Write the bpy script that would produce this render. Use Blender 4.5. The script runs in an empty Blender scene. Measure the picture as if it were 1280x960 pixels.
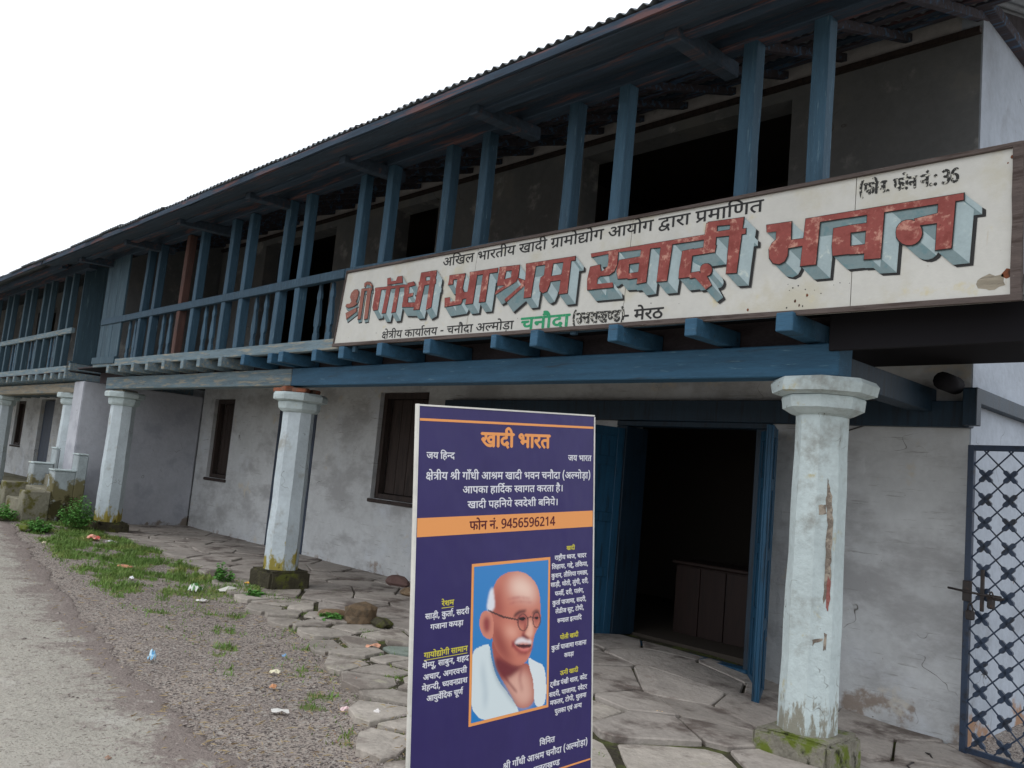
import bpy, bmesh, math, random
import numpy as np
from mathutils import Vector, Matrix
random.seed(7); rng = np.random.default_rng(7)
sc = bpy.context.scene
COL = sc.collection

# ---------------------------------------------------------------- camera, sky, sun, exposure
H = 1.6
cd = bpy.data.cameras.new('camera'); cam = bpy.data.objects.new('camera', cd); COL.objects.link(cam)
cd.sensor_width = 36.0; cd.lens = 1055.0/1280.0*36.0; cd.clip_start = 0.05; cd.clip_end = 2000
CR = ((0.6931998318, 0.0169365633, 0.7205464218), (0.7150645573, -0.1414330739, -0.6846016102), (0.0903142968, 0.9898029291, -0.1101521192))
m4 = Matrix(CR).to_4x4(); m4.translation = (0, 0, H); cam.matrix_world = m4
sc.camera = cam
sc.render.engine = 'CYCLES'
sc.view_settings.view_transform = 'Standard'; sc.view_settings.look = 'None'
sc.view_settings.exposure = 0.16; sc.view_settings.gamma = 1.0; sc.view_settings.use_curve_mapping = False
sc.cycles.max_bounces = 6; sc.cycles.diffuse_bounces = 4; sc.cycles.glossy_bounces = 2
sc.cycles.use_denoising = True

SUN_EL, SUN_AZ = math.radians(58), math.radians(200)
world = bpy.data.worlds.new('World'); sc.world = world; world.use_nodes = True
nt = world.node_tree; nt.nodes.clear()
wo = nt.nodes.new('ShaderNodeOutputWorld'); bg = nt.nodes.new('ShaderNodeBackground')
sky = nt.nodes.new('ShaderNodeTexSky'); sky.sky_type = 'NISHITA'; sky.sun_disc = False
sky.sun_elevation = SUN_EL; sky.sun_rotation = SUN_AZ; sky.dust_density = 4.0; sky.air_density = 1.0
mixw = nt.nodes.new('ShaderNodeMix'); mixw.data_type = 'RGBA'; mixw.inputs[0].default_value = 0.93
mixw.inputs[7].default_value = (11.9, 12.4, 13.2, 1)      # closed cloud deck, even in every direction
nt.links.new(sky.outputs[0], mixw.inputs[6]); nt.links.new(mixw.outputs[2], bg.inputs[0])
bg.inputs[1].default_value = 0.1
nt.links.new(bg.outputs[0], wo.inputs[0])
sd = bpy.data.lights.new('sun', 'SUN'); sd.energy = 0.5; sd.angle = math.radians(25); sd.color = (1, .97, .93)
sun = bpy.data.objects.new('sun', sd); COL.objects.link(sun)
# sky azimuth: rotation measured from +Y clockwise
sdir = Vector((math.sin(SUN_AZ)*math.cos(SUN_EL), math.cos(SUN_AZ)*math.cos(SUN_EL), math.sin(SUN_EL)))
sun.rotation_euler = sdir.to_track_quat('Z', 'Y').to_euler()

# ---------------------------------------------------------------- helpers
def lin(c):
    return tuple(((v/255)/12.92 if v/255 <= .04045 else ((v/255+.055)/1.055)**2.4) for v in c)
def tag(o, label=None, cat=None, group=None, kind=None):
    if label: o['label'] = label
    if cat: o['category'] = cat
    if group: o['group'] = group
    if kind: o['kind'] = kind
    return o
def empty(name, loc, label, cat, group=None, kind=None, rz=0):
    o = bpy.data.objects.new(name, None); COL.objects.link(o); o.location = loc; o.rotation_euler = (0, 0, rz)
    o.empty_display_size = .2
    return tag(o, label, cat, group, kind)
def wmat(o):
    M = Matrix.LocRotScale(o.location, o.rotation_euler, o.scale)
    return wmat(o.parent) @ o.matrix_parent_inverse @ M if o.parent else M
def link(name, me, mats=None, parent=None):
    o = bpy.data.objects.new(name, me); COL.objects.link(o)
    if mats:
        for m in (mats if isinstance(mats, (list, tuple)) else [mats]): me.materials.append(m)
    if parent:
        o.parent = parent; o.matrix_parent_inverse = wmat(parent).inverted()
    return o
def pyobj(name, V, F, mats=None, parent=None, smooth=False):
    me = bpy.data.meshes.new(name); me.from_pydata([tuple(v) for v in V], [], F); me.update()
    if smooth: me.shade_smooth()
    return link(name, me, mats, parent)
def bmobj(name, bm, mats=None, parent=None, smooth=False):
    me = bpy.data.meshes.new(name); bmesh.ops.recalc_face_normals(bm, faces=bm.faces[:]); bm.to_mesh(me); bm.free()
    if smooth: me.shade_smooth()
    return link(name, me, mats, parent)
def addbox(bm, x0, x1, y0, y1, z0, z1, jit=0, M=None):
    vs = []
    for z in (z0, z1):
        for x, y in ((x0, y0), (x1, y0), (x1, y1), (x0, y1)):
            p = Vector((x+random.uniform(-jit, jit), y+random.uniform(-jit, jit), z+random.uniform(-jit, jit)))
            vs.append(bm.verts.new(M @ p if M else p))
    fs = []
    for f in ((3, 2, 1, 0), (4, 5, 6, 7), (0, 1, 5, 4), (1, 2, 6, 5), (2, 3, 7, 6), (3, 0, 4, 7)):
        fs.append(bm.faces.new([vs[i] for i in f]))
    return vs, fs
def box(name, x0, x1, y0, y1, z0, z1, mat, parent=None, bev=.006, jit=0, M=None):
    bm = bmesh.new(); addbox(bm, x0, x1, y0, y1, z0, z1, jit, M)
    if bev: bmesh.ops.bevel(bm, geom=bm.edges[:], offset=bev, segments=1, affect='EDGES')
    return bmobj(name, bm, mat, parent)
def frame_of(p0, p1, up=Vector((0, 0, 1))):
    d = (Vector(p1)-Vector(p0)); L = d.length; d.normalize()
    s = d.cross(up)
    if s.length < 1e-4: s = d.cross(Vector((0, 1, 0)))
    s.normalize(); u = s.cross(d)
    M = Matrix((d, s, u)).transposed().to_4x4(); M.translation = Vector(p0)
    return M, L
def bar(name, p0, p1, w, h, mat, parent=None, bev=.005, jit=0, up=Vector((0, 0, 1)), sag=0, seg=1):
    """squared timber from p0 to p1 (centre line); w sideways, h upwards"""
    M, L = frame_of(p0, p1, up); bm = bmesh.new(); rings = []
    for i in range(seg+1):
        t = i/seg; r = []
        for a, b in ((-w/2, -h/2), (w/2, -h/2), (w/2, h/2), (-w/2, h/2)):
            r.append(bm.verts.new(M @ Vector((L*t, a+random.uniform(-jit, jit), b-sag*4*t*(1-t)+random.uniform(-jit, jit)))))
        rings.append(r)
    for i in range(seg):
        for k in range(4):
            bm.faces.new([rings[i][k], rings[i][(k+1) % 4], rings[i+1][(k+1) % 4], rings[i+1][k]])
    bm.faces.new(rings[0][::-1]); bm.faces.new(rings[-1])
    bmesh.ops.recalc_face_normals(bm, faces=bm.faces[:])
    if bev: bmesh.ops.bevel(bm, geom=[e for e in bm.edges if e.calc_face_angle(0) > .6], offset=bev, segments=1, affect='EDGES')
    return bmobj(name, bm, mat, parent)
def tube(name, pts, r, mat, parent=None, n=8):
    V = []; F = []
    pts = [Vector(p) for p in pts]
    for i, p in enumerate(pts):
        d = (pts[min(i+1, len(pts)-1)]-pts[max(i-1, 0)]).normalized()
        s = d.cross(Vector((0, 0, 1)))
        if s.length < .05: s = d.cross(Vector((0, 1, 0)))
        s.normalize(); u = s.cross(d)
        for k in range(n):
            a = 2*math.pi*k/n; V.append(p+(s*math.cos(a)+u*math.sin(a))*r)
    for i in range(len(pts)-1):
        for k in range(n): F.append((i*n+k, i*n+(k+1) % n, (i+1)*n+(k+1) % n, (i+1)*n+k))
    F.append(tuple(range(n))[::-1]); F.append(tuple(range((len(pts)-1)*n, len(pts)*n)))
    return pyobj(name, V, F, mat, parent, True)
def noise2(x, y, s=0):
    x = np.asarray(x, float); y = np.asarray(y, float)
    return (np.sin(1.7*x+2.3*y+s)+np.sin(-2.9*x+1.3*y+2*s+1)+.6*np.sin(5.1*x+3.7*y+3*s)+.6*np.sin(-4.3*x+6.1*y+s*1.7)+.35*np.sin(11.3*x-9.1*y+s)+.35*np.sin(8.7*x+13.1*y+2.1*s))/3.9

# ---------------------------------------------------------------- materials
def newmat(name):
    m = bpy.data.materials.new(name); m.use_nodes = True; nt = m.node_tree
    return m, nt, nt.nodes['Principled BSDF']
def surf(name, base, layers=(), rough=.85, bump=.0, bscale=40, spec=.3, stretch=(1, 1, 1), var=.12, vscale=3.0, rnd=.0, bump2=0, b2scale=6, metal=0, crack=None):
    """base colour with fine value variation, then layers of (colour, noise scale, lo, hi, z range or None, stretch or None)"""
    m, nt, bs = newmat(name); N = nt.nodes; L = nt.links
    geo = N.new('ShaderNodeNewGeometry')
    mp = N.new('ShaderNodeMapping'); mp.inputs['Scale'].default_value = stretch; L.new(geo.outputs['Position'], mp.inputs['Vector'])
    def noise(scale, st=None, det=6, rough_=.6):
        n = N.new('ShaderNodeTexNoise'); n.inputs['Scale'].default_value = scale; n.inputs['Detail'].default_value = det; n.inputs['Roughness'].default_value = rough_
        if st:
            q = N.new('ShaderNodeMapping'); q.inputs['Scale'].default_value = st; q.inputs['Location'].default_value = (scale*1.3, 3.1, 7.7)
            L.new(geo.outputs['Position'], q.inputs['Vector']); L.new(q.outputs[0], n.inputs['Vector'])
        else: L.new(mp.outputs[0], n.inputs['Vector'])
        return n
    def rampf(src, lo, hi, a=0, b=1):
        r = N.new('ShaderNodeMapRange'); r.inputs[1].default_value = lo; r.inputs[2].default_value = hi; r.inputs[3].default_value = a; r.inputs[4].default_value = b
        r.interpolation_type = 'SMOOTHSTEP'; L.new(src, r.inputs[0]); return r.outputs[0]
    b = lin(base)
    n0 = noise(vscale); n1 = noise(vscale*9)
    v = N.new('ShaderNodeMath'); v.operation = 'ADD'; L.new(rampf(n0.outputs[0], .3, .7, 1-var, 1+var*.6), v.inputs[0]); L.new(rampf(n1.outputs[0], .3, .7, -var*.5, var*.5), v.inputs[1])
    fac = v.outputs[0]
    if rnd:
        oi = N.new('ShaderNodeObjectInfo'); rr = N.new('ShaderNodeMapRange'); rr.inputs[3].default_value = 1-rnd; rr.inputs[4].default_value = 1+rnd; L.new(oi.outputs['Random'], rr.inputs[0])
        mu = N.new('ShaderNodeMath'); mu.operation = 'MULTIPLY'; L.new(fac, mu.inputs[0]); L.new(rr.outputs[0], mu.inputs[1]); fac = mu.outputs[0]
    vm = N.new('ShaderNodeVectorMath'); vm.operation = 'SCALE'; vm.inputs[0].default_value = b; L.new(fac, vm.inputs['Scale'])
    cur = vm.outputs[0]
    sep = N.new('ShaderNodeSeparateXYZ'); L.new(geo.outputs['Position'], sep.inputs[0])
    for lay in layers:
        c, s, lo, hi = lay[:4]; zr = lay[4] if len(lay) > 4 else None; st = lay[5] if len(lay) > 5 else None
        nn = noise(s, st, 8, .65); mk = rampf(nn.outputs[0], lo, hi)
        if zr:
            z0, z1 = zr       # full at z0, none at z1, broken up by the noise
            zz = rampf(sep.outputs[2], z0, z1, 1, 0) if z0 < z1 else rampf(sep.outputs[2], z1, z0, 0, 1)
            mm = N.new('ShaderNodeMath'); mm.operation = 'MULTIPLY_ADD'; L.new(zz, mm.inputs[0]); mm.inputs[1].default_value = 1.0; mm.inputs[2].default_value = -1.25
            ad = N.new('ShaderNodeMath'); ad.operation = 'MULTIPLY_ADD'; L.new(nn.outputs[0], ad.inputs[0]); ad.inputs[1].default_value = 2.5; L.new(mm.outputs[0], ad.inputs[2])
            mk = rampf(ad.outputs[0], lo, hi)
        mx = N.new('ShaderNodeMix'); mx.data_type = 'RGBA'; L.new(mk, mx.inputs[0]); L.new(cur, mx.inputs[6]); mx.inputs[7].default_value = (*lin(c), 1)
        cur = mx.outputs[2]
    if crack:
        ck = noise(crack[0], (1, 1, 1), 3, .55); ce = N.new('ShaderNodeMath'); ce.operation = 'SUBTRACT'; L.new(ck.outputs[0], ce.inputs[0]); ce.inputs[1].default_value = .5
        ca_ = N.new('ShaderNodeMath'); ca_.operation = 'ABSOLUTE'; L.new(ce.outputs[0], ca_.inputs[0]); thin = rampf(ca_.outputs[0], .0, crack[1], 1, 0)
        where = rampf(noise(crack[0]*.7, (1.3, .9, 1.1)).outputs[0], .56, .64); mu2 = N.new('ShaderNodeMath'); mu2.operation = 'MULTIPLY'; L.new(thin, mu2.inputs[0]); L.new(where, mu2.inputs[1])
        mx = N.new('ShaderNodeMix'); mx.data_type = 'RGBA'; L.new(mu2.outputs[0], mx.inputs[0]); L.new(cur, mx.inputs[6]); mx.inputs[7].default_value = (*lin((92, 88, 82)), 1); cur = mx.outputs[2]
    L.new(cur, bs.inputs['Base Color']); bs.inputs['Roughness'].default_value = rough; bs.inputs['Specular IOR Level'].default_value = spec; bs.inputs['Metallic'].default_value = metal
    if bump:
        nb = noise(bscale, None, 5); bp = N.new('ShaderNodeBump'); bp.inputs['Strength'].default_value = bump; bp.inputs['Distance'].default_value = .01
        L.new(nb.outputs[0], bp.inputs['Height'])
        if bump2:
            nb2 = noise(b2scale, None, 4); bp2 = N.new('ShaderNodeBump'); bp2.inputs['Strength'].default_value = bump2; bp2.inputs['Distance'].default_value = .05
            L.new(nb2.outputs[0], bp2.inputs['Height']); L.new(bp2.outputs[0], bp.inputs['Normal'])
        L.new(bp.outputs[0], bs.inputs['Normal'])
    return m
def plain(name, c, rough=.6, spec=.3, em=None, metal=0):
    m, nt, bs = newmat(name); bs.inputs['Base Color'].default_value = (*lin(c), 1); bs.inputs['Roughness'].default_value = rough; bs.inputs['Specular IOR Level'].default_value = spec; bs.inputs['Metallic'].default_value = metal
    return m
GRX = (.5, 6, 6)     # grain along X
GRZ = (6, 6, .5)     # grain along Z
M_blue = surf('blue_paint_worn', (50, 90, 116), [((100, 132, 146), 9, .60, .72, None, GRX), ((66, 62, 60), 14, .68, .76, None, GRX), ((52, 60, 66), 2.5, .58, .75)], .7, .35, 60, .35, GRX, .18)
M_bluegrey = surf('grey_blue_weathered_timber', (112, 130, 138), [((150, 146, 132), 5, .5, .64, None, GRX), ((78, 76, 76), 9, .6, .72, None, GRX)], .85, .5, 60, .2, GRX, .2)
M_beige = surf('bare_weathered_timber', (150, 142, 126), [((110, 122, 126), 3, .5, .64, None, GRX), ((84, 76, 68), 9, .6, .72, None, GRX)], .9, .5, 60, .2, GRX, .2)
M_post = surf('blue_post_paint', (54, 82, 100), [((104, 130, 142), 10, .60, .72, None, GRZ), ((54, 56, 58), 12, .64, .74, None, GRZ)], .7, .4, 60, .3, GRZ, .2, 3, .2)
M_brownpost = surf('rusty_brown_post', (92, 68, 62), [((70, 60, 58), 6, .5, .65, None, GRZ)], .85, .3, 60, .2, GRZ, .2)
M_panel = surf('blue_board_paint', (60, 82, 94), [((88, 112, 120), 4, .56, .7, None, GRZ), ((58, 72, 80), 5, .58, .72, None, GRZ)], .75, .3, 50, .3, GRZ, .16, 3, .08)
M_roofwood = surf('dark_roof_timber', (80, 76, 82), [((84, 110, 138), 2.5, .52, .62), ((104, 72, 66), 3.5, .6, .7)], .85, .4, 50, .2, GRX, .2)
M_purlin = surf('faded_blue_roof_timber', (54, 68, 82), [((100, 76, 76), 2.2, .52, .62), ((56, 58, 66), 5, .6, .7)], .85, .4, 50, .2, GRX, .2)
M_roofboard = surf('dark_roof_boards', (66, 60, 62), [], .9, .3, 40, .2, (1, 3, 3), .25)  # plain dark board colour, varied only by noise
M_sheet = surf('weathered_galvanised_sheet', (98, 104, 108), [((78, 70, 64), 3, .55, .7), ((120, 128, 132), 6, .6, .72)], .6, .2, 80, .4, (1, 1, 1), .2, 2, .12, metal=.3)
M_white = surf('whitewashed_plaster', (186, 198, 198), [((150, 154, 150), 2.2, .54, .68), ((178, 172, 140), 3, .60, .68), ((140, 136, 126), 16, .67, .73), ((138, 136, 124), 9, .60, .92, (.0, .75), (2.4, 2.4, .8)), ((104, 110, 48), 5, .80, 1.0, (-.1, .42)), ((46, 46, 32), 9, .95, 1.15, (-.1, .32))], .92, .4, 35, .15, (1, 1, 1), .1, 2.5, 0, .35, 5, crack=(2.6, .006))
M_white2 = surf('mossy_whitewashed_plaster', (190, 200, 204), [((160, 162, 158), 2.2, .56, .7), ((150, 138, 70), 6, .62, .95, (.1, .85), (1.6, 1.6, .8)), ((70, 66, 30), 8, .85, 1.1, (.0, .55))], .92, .4, 35, .15, (1, 1, 1), .1, 2.5, 0, .35, 5, crack=(2.2, .006))
M_plinth = surf('mossy_stone_plinth', (132, 128, 116), [((96, 108, 44), 5, .47, .6), ((48, 48, 36), 8, .56, .68)], .95, .8, 30, .15, (1, 1, 1), .25, 5, 0, .6, 8)
M_darkplinth = surf('dark_wet_plinth', (74, 70, 56), [((92, 96, 46), 5, .5, .62), ((38, 36, 30), 8, .56, .68)], .95, .8, 30, .15, (1, 1, 1), .25, 5, 0, .6, 8)
M_wall = surf('porch_wall_limewash', (198, 200, 200), [((168, 168, 168), 1.1, .45, .65, None, (1, 1, 2)), ((202, 206, 210), .9, .52, .7), ((120, 112, 106), 22, .69, .74), ((150, 138, 128), 3, .95, 1.25, (-.1, .5)), ((158, 158, 156), 5, .6, .7, None, (.6, .6, 9)), ((196, 190, 178), 2.3, .6, .7)], .95, .45, 22, .12, (1, 1, 1), .08, 1.5, 0, .5, 3, crack=(1.3, .0035))
M_lav = surf('pale_limewash', (182, 184, 190), [((164, 166, 174), 1.6, .5, .65), ((120, 112, 106), 18, .70, .76), ((132, 122, 112), 3, .82, 1.1, (-.1, .6))], .95, .4, 22, .12, (1, 1, 1), .08, 1.5, 0, .4, 3, crack=(1.3, .0035))
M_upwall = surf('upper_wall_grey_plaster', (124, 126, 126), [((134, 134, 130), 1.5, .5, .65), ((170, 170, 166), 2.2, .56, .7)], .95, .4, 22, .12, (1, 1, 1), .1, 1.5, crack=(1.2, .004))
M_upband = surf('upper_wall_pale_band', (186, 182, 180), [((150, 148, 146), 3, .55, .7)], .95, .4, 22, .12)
M_gable = surf('gable_wall_limewash', (170, 178, 188), [((156, 162, 170), 2, .55, .7), ((120, 108, 98), 9, .68, .76), ((160, 128, 104), 2.5, .8, 1.1, (-.3, .6))], .95, .4, 25, .12, (1, 1, 1), .1, 1.5, 0, .4, 3, crack=(1.3, .004))
M_darkblue = surf('dark_blue_door_paint', (28, 50, 66), [((24, 36, 46), 4, .5, .65, None, GRZ), ((46, 70, 84), 8, .66, .74, None, GRZ)], .55, .2, 60, .4, GRZ, .15, 3, .06)
M_doorblue = surf('blue_door_paint', (28, 74, 102), [((24, 52, 70), 4, .5, .65, None, GRZ), ((72, 110, 128), 10, .68, .76, None, GRZ)], .5, .2, 60, .4, GRZ, .15, 3, .06)
M_slate = surf('dark_slate_door_paint', (62, 72, 88), [((46, 52, 62), 4, .5, .65, None, GRZ)], .6, .2, 60, .3, GRZ, .15)
M_winwood = surf('dark_window_timber', (64, 54, 50), [((44, 38, 36), 4, .5, .65, None, GRZ)], .8, .3, 60, .3, GRZ, .2)
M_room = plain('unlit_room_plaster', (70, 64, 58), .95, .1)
M_counter = surf('brown_wooden_counter', (44, 31, 27), [((36, 27, 24), 4, .5, .65, None, GRZ)], .6, .1, 60, .3, GRZ, .15)
M_brick = surf('exposed_red_brick', (150, 96, 74), [((118, 100, 88), 8, .5, .62)], .95, .7, 40, .1, (1, 1, 1), .25, 8, .15)
M_step = surf('mossy_step_concrete', (132, 128, 112), [((96, 92, 50), 4, .5, .62), ((54, 52, 40), 6, .6, .72)], .95, .6, 30, .1, (1, 1, 1), .2, 3, 0, .5, 6)
M_cheek = surf('limewashed_step_wall', (160, 168, 170), [((110, 104, 76), 4, .60, .9, (.5, 1.4)), ((66, 62, 40), 5, .75, 1.0, (.3, 1.15)), ((38, 36, 30), 6, .85, 1.1, (.1, .9))], .95, .5, 30, .1, (1, 1, 1), .12, 3, 0, .4, 6)
M_flag = surf('grey_flagstone', (168, 160, 150), [((130, 121, 113), 2.2, .5, .64), ((172, 166, 148), 3.1, .58, .7), ((92, 88, 80), 14, .64, .74), ((98, 100, 70), 4.3, .66, .76)], .9, .7, 35, .2, (1, 1, 1), .18, 3, .18, .6, 7)
M_flagin = surf('grey_porch_flagstone', (162, 154, 146), [((104, 94, 88), 1.8, .5, .64), ((140, 130, 122), 2.6, .58, .7), ((88, 82, 76), 14, .66, .74)], .88, .6, 35, .22, (1, 1, 1), .16, 3, .12, .5, 7)
M_flaggreen = surf('green_grey_slate_flagstone', (134, 144, 134), [((112, 120, 108), 3, .5, .64), ((150, 128, 96), 6, .66, .74)], .85, .5, 35, .3, (1, 1, 1), .12, 3, .05)
M_rock = surf('brown_fieldstone', (132, 112, 90), [((96, 84, 70), 5, .5, .62), ((158, 146, 126), 6, .62, .7)], .95, .7, 30, .1, (1, 1, 1), .2, 5, .15)
M_letter_red = surf('faded_red_sign_paint', (142, 74, 68), [((190, 140, 124), 13, .53, .66), ((128, 62, 56), 9, .50, .64), ((110, 60, 50), 40, .66, .74)], .75, .15, 80, .3, (1, 1, 1), .12, 6)
M_letter_brown = surf('faded_brown_red_sign_paint', (142, 92, 80), [((200, 160, 140), 22, .60, .70), ((110, 60, 54), 9, .56, .7)], .75, .15, 80, .3, (1, 1, 1), .12, 6)
M_ext_light = surf('pale_blue_sign_paint', (158, 174, 176), [((186, 196, 190), 14, .56, .68)], .75, .1, 80, .3, (1, 1, 1), .08, 6)
M_ext_dark = surf('grey_teal_sign_paint', (118, 136, 138), [((104, 130, 134), 14, .5, .62), ((150, 166, 164), 20, .64, .72)], .75, .1, 80, .3, (1, 1, 1), .08, 6)
M_black = plain('black_sign_paint', (42, 42, 42), .7)
M_blackfade = surf('flaked_black_sign_paint', (48, 48, 46), [((198, 196, 184), 45, .52, .58)], .75, 0, 80, .3)
M_green = surf('green_sign_paint', (44, 140, 96), [((90, 160, 120), 40, .55, .66)], .7, 0, 80, .3)
M_signwhite = surf('cream_sign_paint', (196, 195, 188), [((188, 184, 168), 1.6, .5, .66), ((176, 160, 132), 2.4, .66, .78, None, (6, 6, .6)), ((140, 120, 100), 24, .70, .76), ((198, 190, 160), 5, .6, .72)], .7, .15, 50, .3, (1, 1, 1), .05, 2)
M_signframe = surf('grey_brown_sign_frame', (96, 86, 82), [((70, 60, 56), 6, .5, .64), ((150, 146, 136), 24, .66, .72)], .85, .4, 60, .2, GRX, .2)
M_rust = surf('rust_stain', (120, 70, 46), [((70, 50, 40), 30, .5, .6)], .9)
M_banner = surf('navy_flex_print', (47, 38, 95), [((52, 43, 102), 1.2, .5, .7), ((74, 68, 118), 3.5, .66, .86), ((92, 88, 124), 60, .72, .78)], .42, .25, 4, .4, (1, 1, .6), .05, 2, 0, .5, 1.6)
M_orange = plain('orange_flex_print', (236, 158, 92), .5)
M_bwhite = plain('white_flex_print', (222, 222, 228), .5)
M_byellow = plain('yellow_flex_print', (206, 196, 74), .5)
M_bmaroon = plain('maroon_flex_print', (92, 28, 34), .5)
M_alu = surf('white_aluminium_edge', (214, 212, 204), [((170, 160, 140), 12, .62, .72)], .4, 0, 80, .5)
M_gate = surf('dark_blue_gate_iron', (42, 58, 80), [((32, 38, 48), 10, .5, .64), ((90, 80, 74), 30, .68, .74)], .5, .2, 80, .5, (1, 1, 1), .1, 5)
M_iron = surf('dark_rusty_iron', (50, 44, 42), [((84, 60, 46), 20, .56, .68)], .6, .3, 80, .5)
M_grass = surf('grass_blades', (112, 142, 70), [((150, 156, 88), 1.5, .50, .66), ((86, 124, 56), 3, .56, .7)], .6, 0, 10, .3, (1, 1, 1), .3, 4)
M_weed = surf('weed_leaves', (92, 146, 66), [((70, 118, 48), 5, .5, .64)], .6, 0, 10, .3, (1, 1, 1), .25, 9)
M_stem = plain('green_stem', (84, 104, 50), .7)
M_pebble = surf('mixed_pebbles', (150, 140, 134), [((166, 160, 152), 9, .58, .64), ((96, 88, 84), 7, .56, .62), ((150, 120, 100), 5, .64, .7)], .9, .4, 60, .2, (1, 1, 1), .25, 12)
M_void = plain('shade_black_timber', (38, 37, 40), .9, .1)  # near-black colour stands in for the deep shade under the gallery
M_soffit = surf('grey_blue_soffit_boards', (60, 72, 84), [((92, 78, 80), 2.5, .54, .66), ((56, 62, 70), 5, .56, .7), ((88, 108, 124), 4, .62, .72)], .85, .3, 50, .2, GRX, .2)
M_straw = surf('dry_straw_bits', (170, 150, 112), [((120, 100, 76), 9, .5, .6)], .9, 0, 10, .2)

# ---------------------------------------------------------------- terrain, road
def sm(a, b, x):
    t = np.clip((np.asarray(x, float)-a)/(b-a), 0, 1); return t*t*(3-2*t)
RE = np.array([(-300, 4.6), (-40, 4.5), (-25, 4.3), (-17.15, 4.1), (-14.75, 3.9), (-10.15, 3.45), (-7.9, 3.2), (-5.86, 3.0), (-4.36, 2.9), (-2, 2.8), (10, 2.6), (300, 2.6)])   # where grass and litter begin
AE = np.array([(-300, 4.4), (-40, 4.3), (-25, 4.25), (-15.87, 4.0), (-10.22, 3.18), (-7.72, 2.78), (-5.89, 2.54), (-4.63, 2.44), (-2, 2.3), (10, 2.1), (300, 2.1)])               # tarmac edge
FE = np.array([(-300, 5.3), (-40, 5.3), (-18, 5.3), (-13.42, 5.45), (-11.2, 5.25), (-9.34, 4.82), (-6.92, 4.42), (-5.57, 3.89), (-4.37, 3.27), (-3.86, 3.0), (-2, 2.9), (10, 2.8), (300, 2.8)])  # flagstone edge
def re_(x): return np.interp(x, RE[:, 0], RE[:, 1])
def ae_(x): return np.interp(x, AE[:, 0], AE[:, 1])
def fe_(x): return np.interp(x, FE[:, 0], FE[:, 1])
def ground_z(x, y):
    x = np.asarray(x, float); y = np.asarray(y, float)
    out = -.11+.22*sm(-9, -19, x)
    left = sm(-17.5, -18.2, x)
    porch = -.035-.19*sm(-5.2, -2.6, x)*sm(5.3, 6.4, y)+left*.27
    t = sm(-.5, .35, y-fe_(x))
    z = out*(1-t)+porch*t
    far = sm(20, 120, np.hypot(x+8, y-4))
    return z+.012*noise2(x*2, y*2)*(1-sm(5.2, 5.6, y))+far*0
def axis(segs):
    r = []
    for a, b, s in segs: r += list(np.arange(a, b-1e-6, s))
    r.append(segs[-1][1]); return np.array(r)
gx = axis([(-300, -60, 30), (-60, -24, 1.0), (-24, 1, .08), (1, 10, .6), (10, 100, 15), (100, 300, 50)])
gy = axis([(-300, -30, 30), (-30, -2, 2), (-2, 1.5, .35), (1.5, 7.9, .06), (7.9, 14, .5), (14, 30, 4), (30, 300, 45)])
def grid(name, gx, gy, zf, mat, mask=None):
    X, Y = np.meshgrid(gx, gy, indexing='ij'); Z = zf(X, Y)
    V = np.stack([X, Y, Z], -1).reshape(-1, 3); nx, ny = len(gx), len(gy)
    i, j = np.meshgrid(np.arange(nx-1), np.arange(ny-1), indexing='ij'); a = (i*ny+j).ravel()
    F = np.stack([a, a+ny, a+ny+1, a+1], -1)
    me = bpy.data.meshes.new(name); me.vertices.add(len(V)); me.vertices.foreach_set('co', V.ravel())
    me.loops.add(F.size); me.loops.foreach_set('vertex_index', F.ravel().astype(np.int32))
    me.polygons.add(len(F)); me.polygons.foreach_set('loop_start', np.arange(0, F.size, 4, dtype=np.int32)); me.update(calc_edges=True)
    if mask is not None:
        at = me.attributes.new('mask', 'FLOAT_COLOR', 'POINT'); at.data.foreach_set('color', mask(V[:, 0], V[:, 1]).astype(np.float32).ravel())
    me.shade_smooth(); return link(name, me, mat)
def grass_density(x, y):
    x = np.asarray(x, float); y = np.asarray(y, float)
    a = sm(-.05, .3, y-re_(x))*(1-sm(-.1, .25, y-fe_(x)))
    w = .12+.88*sm(-8.2, -11.0, x)
    n = noise2(x*1.6, y*2.6, 1.3)
    base = a*w*sm(-.3, .45, n+.35*noise2(x*4.3, y*6.1, 3.)+.25*sm(-9, -12, x))
    near = a*(1-sm(-8.2, -11, x))*sm(.3, .62, noise2(x*2.3, y*3.1, 4.)+.3*noise2(x*6, y*8, 1.))*.8
    # weeds hugging the column base and between stones
    d2 = np.hypot((x+9.72)/.75, (y-5.05)/.4); tuft = np.clip(1.3-d2, 0, 1)
    return np.clip(np.maximum(np.maximum(base, near), tuft), 0, 1)
def gmask(x, y):
    g = grass_density(x, y); por = sm(-.1, .15, y-fe_(x))*(1-sm(7.2, 7.4, y)*(x > -2.6))
    return np.stack([g, por, np.zeros_like(g), np.ones_like(g)], -1)
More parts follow.
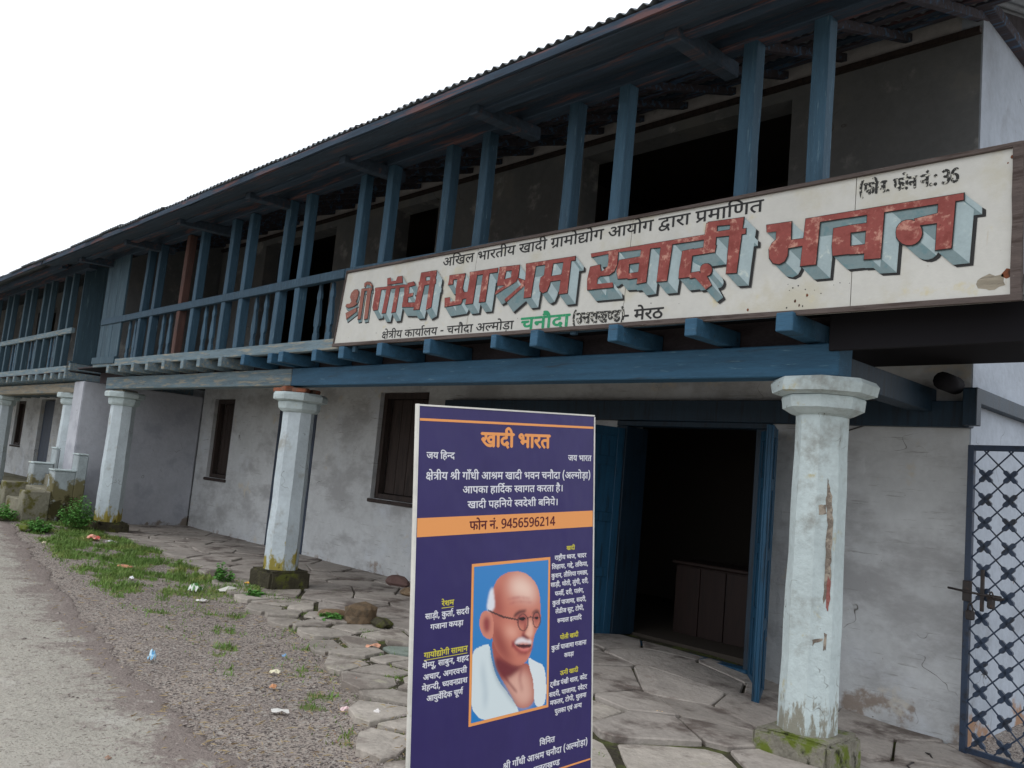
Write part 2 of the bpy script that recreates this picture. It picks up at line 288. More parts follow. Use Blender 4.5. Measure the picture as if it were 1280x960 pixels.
def ground_material():
    m, nt, bs = newmat('gravelly_roadside_soil'); N = nt.nodes; L = nt.links
    geo = N.new('ShaderNodeNewGeometry'); at = N.new('ShaderNodeAttribute'); at.attribute_name = 'mask'
    def noi(s, d=8, r=.65):
        n = N.new('ShaderNodeTexNoise'); n.inputs['Scale'].default_value = s; n.inputs['Detail'].default_value = d; n.inputs['Roughness'].default_value = r; L.new(geo.outputs['Position'], n.inputs['Vector']); return n.outputs[0]
    def mr(src, lo, hi):
        r = N.new('ShaderNodeMapRange'); r.interpolation_type = 'SMOOTHSTEP'; r.inputs[1].default_value = lo; r.inputs[2].default_value = hi; L.new(src, r.inputs[0]); return r.outputs[0]
    def mix(f, a, b):
        x = N.new('ShaderNodeMix'); x.data_type = 'RGBA'
        if isinstance(f, float): x.inputs[0].default_value = f
        else: L.new(f, x.inputs[0])
        for s, v in ((6, a), (7, b)):
            if isinstance(v, tuple): x.inputs[s].default_value = (*lin(v), 1)
            else: L.new(v, x.inputs[s])
        return x.outputs[2]
    vo = N.new('ShaderNodeTexVoronoi'); vo.inputs['Scale'].default_value = 42; L.new(geo.outputs['Position'], vo.inputs['Vector'])
    vo2 = N.new('ShaderNodeTexVoronoi'); vo2.inputs['Scale'].default_value = 95; L.new(geo.outputs['Position'], vo2.inputs['Vector'])
    c = mix(mr(noi(1.4), .4, .62), (144, 133, 125), (160, 149, 139))
    c = mix(mr(noi(30), .55, .68), c, (178, 166, 154))
    c = mix(mr(noi(55, 4), .60, .68), c, (98, 86, 80))
    sp = N.new('ShaderNodeSeparateColor'); L.new(vo.outputs['Color'], sp.inputs[0])
    c = mix(mr(sp.outputs[0], .80, .86), c, (166, 160, 152))
    c = mix(mr(sp.outputs[1], .84, .9), c, (92, 84, 80))
    sp2 = N.new('ShaderNodeSeparateColor'); L.new(vo2.outputs['Color'], sp2.inputs[0])
    c = mix(mr(sp2.outputs[0], .75, .8), c, (150, 142, 134)); c = mix(mr(sp2.outputs[1], .8, .85), c, (88, 80, 76))
    sa = N.new('ShaderNodeSeparateColor'); L.new(at.outputs['Color'], sa.inputs[0])
    ad = N.new('ShaderNodeMath'); ad.operation = 'MULTIPLY_ADD'; L.new(noi(9), ad.inputs[0]); ad.inputs[1].default_value = .9; L.new(sa.outputs[0], ad.inputs[2])
    c = mix(mr(ad.outputs[0], .75, 1.15), c, mix(mr(noi(6), .4, .6), (100, 112, 68), (128, 124, 92)))
    c = mix(sa.outputs[1], c, mix(mr(noi(4), .45, .6), (66, 62, 52), (86, 92, 52)))
    L.new(c, bs.inputs['Base Color']); bs.inputs['Roughness'].default_value = .95; bs.inputs['Specular IOR Level'].default_value = .15
    bp = N.new('ShaderNodeBump'); bp.inputs['Strength'].default_value = .8; bp.inputs['Distance'].default_value = .012; L.new(vo.outputs['Distance'], bp.inputs['Height'])
    bp2 = N.new('ShaderNodeBump'); bp2.inputs['Strength'].default_value = .6; bp2.inputs['Distance'].default_value = .02; L.new(noi(14), bp2.inputs['Height']); L.new(bp2.outputs[0], bp.inputs['Normal'])
    L.new(bp.outputs[0], bs.inputs['Normal']); return m
ground = grid('ground', gx, gy, ground_z, ground_material(), gmask); tag(ground, kind='structure')

M_road = surf('worn_grey_tarmac', (168, 163, 152), [((138, 124, 116), 1.1, .55, .68), ((180, 176, 166), 2.2, .52, .7), ((112, 104, 96), 24, .57, .65, None, (1.6, .9, 1)), ((96, 86, 82), 48, .60, .66), ((84, 74, 70), 5, .70, .76), ((136, 96, 82), 1.7, .72, .80), ((192, 188, 178), 70, .60, .68)], .92, .9, 60, .2, (1, 1, 1), .08, 1.2, 0, .6, 20)
def road_wear(m):
    # gravel and dust dragged over the broken edge of the tarmac
    nt = m.node_tree; N = nt.nodes; L = nt.links; bs = N['Principled BSDF']; src = bs.inputs['Base Color'].links[0].from_socket
    at = N.new('ShaderNodeAttribute'); at.attribute_name = 'wear'; geo = N.new('ShaderNodeNewGeometry')
    def noi(s, d=8):
        n = N.new('ShaderNodeTexNoise'); n.inputs['Scale'].default_value = s; n.inputs['Detail'].default_value = d; n.inputs['Roughness'].default_value = .7; L.new(geo.outputs['Position'], n.inputs['Vector']); return n.outputs[0]
    a = N.new('ShaderNodeMath'); a.operation = 'MULTIPLY_ADD'; L.new(noi(3.5), a.inputs[0]); a.inputs[1].default_value = 1.9; L.new(at.outputs['Fac'], a.inputs[2])
    b = N.new('ShaderNodeMath'); b.operation = 'MULTIPLY_ADD'; L.new(noi(26), b.inputs[0]); b.inputs[1].default_value = 1.2; L.new(a.outputs[0], b.inputs[2])
    r = N.new('ShaderNodeMapRange'); r.interpolation_type = 'SMOOTHSTEP'; r.inputs[1].default_value = 1.72; r.inputs[2].default_value = 2.15; L.new(b.outputs[0], r.inputs[0])
    g = N.new('ShaderNodeMix'); g.data_type = 'RGBA'; L.new(noi(70, 3), g.inputs[0]); g.inputs[6].default_value = (*lin((84, 74, 70)), 1); g.inputs[7].default_value = (*lin((166, 154, 146)), 1)
    x = N.new('ShaderNodeMix'); x.data_type = 'RGBA'; L.new(r.outputs[0], x.inputs[0]); L.new(src, x.inputs[6]); L.new(g.outputs[2], x.inputs[7]); L.new(x.outputs[2], bs.inputs['Base Color'])
road_wear(M_road)
def road_sheet():
    xs = axis([(-300, -40, 20), (-40, -16, .5), (-16, -1, .05), (-1, 10, .5), (10, 300, 30)])
    rows = np.array([0, .012, .03, .06, .12, .25, .5, 1, 2, 3.2, 5, 7.6])
    X = np.repeat(xs[:, None], len(rows), 1)
    e = ae_(xs)+.10*noise2(xs*1.3, xs*.4)+.045*noise2(xs*6, xs*2.2, 2)+.02*noise2(xs*19, xs*7, 5)
    Y = e[:, None]-rows[None, :]
    lift = np.where(rows == 0, -.006, np.where(rows < .02, .006, np.where(rows < .05, .010, .014)))[None, :]
    Z = np.array(ground_z(X, Y))+lift
    V = np.stack([X, Y, Z], -1).reshape(-1, 3); nx, ny = X.shape
    F = [(i*ny+j, i*ny+j+1, (i+1)*ny+j+1, (i+1)*ny+j) for i in range(nx-1) for j in range(ny-1)]
    o = pyobj('road', V, F, M_road, smooth=True)
    em = np.repeat(np.array([1, .95, .9, .8, .66, .42, .18, 0, 0, 0, 0, 0])[None, :], nx, 0).ravel()
    at = o.data.attributes.new('wear', 'FLOAT', 'POINT'); at.data.foreach_set('value', em.astype(np.float32))
    return tag(o, kind='structure')
road = road_sheet()

# ---------------------------------------------------------------- flagstone paving
paving = empty('paving', (-8, 6, 0), None, None, kind='structure')
NEAR = [(-6.7, 6.35, 0), (-5.05, 7.05, 1.), (-4.35, 6.35, 1), (-5.3, 6.2, 1), (-4.6, 5.45, 1), (-3.6, 5.0, 1), (-3.55, 6.6, 1), (-5.7, 7.2, 1), (-3.0, 6.9, 1), (-2.1, 6.6, 1), (-4.1, 4.9, 0), (-4.55, 5.0, 0), (-3.0, 4.6, 0), (-5.2, 5.35, 0)]
# stone centres surveyed on the ground (x, y)
seeds = [(-12.9, 6.9), (-11.9, 6.4), (-11.2, 7.1), (-10.5, 6.5)]
seeds += [(-9.77, 6.77), (-8.65, 6.29), (-9.0, 5.81), (-8.0, 6.4), (-7.75, 5.93), (-7.6, 5.0), (-6.6, 4.62), (-6.72, 5.05), (-6.56, 5.46), (-6.15, 4.83), (-5.95, 4.52), (-5.45, 3.98), (-5.2, 4.36), (-4.97, 4.16), (-4.75, 3.6), (-4.2, 3.2), (-4.35, 3.62), (-7.05, 5.75)]
seeds += [(a, b) for a, b, _ in NEAR]
def add_seeds(x0, x1, y0, y1, s):
    n = 0
    for _ in range(4000):
        p = (random.uniform(x0, x1), random.uniform(y0, y1)); ss = s
        if p[1] < fe_(p[0])+.1: continue
        if all(math.hypot((p[0]-q[0])/1.25, p[1]-q[1]) > ss for q in seeds): seeds.append(p)
add_seeds(-18.2, -1.0, 2.9, 7.6, .62)
add_seeds(-18.2, -1.0, 2.9, 7.6, .45)
for _ in range(900):
    p = (random.uniform(-9.6, -3.2), random.uniform(3.0, 5.2))
    if fe_(p[0])+.02 < p[1] < fe_(p[0])+.95 and all(math.hypot(p[0]-q[0], p[1]-q[1]) > .27 for q in seeds): seeds.append(p)
def clip(poly, n, c):
    out = []
    for i in range(len(poly)):
        a, b = poly[i], poly[(i+1) % len(poly)]; da = a[0]*n[0]+a[1]*n[1]-c; db = b[0]*n[0]+b[1]*n[1]-c
        if da <= 0: out.append(a)
        if (da < 0) != (db < 0) and abs(da-db) > 1e-9:
            t = da/(da-db); out.append((a[0]+(b[0]-a[0])*t, a[1]+(b[1]-a[1])*t))
    return out
ghosts = []
gxx_ = -18.2
while gxx_ < -.8:
    gy_ = float(fe_(gxx_))-.42+random.uniform(-.06, .06)
    if all(math.hypot(gxx_-q[0], gy_-q[1]) > .3 for q in seeds): ghosts.append((gxx_, gy_))
    gxx_ += .26
count = 0
for si, s in enumerate(seeds):
    inside = s[1] > 5.3 or (s[0] > -5.3 and s[1] > 4.9)
    poly = [(s[0]-1.1, s[1]-.95), (s[0]+1.1, s[1]-.95), (s[0]+1.1, s[1]+.95), (s[0]-1.1, s[1]+.95)]
    for q in seeds+ghosts:
        if q is s: continue
        dx, dy = q[0]-s[0], q[1]-s[1]; d = math.hypot(dx, dy)
        if d > 2.4: continue
        gap = .006 if (inside and (q[1] > 5.3 or q[0] > -5.3)) else random.uniform(.012, .03)
        if d < .01: continue
        n = (dx/d, dy/d); poly = clip(poly, n, n[0]*(s[0]+q[0])/2+n[1]*(s[1]+q[1])/2-gap)
        if len(poly) < 3: break
    if len(poly) < 3: continue
    poly = clip(poly, (0, 1), 7.6); poly = clip(poly, (-1, 0), 17.35)
    if len(poly) < 3: continue
    # nearest edge of paving: ragged
    poly2 = []
    n = len(poly)
    for i in range(n):
        a, b = poly[i], poly[(i+1) % n]; L = math.hypot(b[0]-a[0], b[1]-a[1]); k = max(1, int(L/.15))
        for j in range(k):
            t = j/k; x, y = a[0]+(b[0]-a[0])*t, a[1]+(b[1]-a[1])*t
            cx, cy = s; f = 1-random.uniform(0, .06 if not inside else .022)-(.03 if j == 0 and not inside else .015 if j == 0 else 0)
            poly2.append((cx+(x-cx)*f, cy+(y-cy)*f))
    cx, cy = s
    zc = float(ground_z(cx, cy)); tx, ty = random.uniform(-.02, .02), random.uniform(-.02, .02)
    top = (.035 if inside else .022)+random.uniform(-.008, .010); n = len(poly2); V = []
    for ring, (f, dz) in enumerate(((1.0, -.06), (1.0, top-.008), (.975, top), (.5, top+.002))):
        for x, y in poly2:
            px, py = cx+(x-cx)*f, cy+(y-cy)*f
            gz = float(ground_z(px, py)) if inside else zc
            V.append((px, py, gz+dz+((px-cx)*tx+(py-cy)*ty if ring else 0)+(random.uniform(-.002, .002) if ring == 2 else 0)))
    F = []
    for r in range(3):
        for i in range(n): F.append((r*n+i, r*n+(i+1) % n, (r+1)*n+(i+1) % n, (r+1)*n+i))
    F.append(tuple(range(3*n, 4*n)))
    mat = M_flagin if inside else (M_flaggreen if abs(cx+6.15) < .12 and abs(cy-4.83) < .15 else M_flag)
    pyobj('flagstone', V, F, mat, paving); count += 1
print('flagstones', count)

# ---------------------------------------------------------------- the shop building
bld = empty('shop_building', (-9, 6.5, 0), 'long two storey white and blue timber building with open upper gallery and corrugated roof', 'building')
def lift(x): return min(.09, .0065*(-2.5-x)) if x < -2.5 else 0
def P(o, label=None):
    if label: o['label'] = label
    return o
# main beams over the columns
bar('beam', (-9.62, 5.4, 2.565+lift(-9.6)), (-2.5, 5.4, 2.565), .2, .22, M_blue, bld, .008, .003, seg=6)
P(bar('beam', (-16.42, 5.4, 2.655), (-9.64, 5.4, 2.565+lift(-9.6)), .19, .215, M_bluegrey, bld, .008, .003, seg=6), 'unpainted weathered grey beam')
bar('cross_beam', (-2.78, 5.52, 2.58), (-2.78, 7.58, 2.58), .17, .2, M_darkblue, bld)
bar('wall_beam', (-9.2, 7.54, 2.49), (-2.40, 7.54, 2.46), .13, .22, M_darkblue, bld, .006, .003, seg=4)
# joists (x surveyed), fronts poke out under the gallery
JX = [-15.45, -14.82, -14.23, -13.57, -12.89, -12.29, -11.63, -11.03, -10.32, -9.63, -9.3, -8.57, -7.94, -7.18, -6.41, -5.45, -4.94, -4.1, -3.39, -2.70]
for i, x in enumerate(JX):
    w = .10+random.uniform(-.01, .02); hh = .13+random.uniform(-.01, .012); yf = 4.93+random.uniform(0, .06)
    if x > -8.4: yf = 4.90+random.uniform(-.015, .03)
    z = 2.755+lift(x)
    if abs(x+5.45) < .01: w = .07; hh = .12
    bar('joist', (x, yf, z), (x+random.uniform(-.02, .02), 5.46, z), w, hh, M_blue if x > -10.5 else M_bluegrey, bld, .006, .002)
box('shade_board', -2.56, -1.34, 5.27, 5.31, 2.62, 2.90, M_void, bld, .004)  # added near-black board, stands in for shade below the sign's right end
box('shade_board', -17.3, -2.565, 5.47, 5.50, 2.69, 2.90, M_roofboard, bld, 0)  # added dark board behind the joists, keeps light out of the space beyond
# gallery floor boards laid on the joists
for k in range(12):
    y = 5.04+k*.213
    box('floorboard', -17.3, -1.34, y, y+.205, 2.905+(k % 3)*.001, 2.93, M_roofboard, bld, 0)
# bottom rail and handrail of the gallery
def zr(x, z): return z+lift(x)*.9
bar('bottom_rail', (-16.4, 5.07, zr(-16.4, 2.885)), (-8.1, 5.07, zr(-8.1, 2.885)), .09, .125, M_bluegrey, bld, .006, .003, seg=8)
P(bar('bottom_rail', (-8.09, 5.07, zr(-8, 2.885)), (-1.34, 5.07, 2.885), .09, .125, M_post, bld, .006, .003, seg=4), 'bottom rail behind the sign board')
bar('handrail', (-8.2, 5.06, 3.73), (-1.5, 5.06, 3.615), .07, .11, M_post, bld, .006, .003, seg=4)
bar('handrail', (-16.3, 5.06, 3.73), (-8.21, 5.06, 3.73), .07, .11, M_post, bld, .006, .003, seg=10)
# posts in pairs
PX = [-2.61, -3.16, -4.31, -4.86, -6.0, -6.54, -7.55, -8.08, -9.28, -9.78, -10.79, -11.32, -12.36, -12.86, -13.95, -14.45]
for x in PX:
    m = M_brownpost if abs(x+12.86) < .01 else M_post
    o = bar('post', (x, 5.095, 2.95+lift(x)*.8), (x+random.uniform(-.012, .012), 5.115, 4.88), .115, .115, m, bld, .007, .0035, up=Vector((0, 1, 0)), seg=5)
    if m is M_brownpost: o['label'] = 'bare rusty brown post among the blue ones'
# flat turned balusters
def baluster(x, parent, y=5.12, zb=2.95):
    prof = [(0, .052), (.12, .052), (.13, .036), (.2, .036), (.22, .055), (.30, .058), (.42, .045), (.5, .03), (.53, .03), (.55, .042), (.60, .04), (.66, .022), (.72, .02)]
    V = []; F = []
    for z, w in prof:
        for a, b in ((-w, -.016), (w, -.016), (w, .016), (-w, .016)): V.append((x+a, y+b, zb+z))
    for i in range(len(prof)-1):
        for k in range(4): F.append((i*4+k, i*4+(k+1) % 4, (i+1)*4+(k+1) % 4, (i+1)*4+k))
    F.append((3, 2, 1, 0)); n = (len(prof)-1)*4; F.append((n, n+1, n+2, n+3))
    return pyobj('baluster', V, F, M_post, parent)
bays = [(-3.16, -4.31), (-4.86, -6.0), (-6.54, -7.55), (-8.08, -9.28), (-9.78, -10.79), (-11.32, -12.36), (-12.86, -13.95), (-14.45, -15.3)]
for a, b in bays:
    c = (a+b)/2-.02
    for dx in (-.14, .14): baluster(c+dx, bld, 5.12, 2.93+lift(c)*.8)
# eaves plate, outer purlin and the beam ends that carry it
def zroof(y): return 5.17+.36*(y-5.15)
bar('wall_plate', (-16.6, 5.12, 5.0), (-1.4, 5.12, 4.98), .15, .22, M_purlin, bld, .008, .004, seg=8)
bar('outer_purlin', (-16.6, 4.62, 4.85), (-1.3, 4.62, 4.85), .11, .12, M_purlin, bld, .006, .006, seg=10)
for x in (-3.45, -5.55, -7.66, -9.8, -11.9, -14.0, -16.2):
    P(bar('tie_beam', (x, 4.50, 4.80), (x, 5.30, 4.83), .12, .12, M_soffit, bld, .008, .003))
x = -41.5; k = 0
while x < -1.5:
    bar('rafter', (x, 4.26, zroof(4.26)-.05), (x, 7.7, zroof(7.7)-.05), .06, .075, M_roofwood, bld if x > -17.5 else None, 0) if x > -17.5 else None
    x += .62
for k in range(11):
    y = 4.3+k*.31
    bar('roof_batten', (-17.4, y, zroof(y)+.006), (-1.42, y, zroof(y)+.006), .07, .03, M_roofwood if k % 3 else M_purlin, bld, 0)
bar('fascia_batten', (-17.4, 4.22, 4.80), (-1.4, 4.22, 4.80), .025, .07, M_purlin, bld, 0, .006, seg=24)
for k in range(5):
    y = 4.24+k*.165
    bar('soffit_board', (-17.4, y+.08, zroof(y+.08)-.105), (-1.36, y+.08, zroof(y+.08)-.105), .158, .014, M_soffit, bld, 0, .002, seg=20)
# left end board panel of the gallery
for k in range(5):
    a = -16.36+k*.212
    box('panel_board', a, a+.206, 5.05+random.uniform(0, .004), 5.085, 2.98+.09, 4.9, M_panel, bld, .003)
bar('panel_foot_rail', (-16.42, 5.05, 3.02), (-15.28, 5.05, 3.0), .1, .12, M_panel, bld)
# ---- walls with openings
def wall(name, x0, x1, z0, z1, y, ops, mat, parent, rev=.3, revmat=None, zc=None):
    xs = sorted({x0, x1, *[o[0] for o in ops], *[o[1] for o in ops]}); zs = sorted({z0, z1, *[o[2] for o in ops], *[o[3] for o in ops]})
    V = []; F = []; MI = []
    def quad(p, mi=0): n = len(V); V.extend(p); F.append((n, n+1, n+2, n+3)); MI.append(mi)
    for i in range(len(xs)-1):
        for j in range(len(zs)-1):
            cx, cz = (xs[i]+xs[i+1])/2, (zs[j]+zs[j+1])/2
            if any(o[0] < cx < o[1] and o[2] < cz < o[3] for o in ops): continue
            quad([(xs[i], y, zs[j]), (xs[i+1], y, zs[j]), (xs[i+1], y, zs[j+1]), (xs[i], y, zs[j+1])])
            quad([(xs[i], y+rev, zs[j]), (xs[i], y+rev, zs[j+1]), (xs[i+1], y+rev, zs[j+1]), (xs[i+1], y+rev, zs[j])])
    for a, b, c, d in ops:
        quad([(a, y, c), (a, y, d), (a, y+rev, d), (a, y+rev, c)]); quad([(b, y, c), (b, y+rev, c), (b, y+rev, d), (b, y, d)])
        quad([(a, y, d), (b, y, d), (b, y+rev, d), (a, y+rev, d)]); quad([(a, y, c), (a, y+rev, c), (b, y+rev, c), (b, y, c)])
    for a, b in ((x0, 1), (x1, 0)):
        quad([(a, y, z0), (a, y+rev, z0), (a, y+rev, z1), (a, y, z1)])
    return pyobj(name, V, F, mat, parent)
W1 = (-16.8, -15.9, 1.06, 2.66); W2 = (-10.94, -9.72, 1.1, 2.74); ND = (-14.05, -12.75, -.1, 2.46); MD = (-6.04, -4.30, -.3, 2.34)
wall('porch_back_wall', -17.36, -2.432, -.4, 2.90, 7.6, [W1, W2, ND, MD], M_wall, bld)
UO = [(-15.4, -12.83, 2.94, 5.72), (-11.09, -9.96, 2.94, 5.72), (-7.05, -4.21, 2.94, 5.72)]
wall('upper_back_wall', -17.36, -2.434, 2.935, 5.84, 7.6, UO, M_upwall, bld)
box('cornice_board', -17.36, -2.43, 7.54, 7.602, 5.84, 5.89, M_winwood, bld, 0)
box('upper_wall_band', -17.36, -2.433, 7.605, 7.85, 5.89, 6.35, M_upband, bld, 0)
# rooms behind
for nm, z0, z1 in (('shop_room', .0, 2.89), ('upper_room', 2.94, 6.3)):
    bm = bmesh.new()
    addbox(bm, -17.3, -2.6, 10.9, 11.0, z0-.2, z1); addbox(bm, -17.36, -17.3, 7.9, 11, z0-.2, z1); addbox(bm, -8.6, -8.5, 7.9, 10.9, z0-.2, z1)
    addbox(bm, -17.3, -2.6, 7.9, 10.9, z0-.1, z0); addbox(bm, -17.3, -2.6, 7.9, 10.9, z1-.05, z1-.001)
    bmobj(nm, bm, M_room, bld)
# gable wall (faces the passage) with its beam
bm = bmesh.new(); addbox(bm, -2.6, -2.42, 7.604, 11.0, -.4, 6.03); bmobj('gable_wall', bm, M_gable, bld)
bar('gable_beam', (-2.40, 7.50, 2.62), (-2.40, 10.9, 2.62), .11, .13, M_darkblue, bld)
bar('gable_beam_end', (-2.37, 7.44, 2.36), (-2.37, 7.44, 2.66), .11, .11, M_darkblue, bld, up=Vector((0, 1, 0)))
bar('gable_plate', (-2.38, 7.45, 6.07), (-2.38, 11, 6.07), .1, .1, M_roofwood, bld)
box('gable_boarding', -2.44, -2.40, 7.62, 11.0, 6.12, 6.9, M_roofboard, bld, 0)
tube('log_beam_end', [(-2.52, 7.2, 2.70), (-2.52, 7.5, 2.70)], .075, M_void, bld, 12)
box('ceiling_board', -17.3, -1.36, 5.06, 7.58, 2.895, 2.902, M_void, bld, 0)  # shade under the gallery floor put into the board's near-black colour
# windows
def window(op, parent, bars=True):
    a, b, c, d = op; y = 7.72
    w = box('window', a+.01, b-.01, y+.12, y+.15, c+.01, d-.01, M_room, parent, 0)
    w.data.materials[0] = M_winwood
    for x0, x1, z0, z1 in ((a+.002, a+.09, c+.002, d-.002), (b-.09, b-.002, c+.002, d-.002), (a+.092, b-.092, c+.002, c+.08), (a+.092, b-.092, d-.09, d-.002)):
        box('frame', x0, x1, y-.05, y+.06, z0, z1, M_winwood, w, .006)
    n = 4; s = (b-a-.2)/n
    for k in range(n): box('shutter_board', a+.1+k*s, a+.1+(k+1)*s-.012, y+.06, y+.09, c+.09, d-.1, M_winwood, w, .003)
    box('sill', a-.03, b+.03, 7.56, 7.60, c-.06, c-.004, M_winwood, w, .012)
    return w
window(W1, bld); window(W2, bld)
# narrow slate blue door behind the middle column
nd = box('narrow_door', -14.0, -12.8, 7.70, 7.73, .0, 2.4, M_slate, bld, 0)
for x0, x1, z0, z1 in ((-14.045, -13.93, -.1, 2.455), (-12.87, -12.755, -.1, 2.455), (-13.928, -12.872, 2.36, 2.455)): box('frame', x0, x1, 7.59, 7.70, z0, z1, M_slate, nd, .005)
for k in range(5): box('door_board', -13.92+k*.21, -13.92+k*.21+.2, 7.675, 7.699, .02, 2.355, M_slate, nd, .004)
# main door
mdo = box('main_door', -6.04, -4.30, 7.50, 7.66, -.20, -.02, M_doorblue, bld, .01); mdo['label'] = 'wide blue shop doorway with both leaves folded out'
box('jamb', -6.13, -5.98, 7.53, 7.93, -.02, 2.30, M_darkblue, mdo, .006); box('jamb', -4.36, -4.22, 7.53, 7.93, -.12, 2.30, M_darkblue, mdo, .006)
box('door_head', -6.13, -4.22, 7.53, 7.72, 2.302, 2.36, M_darkblue, mdo, .006)
def leaf(hx, hy, ang, L, z0, z1, mirror=False):
    M = Matrix.Translation((hx, hy, 0)) @ Matrix.Rotation(ang, 4, 'Z')
    o = box('door_leaf', 0, L, -.02, .012, z0, z1, M_doorblue, bld, .004, M=M)
    zs = [z0, z0+.62, z0+1.22, z0+1.84, z1]
    for x0, x1 in ((0, .09), (L-.09, L)): box('stile', x0, x1, -.036, -.0205, z0, z1, M_doorblue, o, .003, M=M)
    for z in zs[:-1]+[z1-.1]: box('panel_rail', .092, L-.092, -.036, -.0205, z, z+.1, M_doorblue, o, .003, M=M)
    for x0, x1 in ((0, .09), (L-.09, L)): box('stile', x0, x1, .0125, .028, z0, z1, M_doorblue, o, .003, M=M)
    for z in zs[:-1]+[z1-.1]: box('panel_rail', .092, L-.092, .0125, .028, z, z+.1, M_doorblue, o, .003, M=M)
    for i in range(4): box('raised_panel', .14, L-.14, -.034, -.021, zs[i]+.15, zs[i+1]-.05 if i < 3 else z1-.15, M_doorblue, o, .006, M=M)
    return o
leaf(-6.0, 7.50, math.atan2(-.95, -.28), .86, -.0, 2.27)
l2 = leaf(-4.26, 7.52, math.atan2(-.74, .66), .44, -.12, 2.27); leaf(-3.95, 7.14, math.atan2(-.9, .42), .42, -.14, 2.27)
mk = box('door_hasp', -.02, .06, -.06, -.037, .35, .39, M_iron, l2, .004, M=Matrix.Translation((-3.98, 7.2, 0)))
# columns
def octring(cx, cy, r, z, rot=math.pi/8, jit=0):
    R = r/math.cos(math.pi/8)
    return [(cx+R*math.cos(rot+i*math.pi/4)+random.uniform(-jit, jit), cy+R*math.sin(rot+i*math.pi/4)+random.uniform(-jit, jit), z+random.uniform(-jit, jit)*.6) for i in range(8)]
def lathe8(name, cx, cy, prof, mat, parent, jit=.003, bev=.01):
    bm = bmesh.new(); rings = []
    for r, z in prof: rings.append([bm.verts.new(p) for p in octring(cx, cy, r, z, jit=jit)])
    for a, b in zip(rings, rings[1:]):
        for k in range(8): bm.faces.new([a[k], a[(k+1) % 8], b[(k+1) % 8], b[k]])
    bm.faces.new(rings[0][::-1]); bm.faces.new(rings[-1])
    if bev: bmesh.ops.bevel(bm, geom=[e for e in bm.edges if len(e.link_faces) == 2 and e.calc_face_angle(0) > .35], offset=bev, segments=2, affect='EDGES')
    return bmobj(name, bm, mat, parent)
def column(cx, cy, zb, zt, mat, capmat, plmat, parent, pl=.31, plh=.28, r0=.212, r1=.198, label=None, cap=1.0):
    sh = [(r0, zb+plh-.01)]
    n = 9
    for i in range(1, n): t = i/n; sh.append((r0+(r1-r0)*t+random.uniform(-.003, .003), zb+plh+(zt-.26-zb-plh)*t))
    sh.append((r1, zt-.24))
    c = lathe8('column', cx, cy, sh, mat, parent)
    if label: c['label'] = label
    lathe8('capital', cx, cy, [(r1-.01, zt-.25), (r1+.03, zt-.235), (.262*cap, zt-.20), (.27*cap, zt-.13), (.262*cap, zt-.115)], capmat, c, .004, .012)
    lathe8('abacus', cx, cy, [(.275*cap, zt-.113), (.335*cap, zt-.095), (.345*cap, zt-.03), (.325*cap, zt)], capmat, c, .006, .014)
    bm = bmesh.new(); addbox(bm, cx-pl, cx+pl, cy-pl, cy+pl, zb-.1, zb+plh, .012)
    bmesh.ops.bevel(bm, geom=bm.edges[:], offset=.03, segments=2, affect='EDGES')
    bmesh.ops.subdivide_edges(bm, edges=bm.edges[:], cuts=2, use_grid_fill=True)
    for v in bm.verts: v.co += Vector((random.uniform(-1, 1), random.uniform(-1, 1), random.uniform(-1, 1)))*.006
    bmobj('plinth', bm, plmat, c); return c
col1 = column(-2.70, 5.52, -.18, 2.45, M_white, M_white, M_plinth, bld, .265, .31, .174, .16, 'nearest octagonal column with peeled plaster and a long crack', .94)
col2 = column(-9.72, 5.52, -.06, 2.42, M_white2, M_white, M_darkplinth, bld, .275, .27, .2, .182, 'middle octagonal column with yellow moss at its foot', .93)
col3 = column(-15.98, 5.52, -.02, 2.50, M_white2, M_white, M_darkplinth, bld, .30, .2, .215, .195, 'far octagonal column beside the steps', .93)
# loose bricks packed between the middle capital and the beam
for k, (dx, dy, z, a) in enumerate(((-.17, -.2, 2.445, .1), (.03, -.22, 2.447, -.2), (.2, -.12, 2.445, .5), (-.1, .02, 2.445, .3), (.12, .1, 2.446, 0))):
    M = Matrix.Translation((-9.72+dx, 5.52+dy, z)) @ Matrix.Rotation(a, 4, 'Z')
    box('packing_brick', -.1, .1, -.06, .06, -.024, .035+.01*(k % 2), M_brick, bld, .012, .006, M=M)
box('packing_stone', -16.2, -15.75, 5.38, 5.66, 2.50, 2.545, M_beige, bld, .01, .005)

def face_patch(name, pts, mat, lift_=.0025):
    n = Vector((.70710678, -.70710678, 0)); t = Vector((.70710678, .70710678, 0)); V = []
    for k, (a, z) in enumerate(pts):
        r = .174+(.16-.174)*((z-.13)/(2.19-.13))+lift_+.0012
        V.append(Vector((-2.70, 5.52, z))+n*r+t*a*.72)
    n0 = len(V); V += [v-n*.012 for v in V]
    F = [tuple(range(n0))]+[(i, i+n0, (i+1) % n0+n0, (i+1) % n0) for i in range(n0)]
    return pyobj(name, V, F, mat, col1)
M_loss = surf('bared_lime_and_brick', (128, 118, 108), [((160, 150, 136), 12, .5, .6), ((96, 84, 74), 20, .56, .66), ((134, 92, 84), 5, .62, .74)], .95, .8, 50, .1, (1, 1, 1), .25, 12)
strip_ = [(-.0049, 1.7904), (.0275, 1.708), (.0471, 1.653), (.0664, 1.4853), (.0589, 1.2884), (.070, 1.1229), (.0637, .956), (.0648, .8187), (.0492, .6806), (.0271, .6785), (.026, .8151), (.0053, .9505), (.0069, 1.0889), (.0099, 1.256), (.0158, 1.4807), (-.0093, 1.6479)]
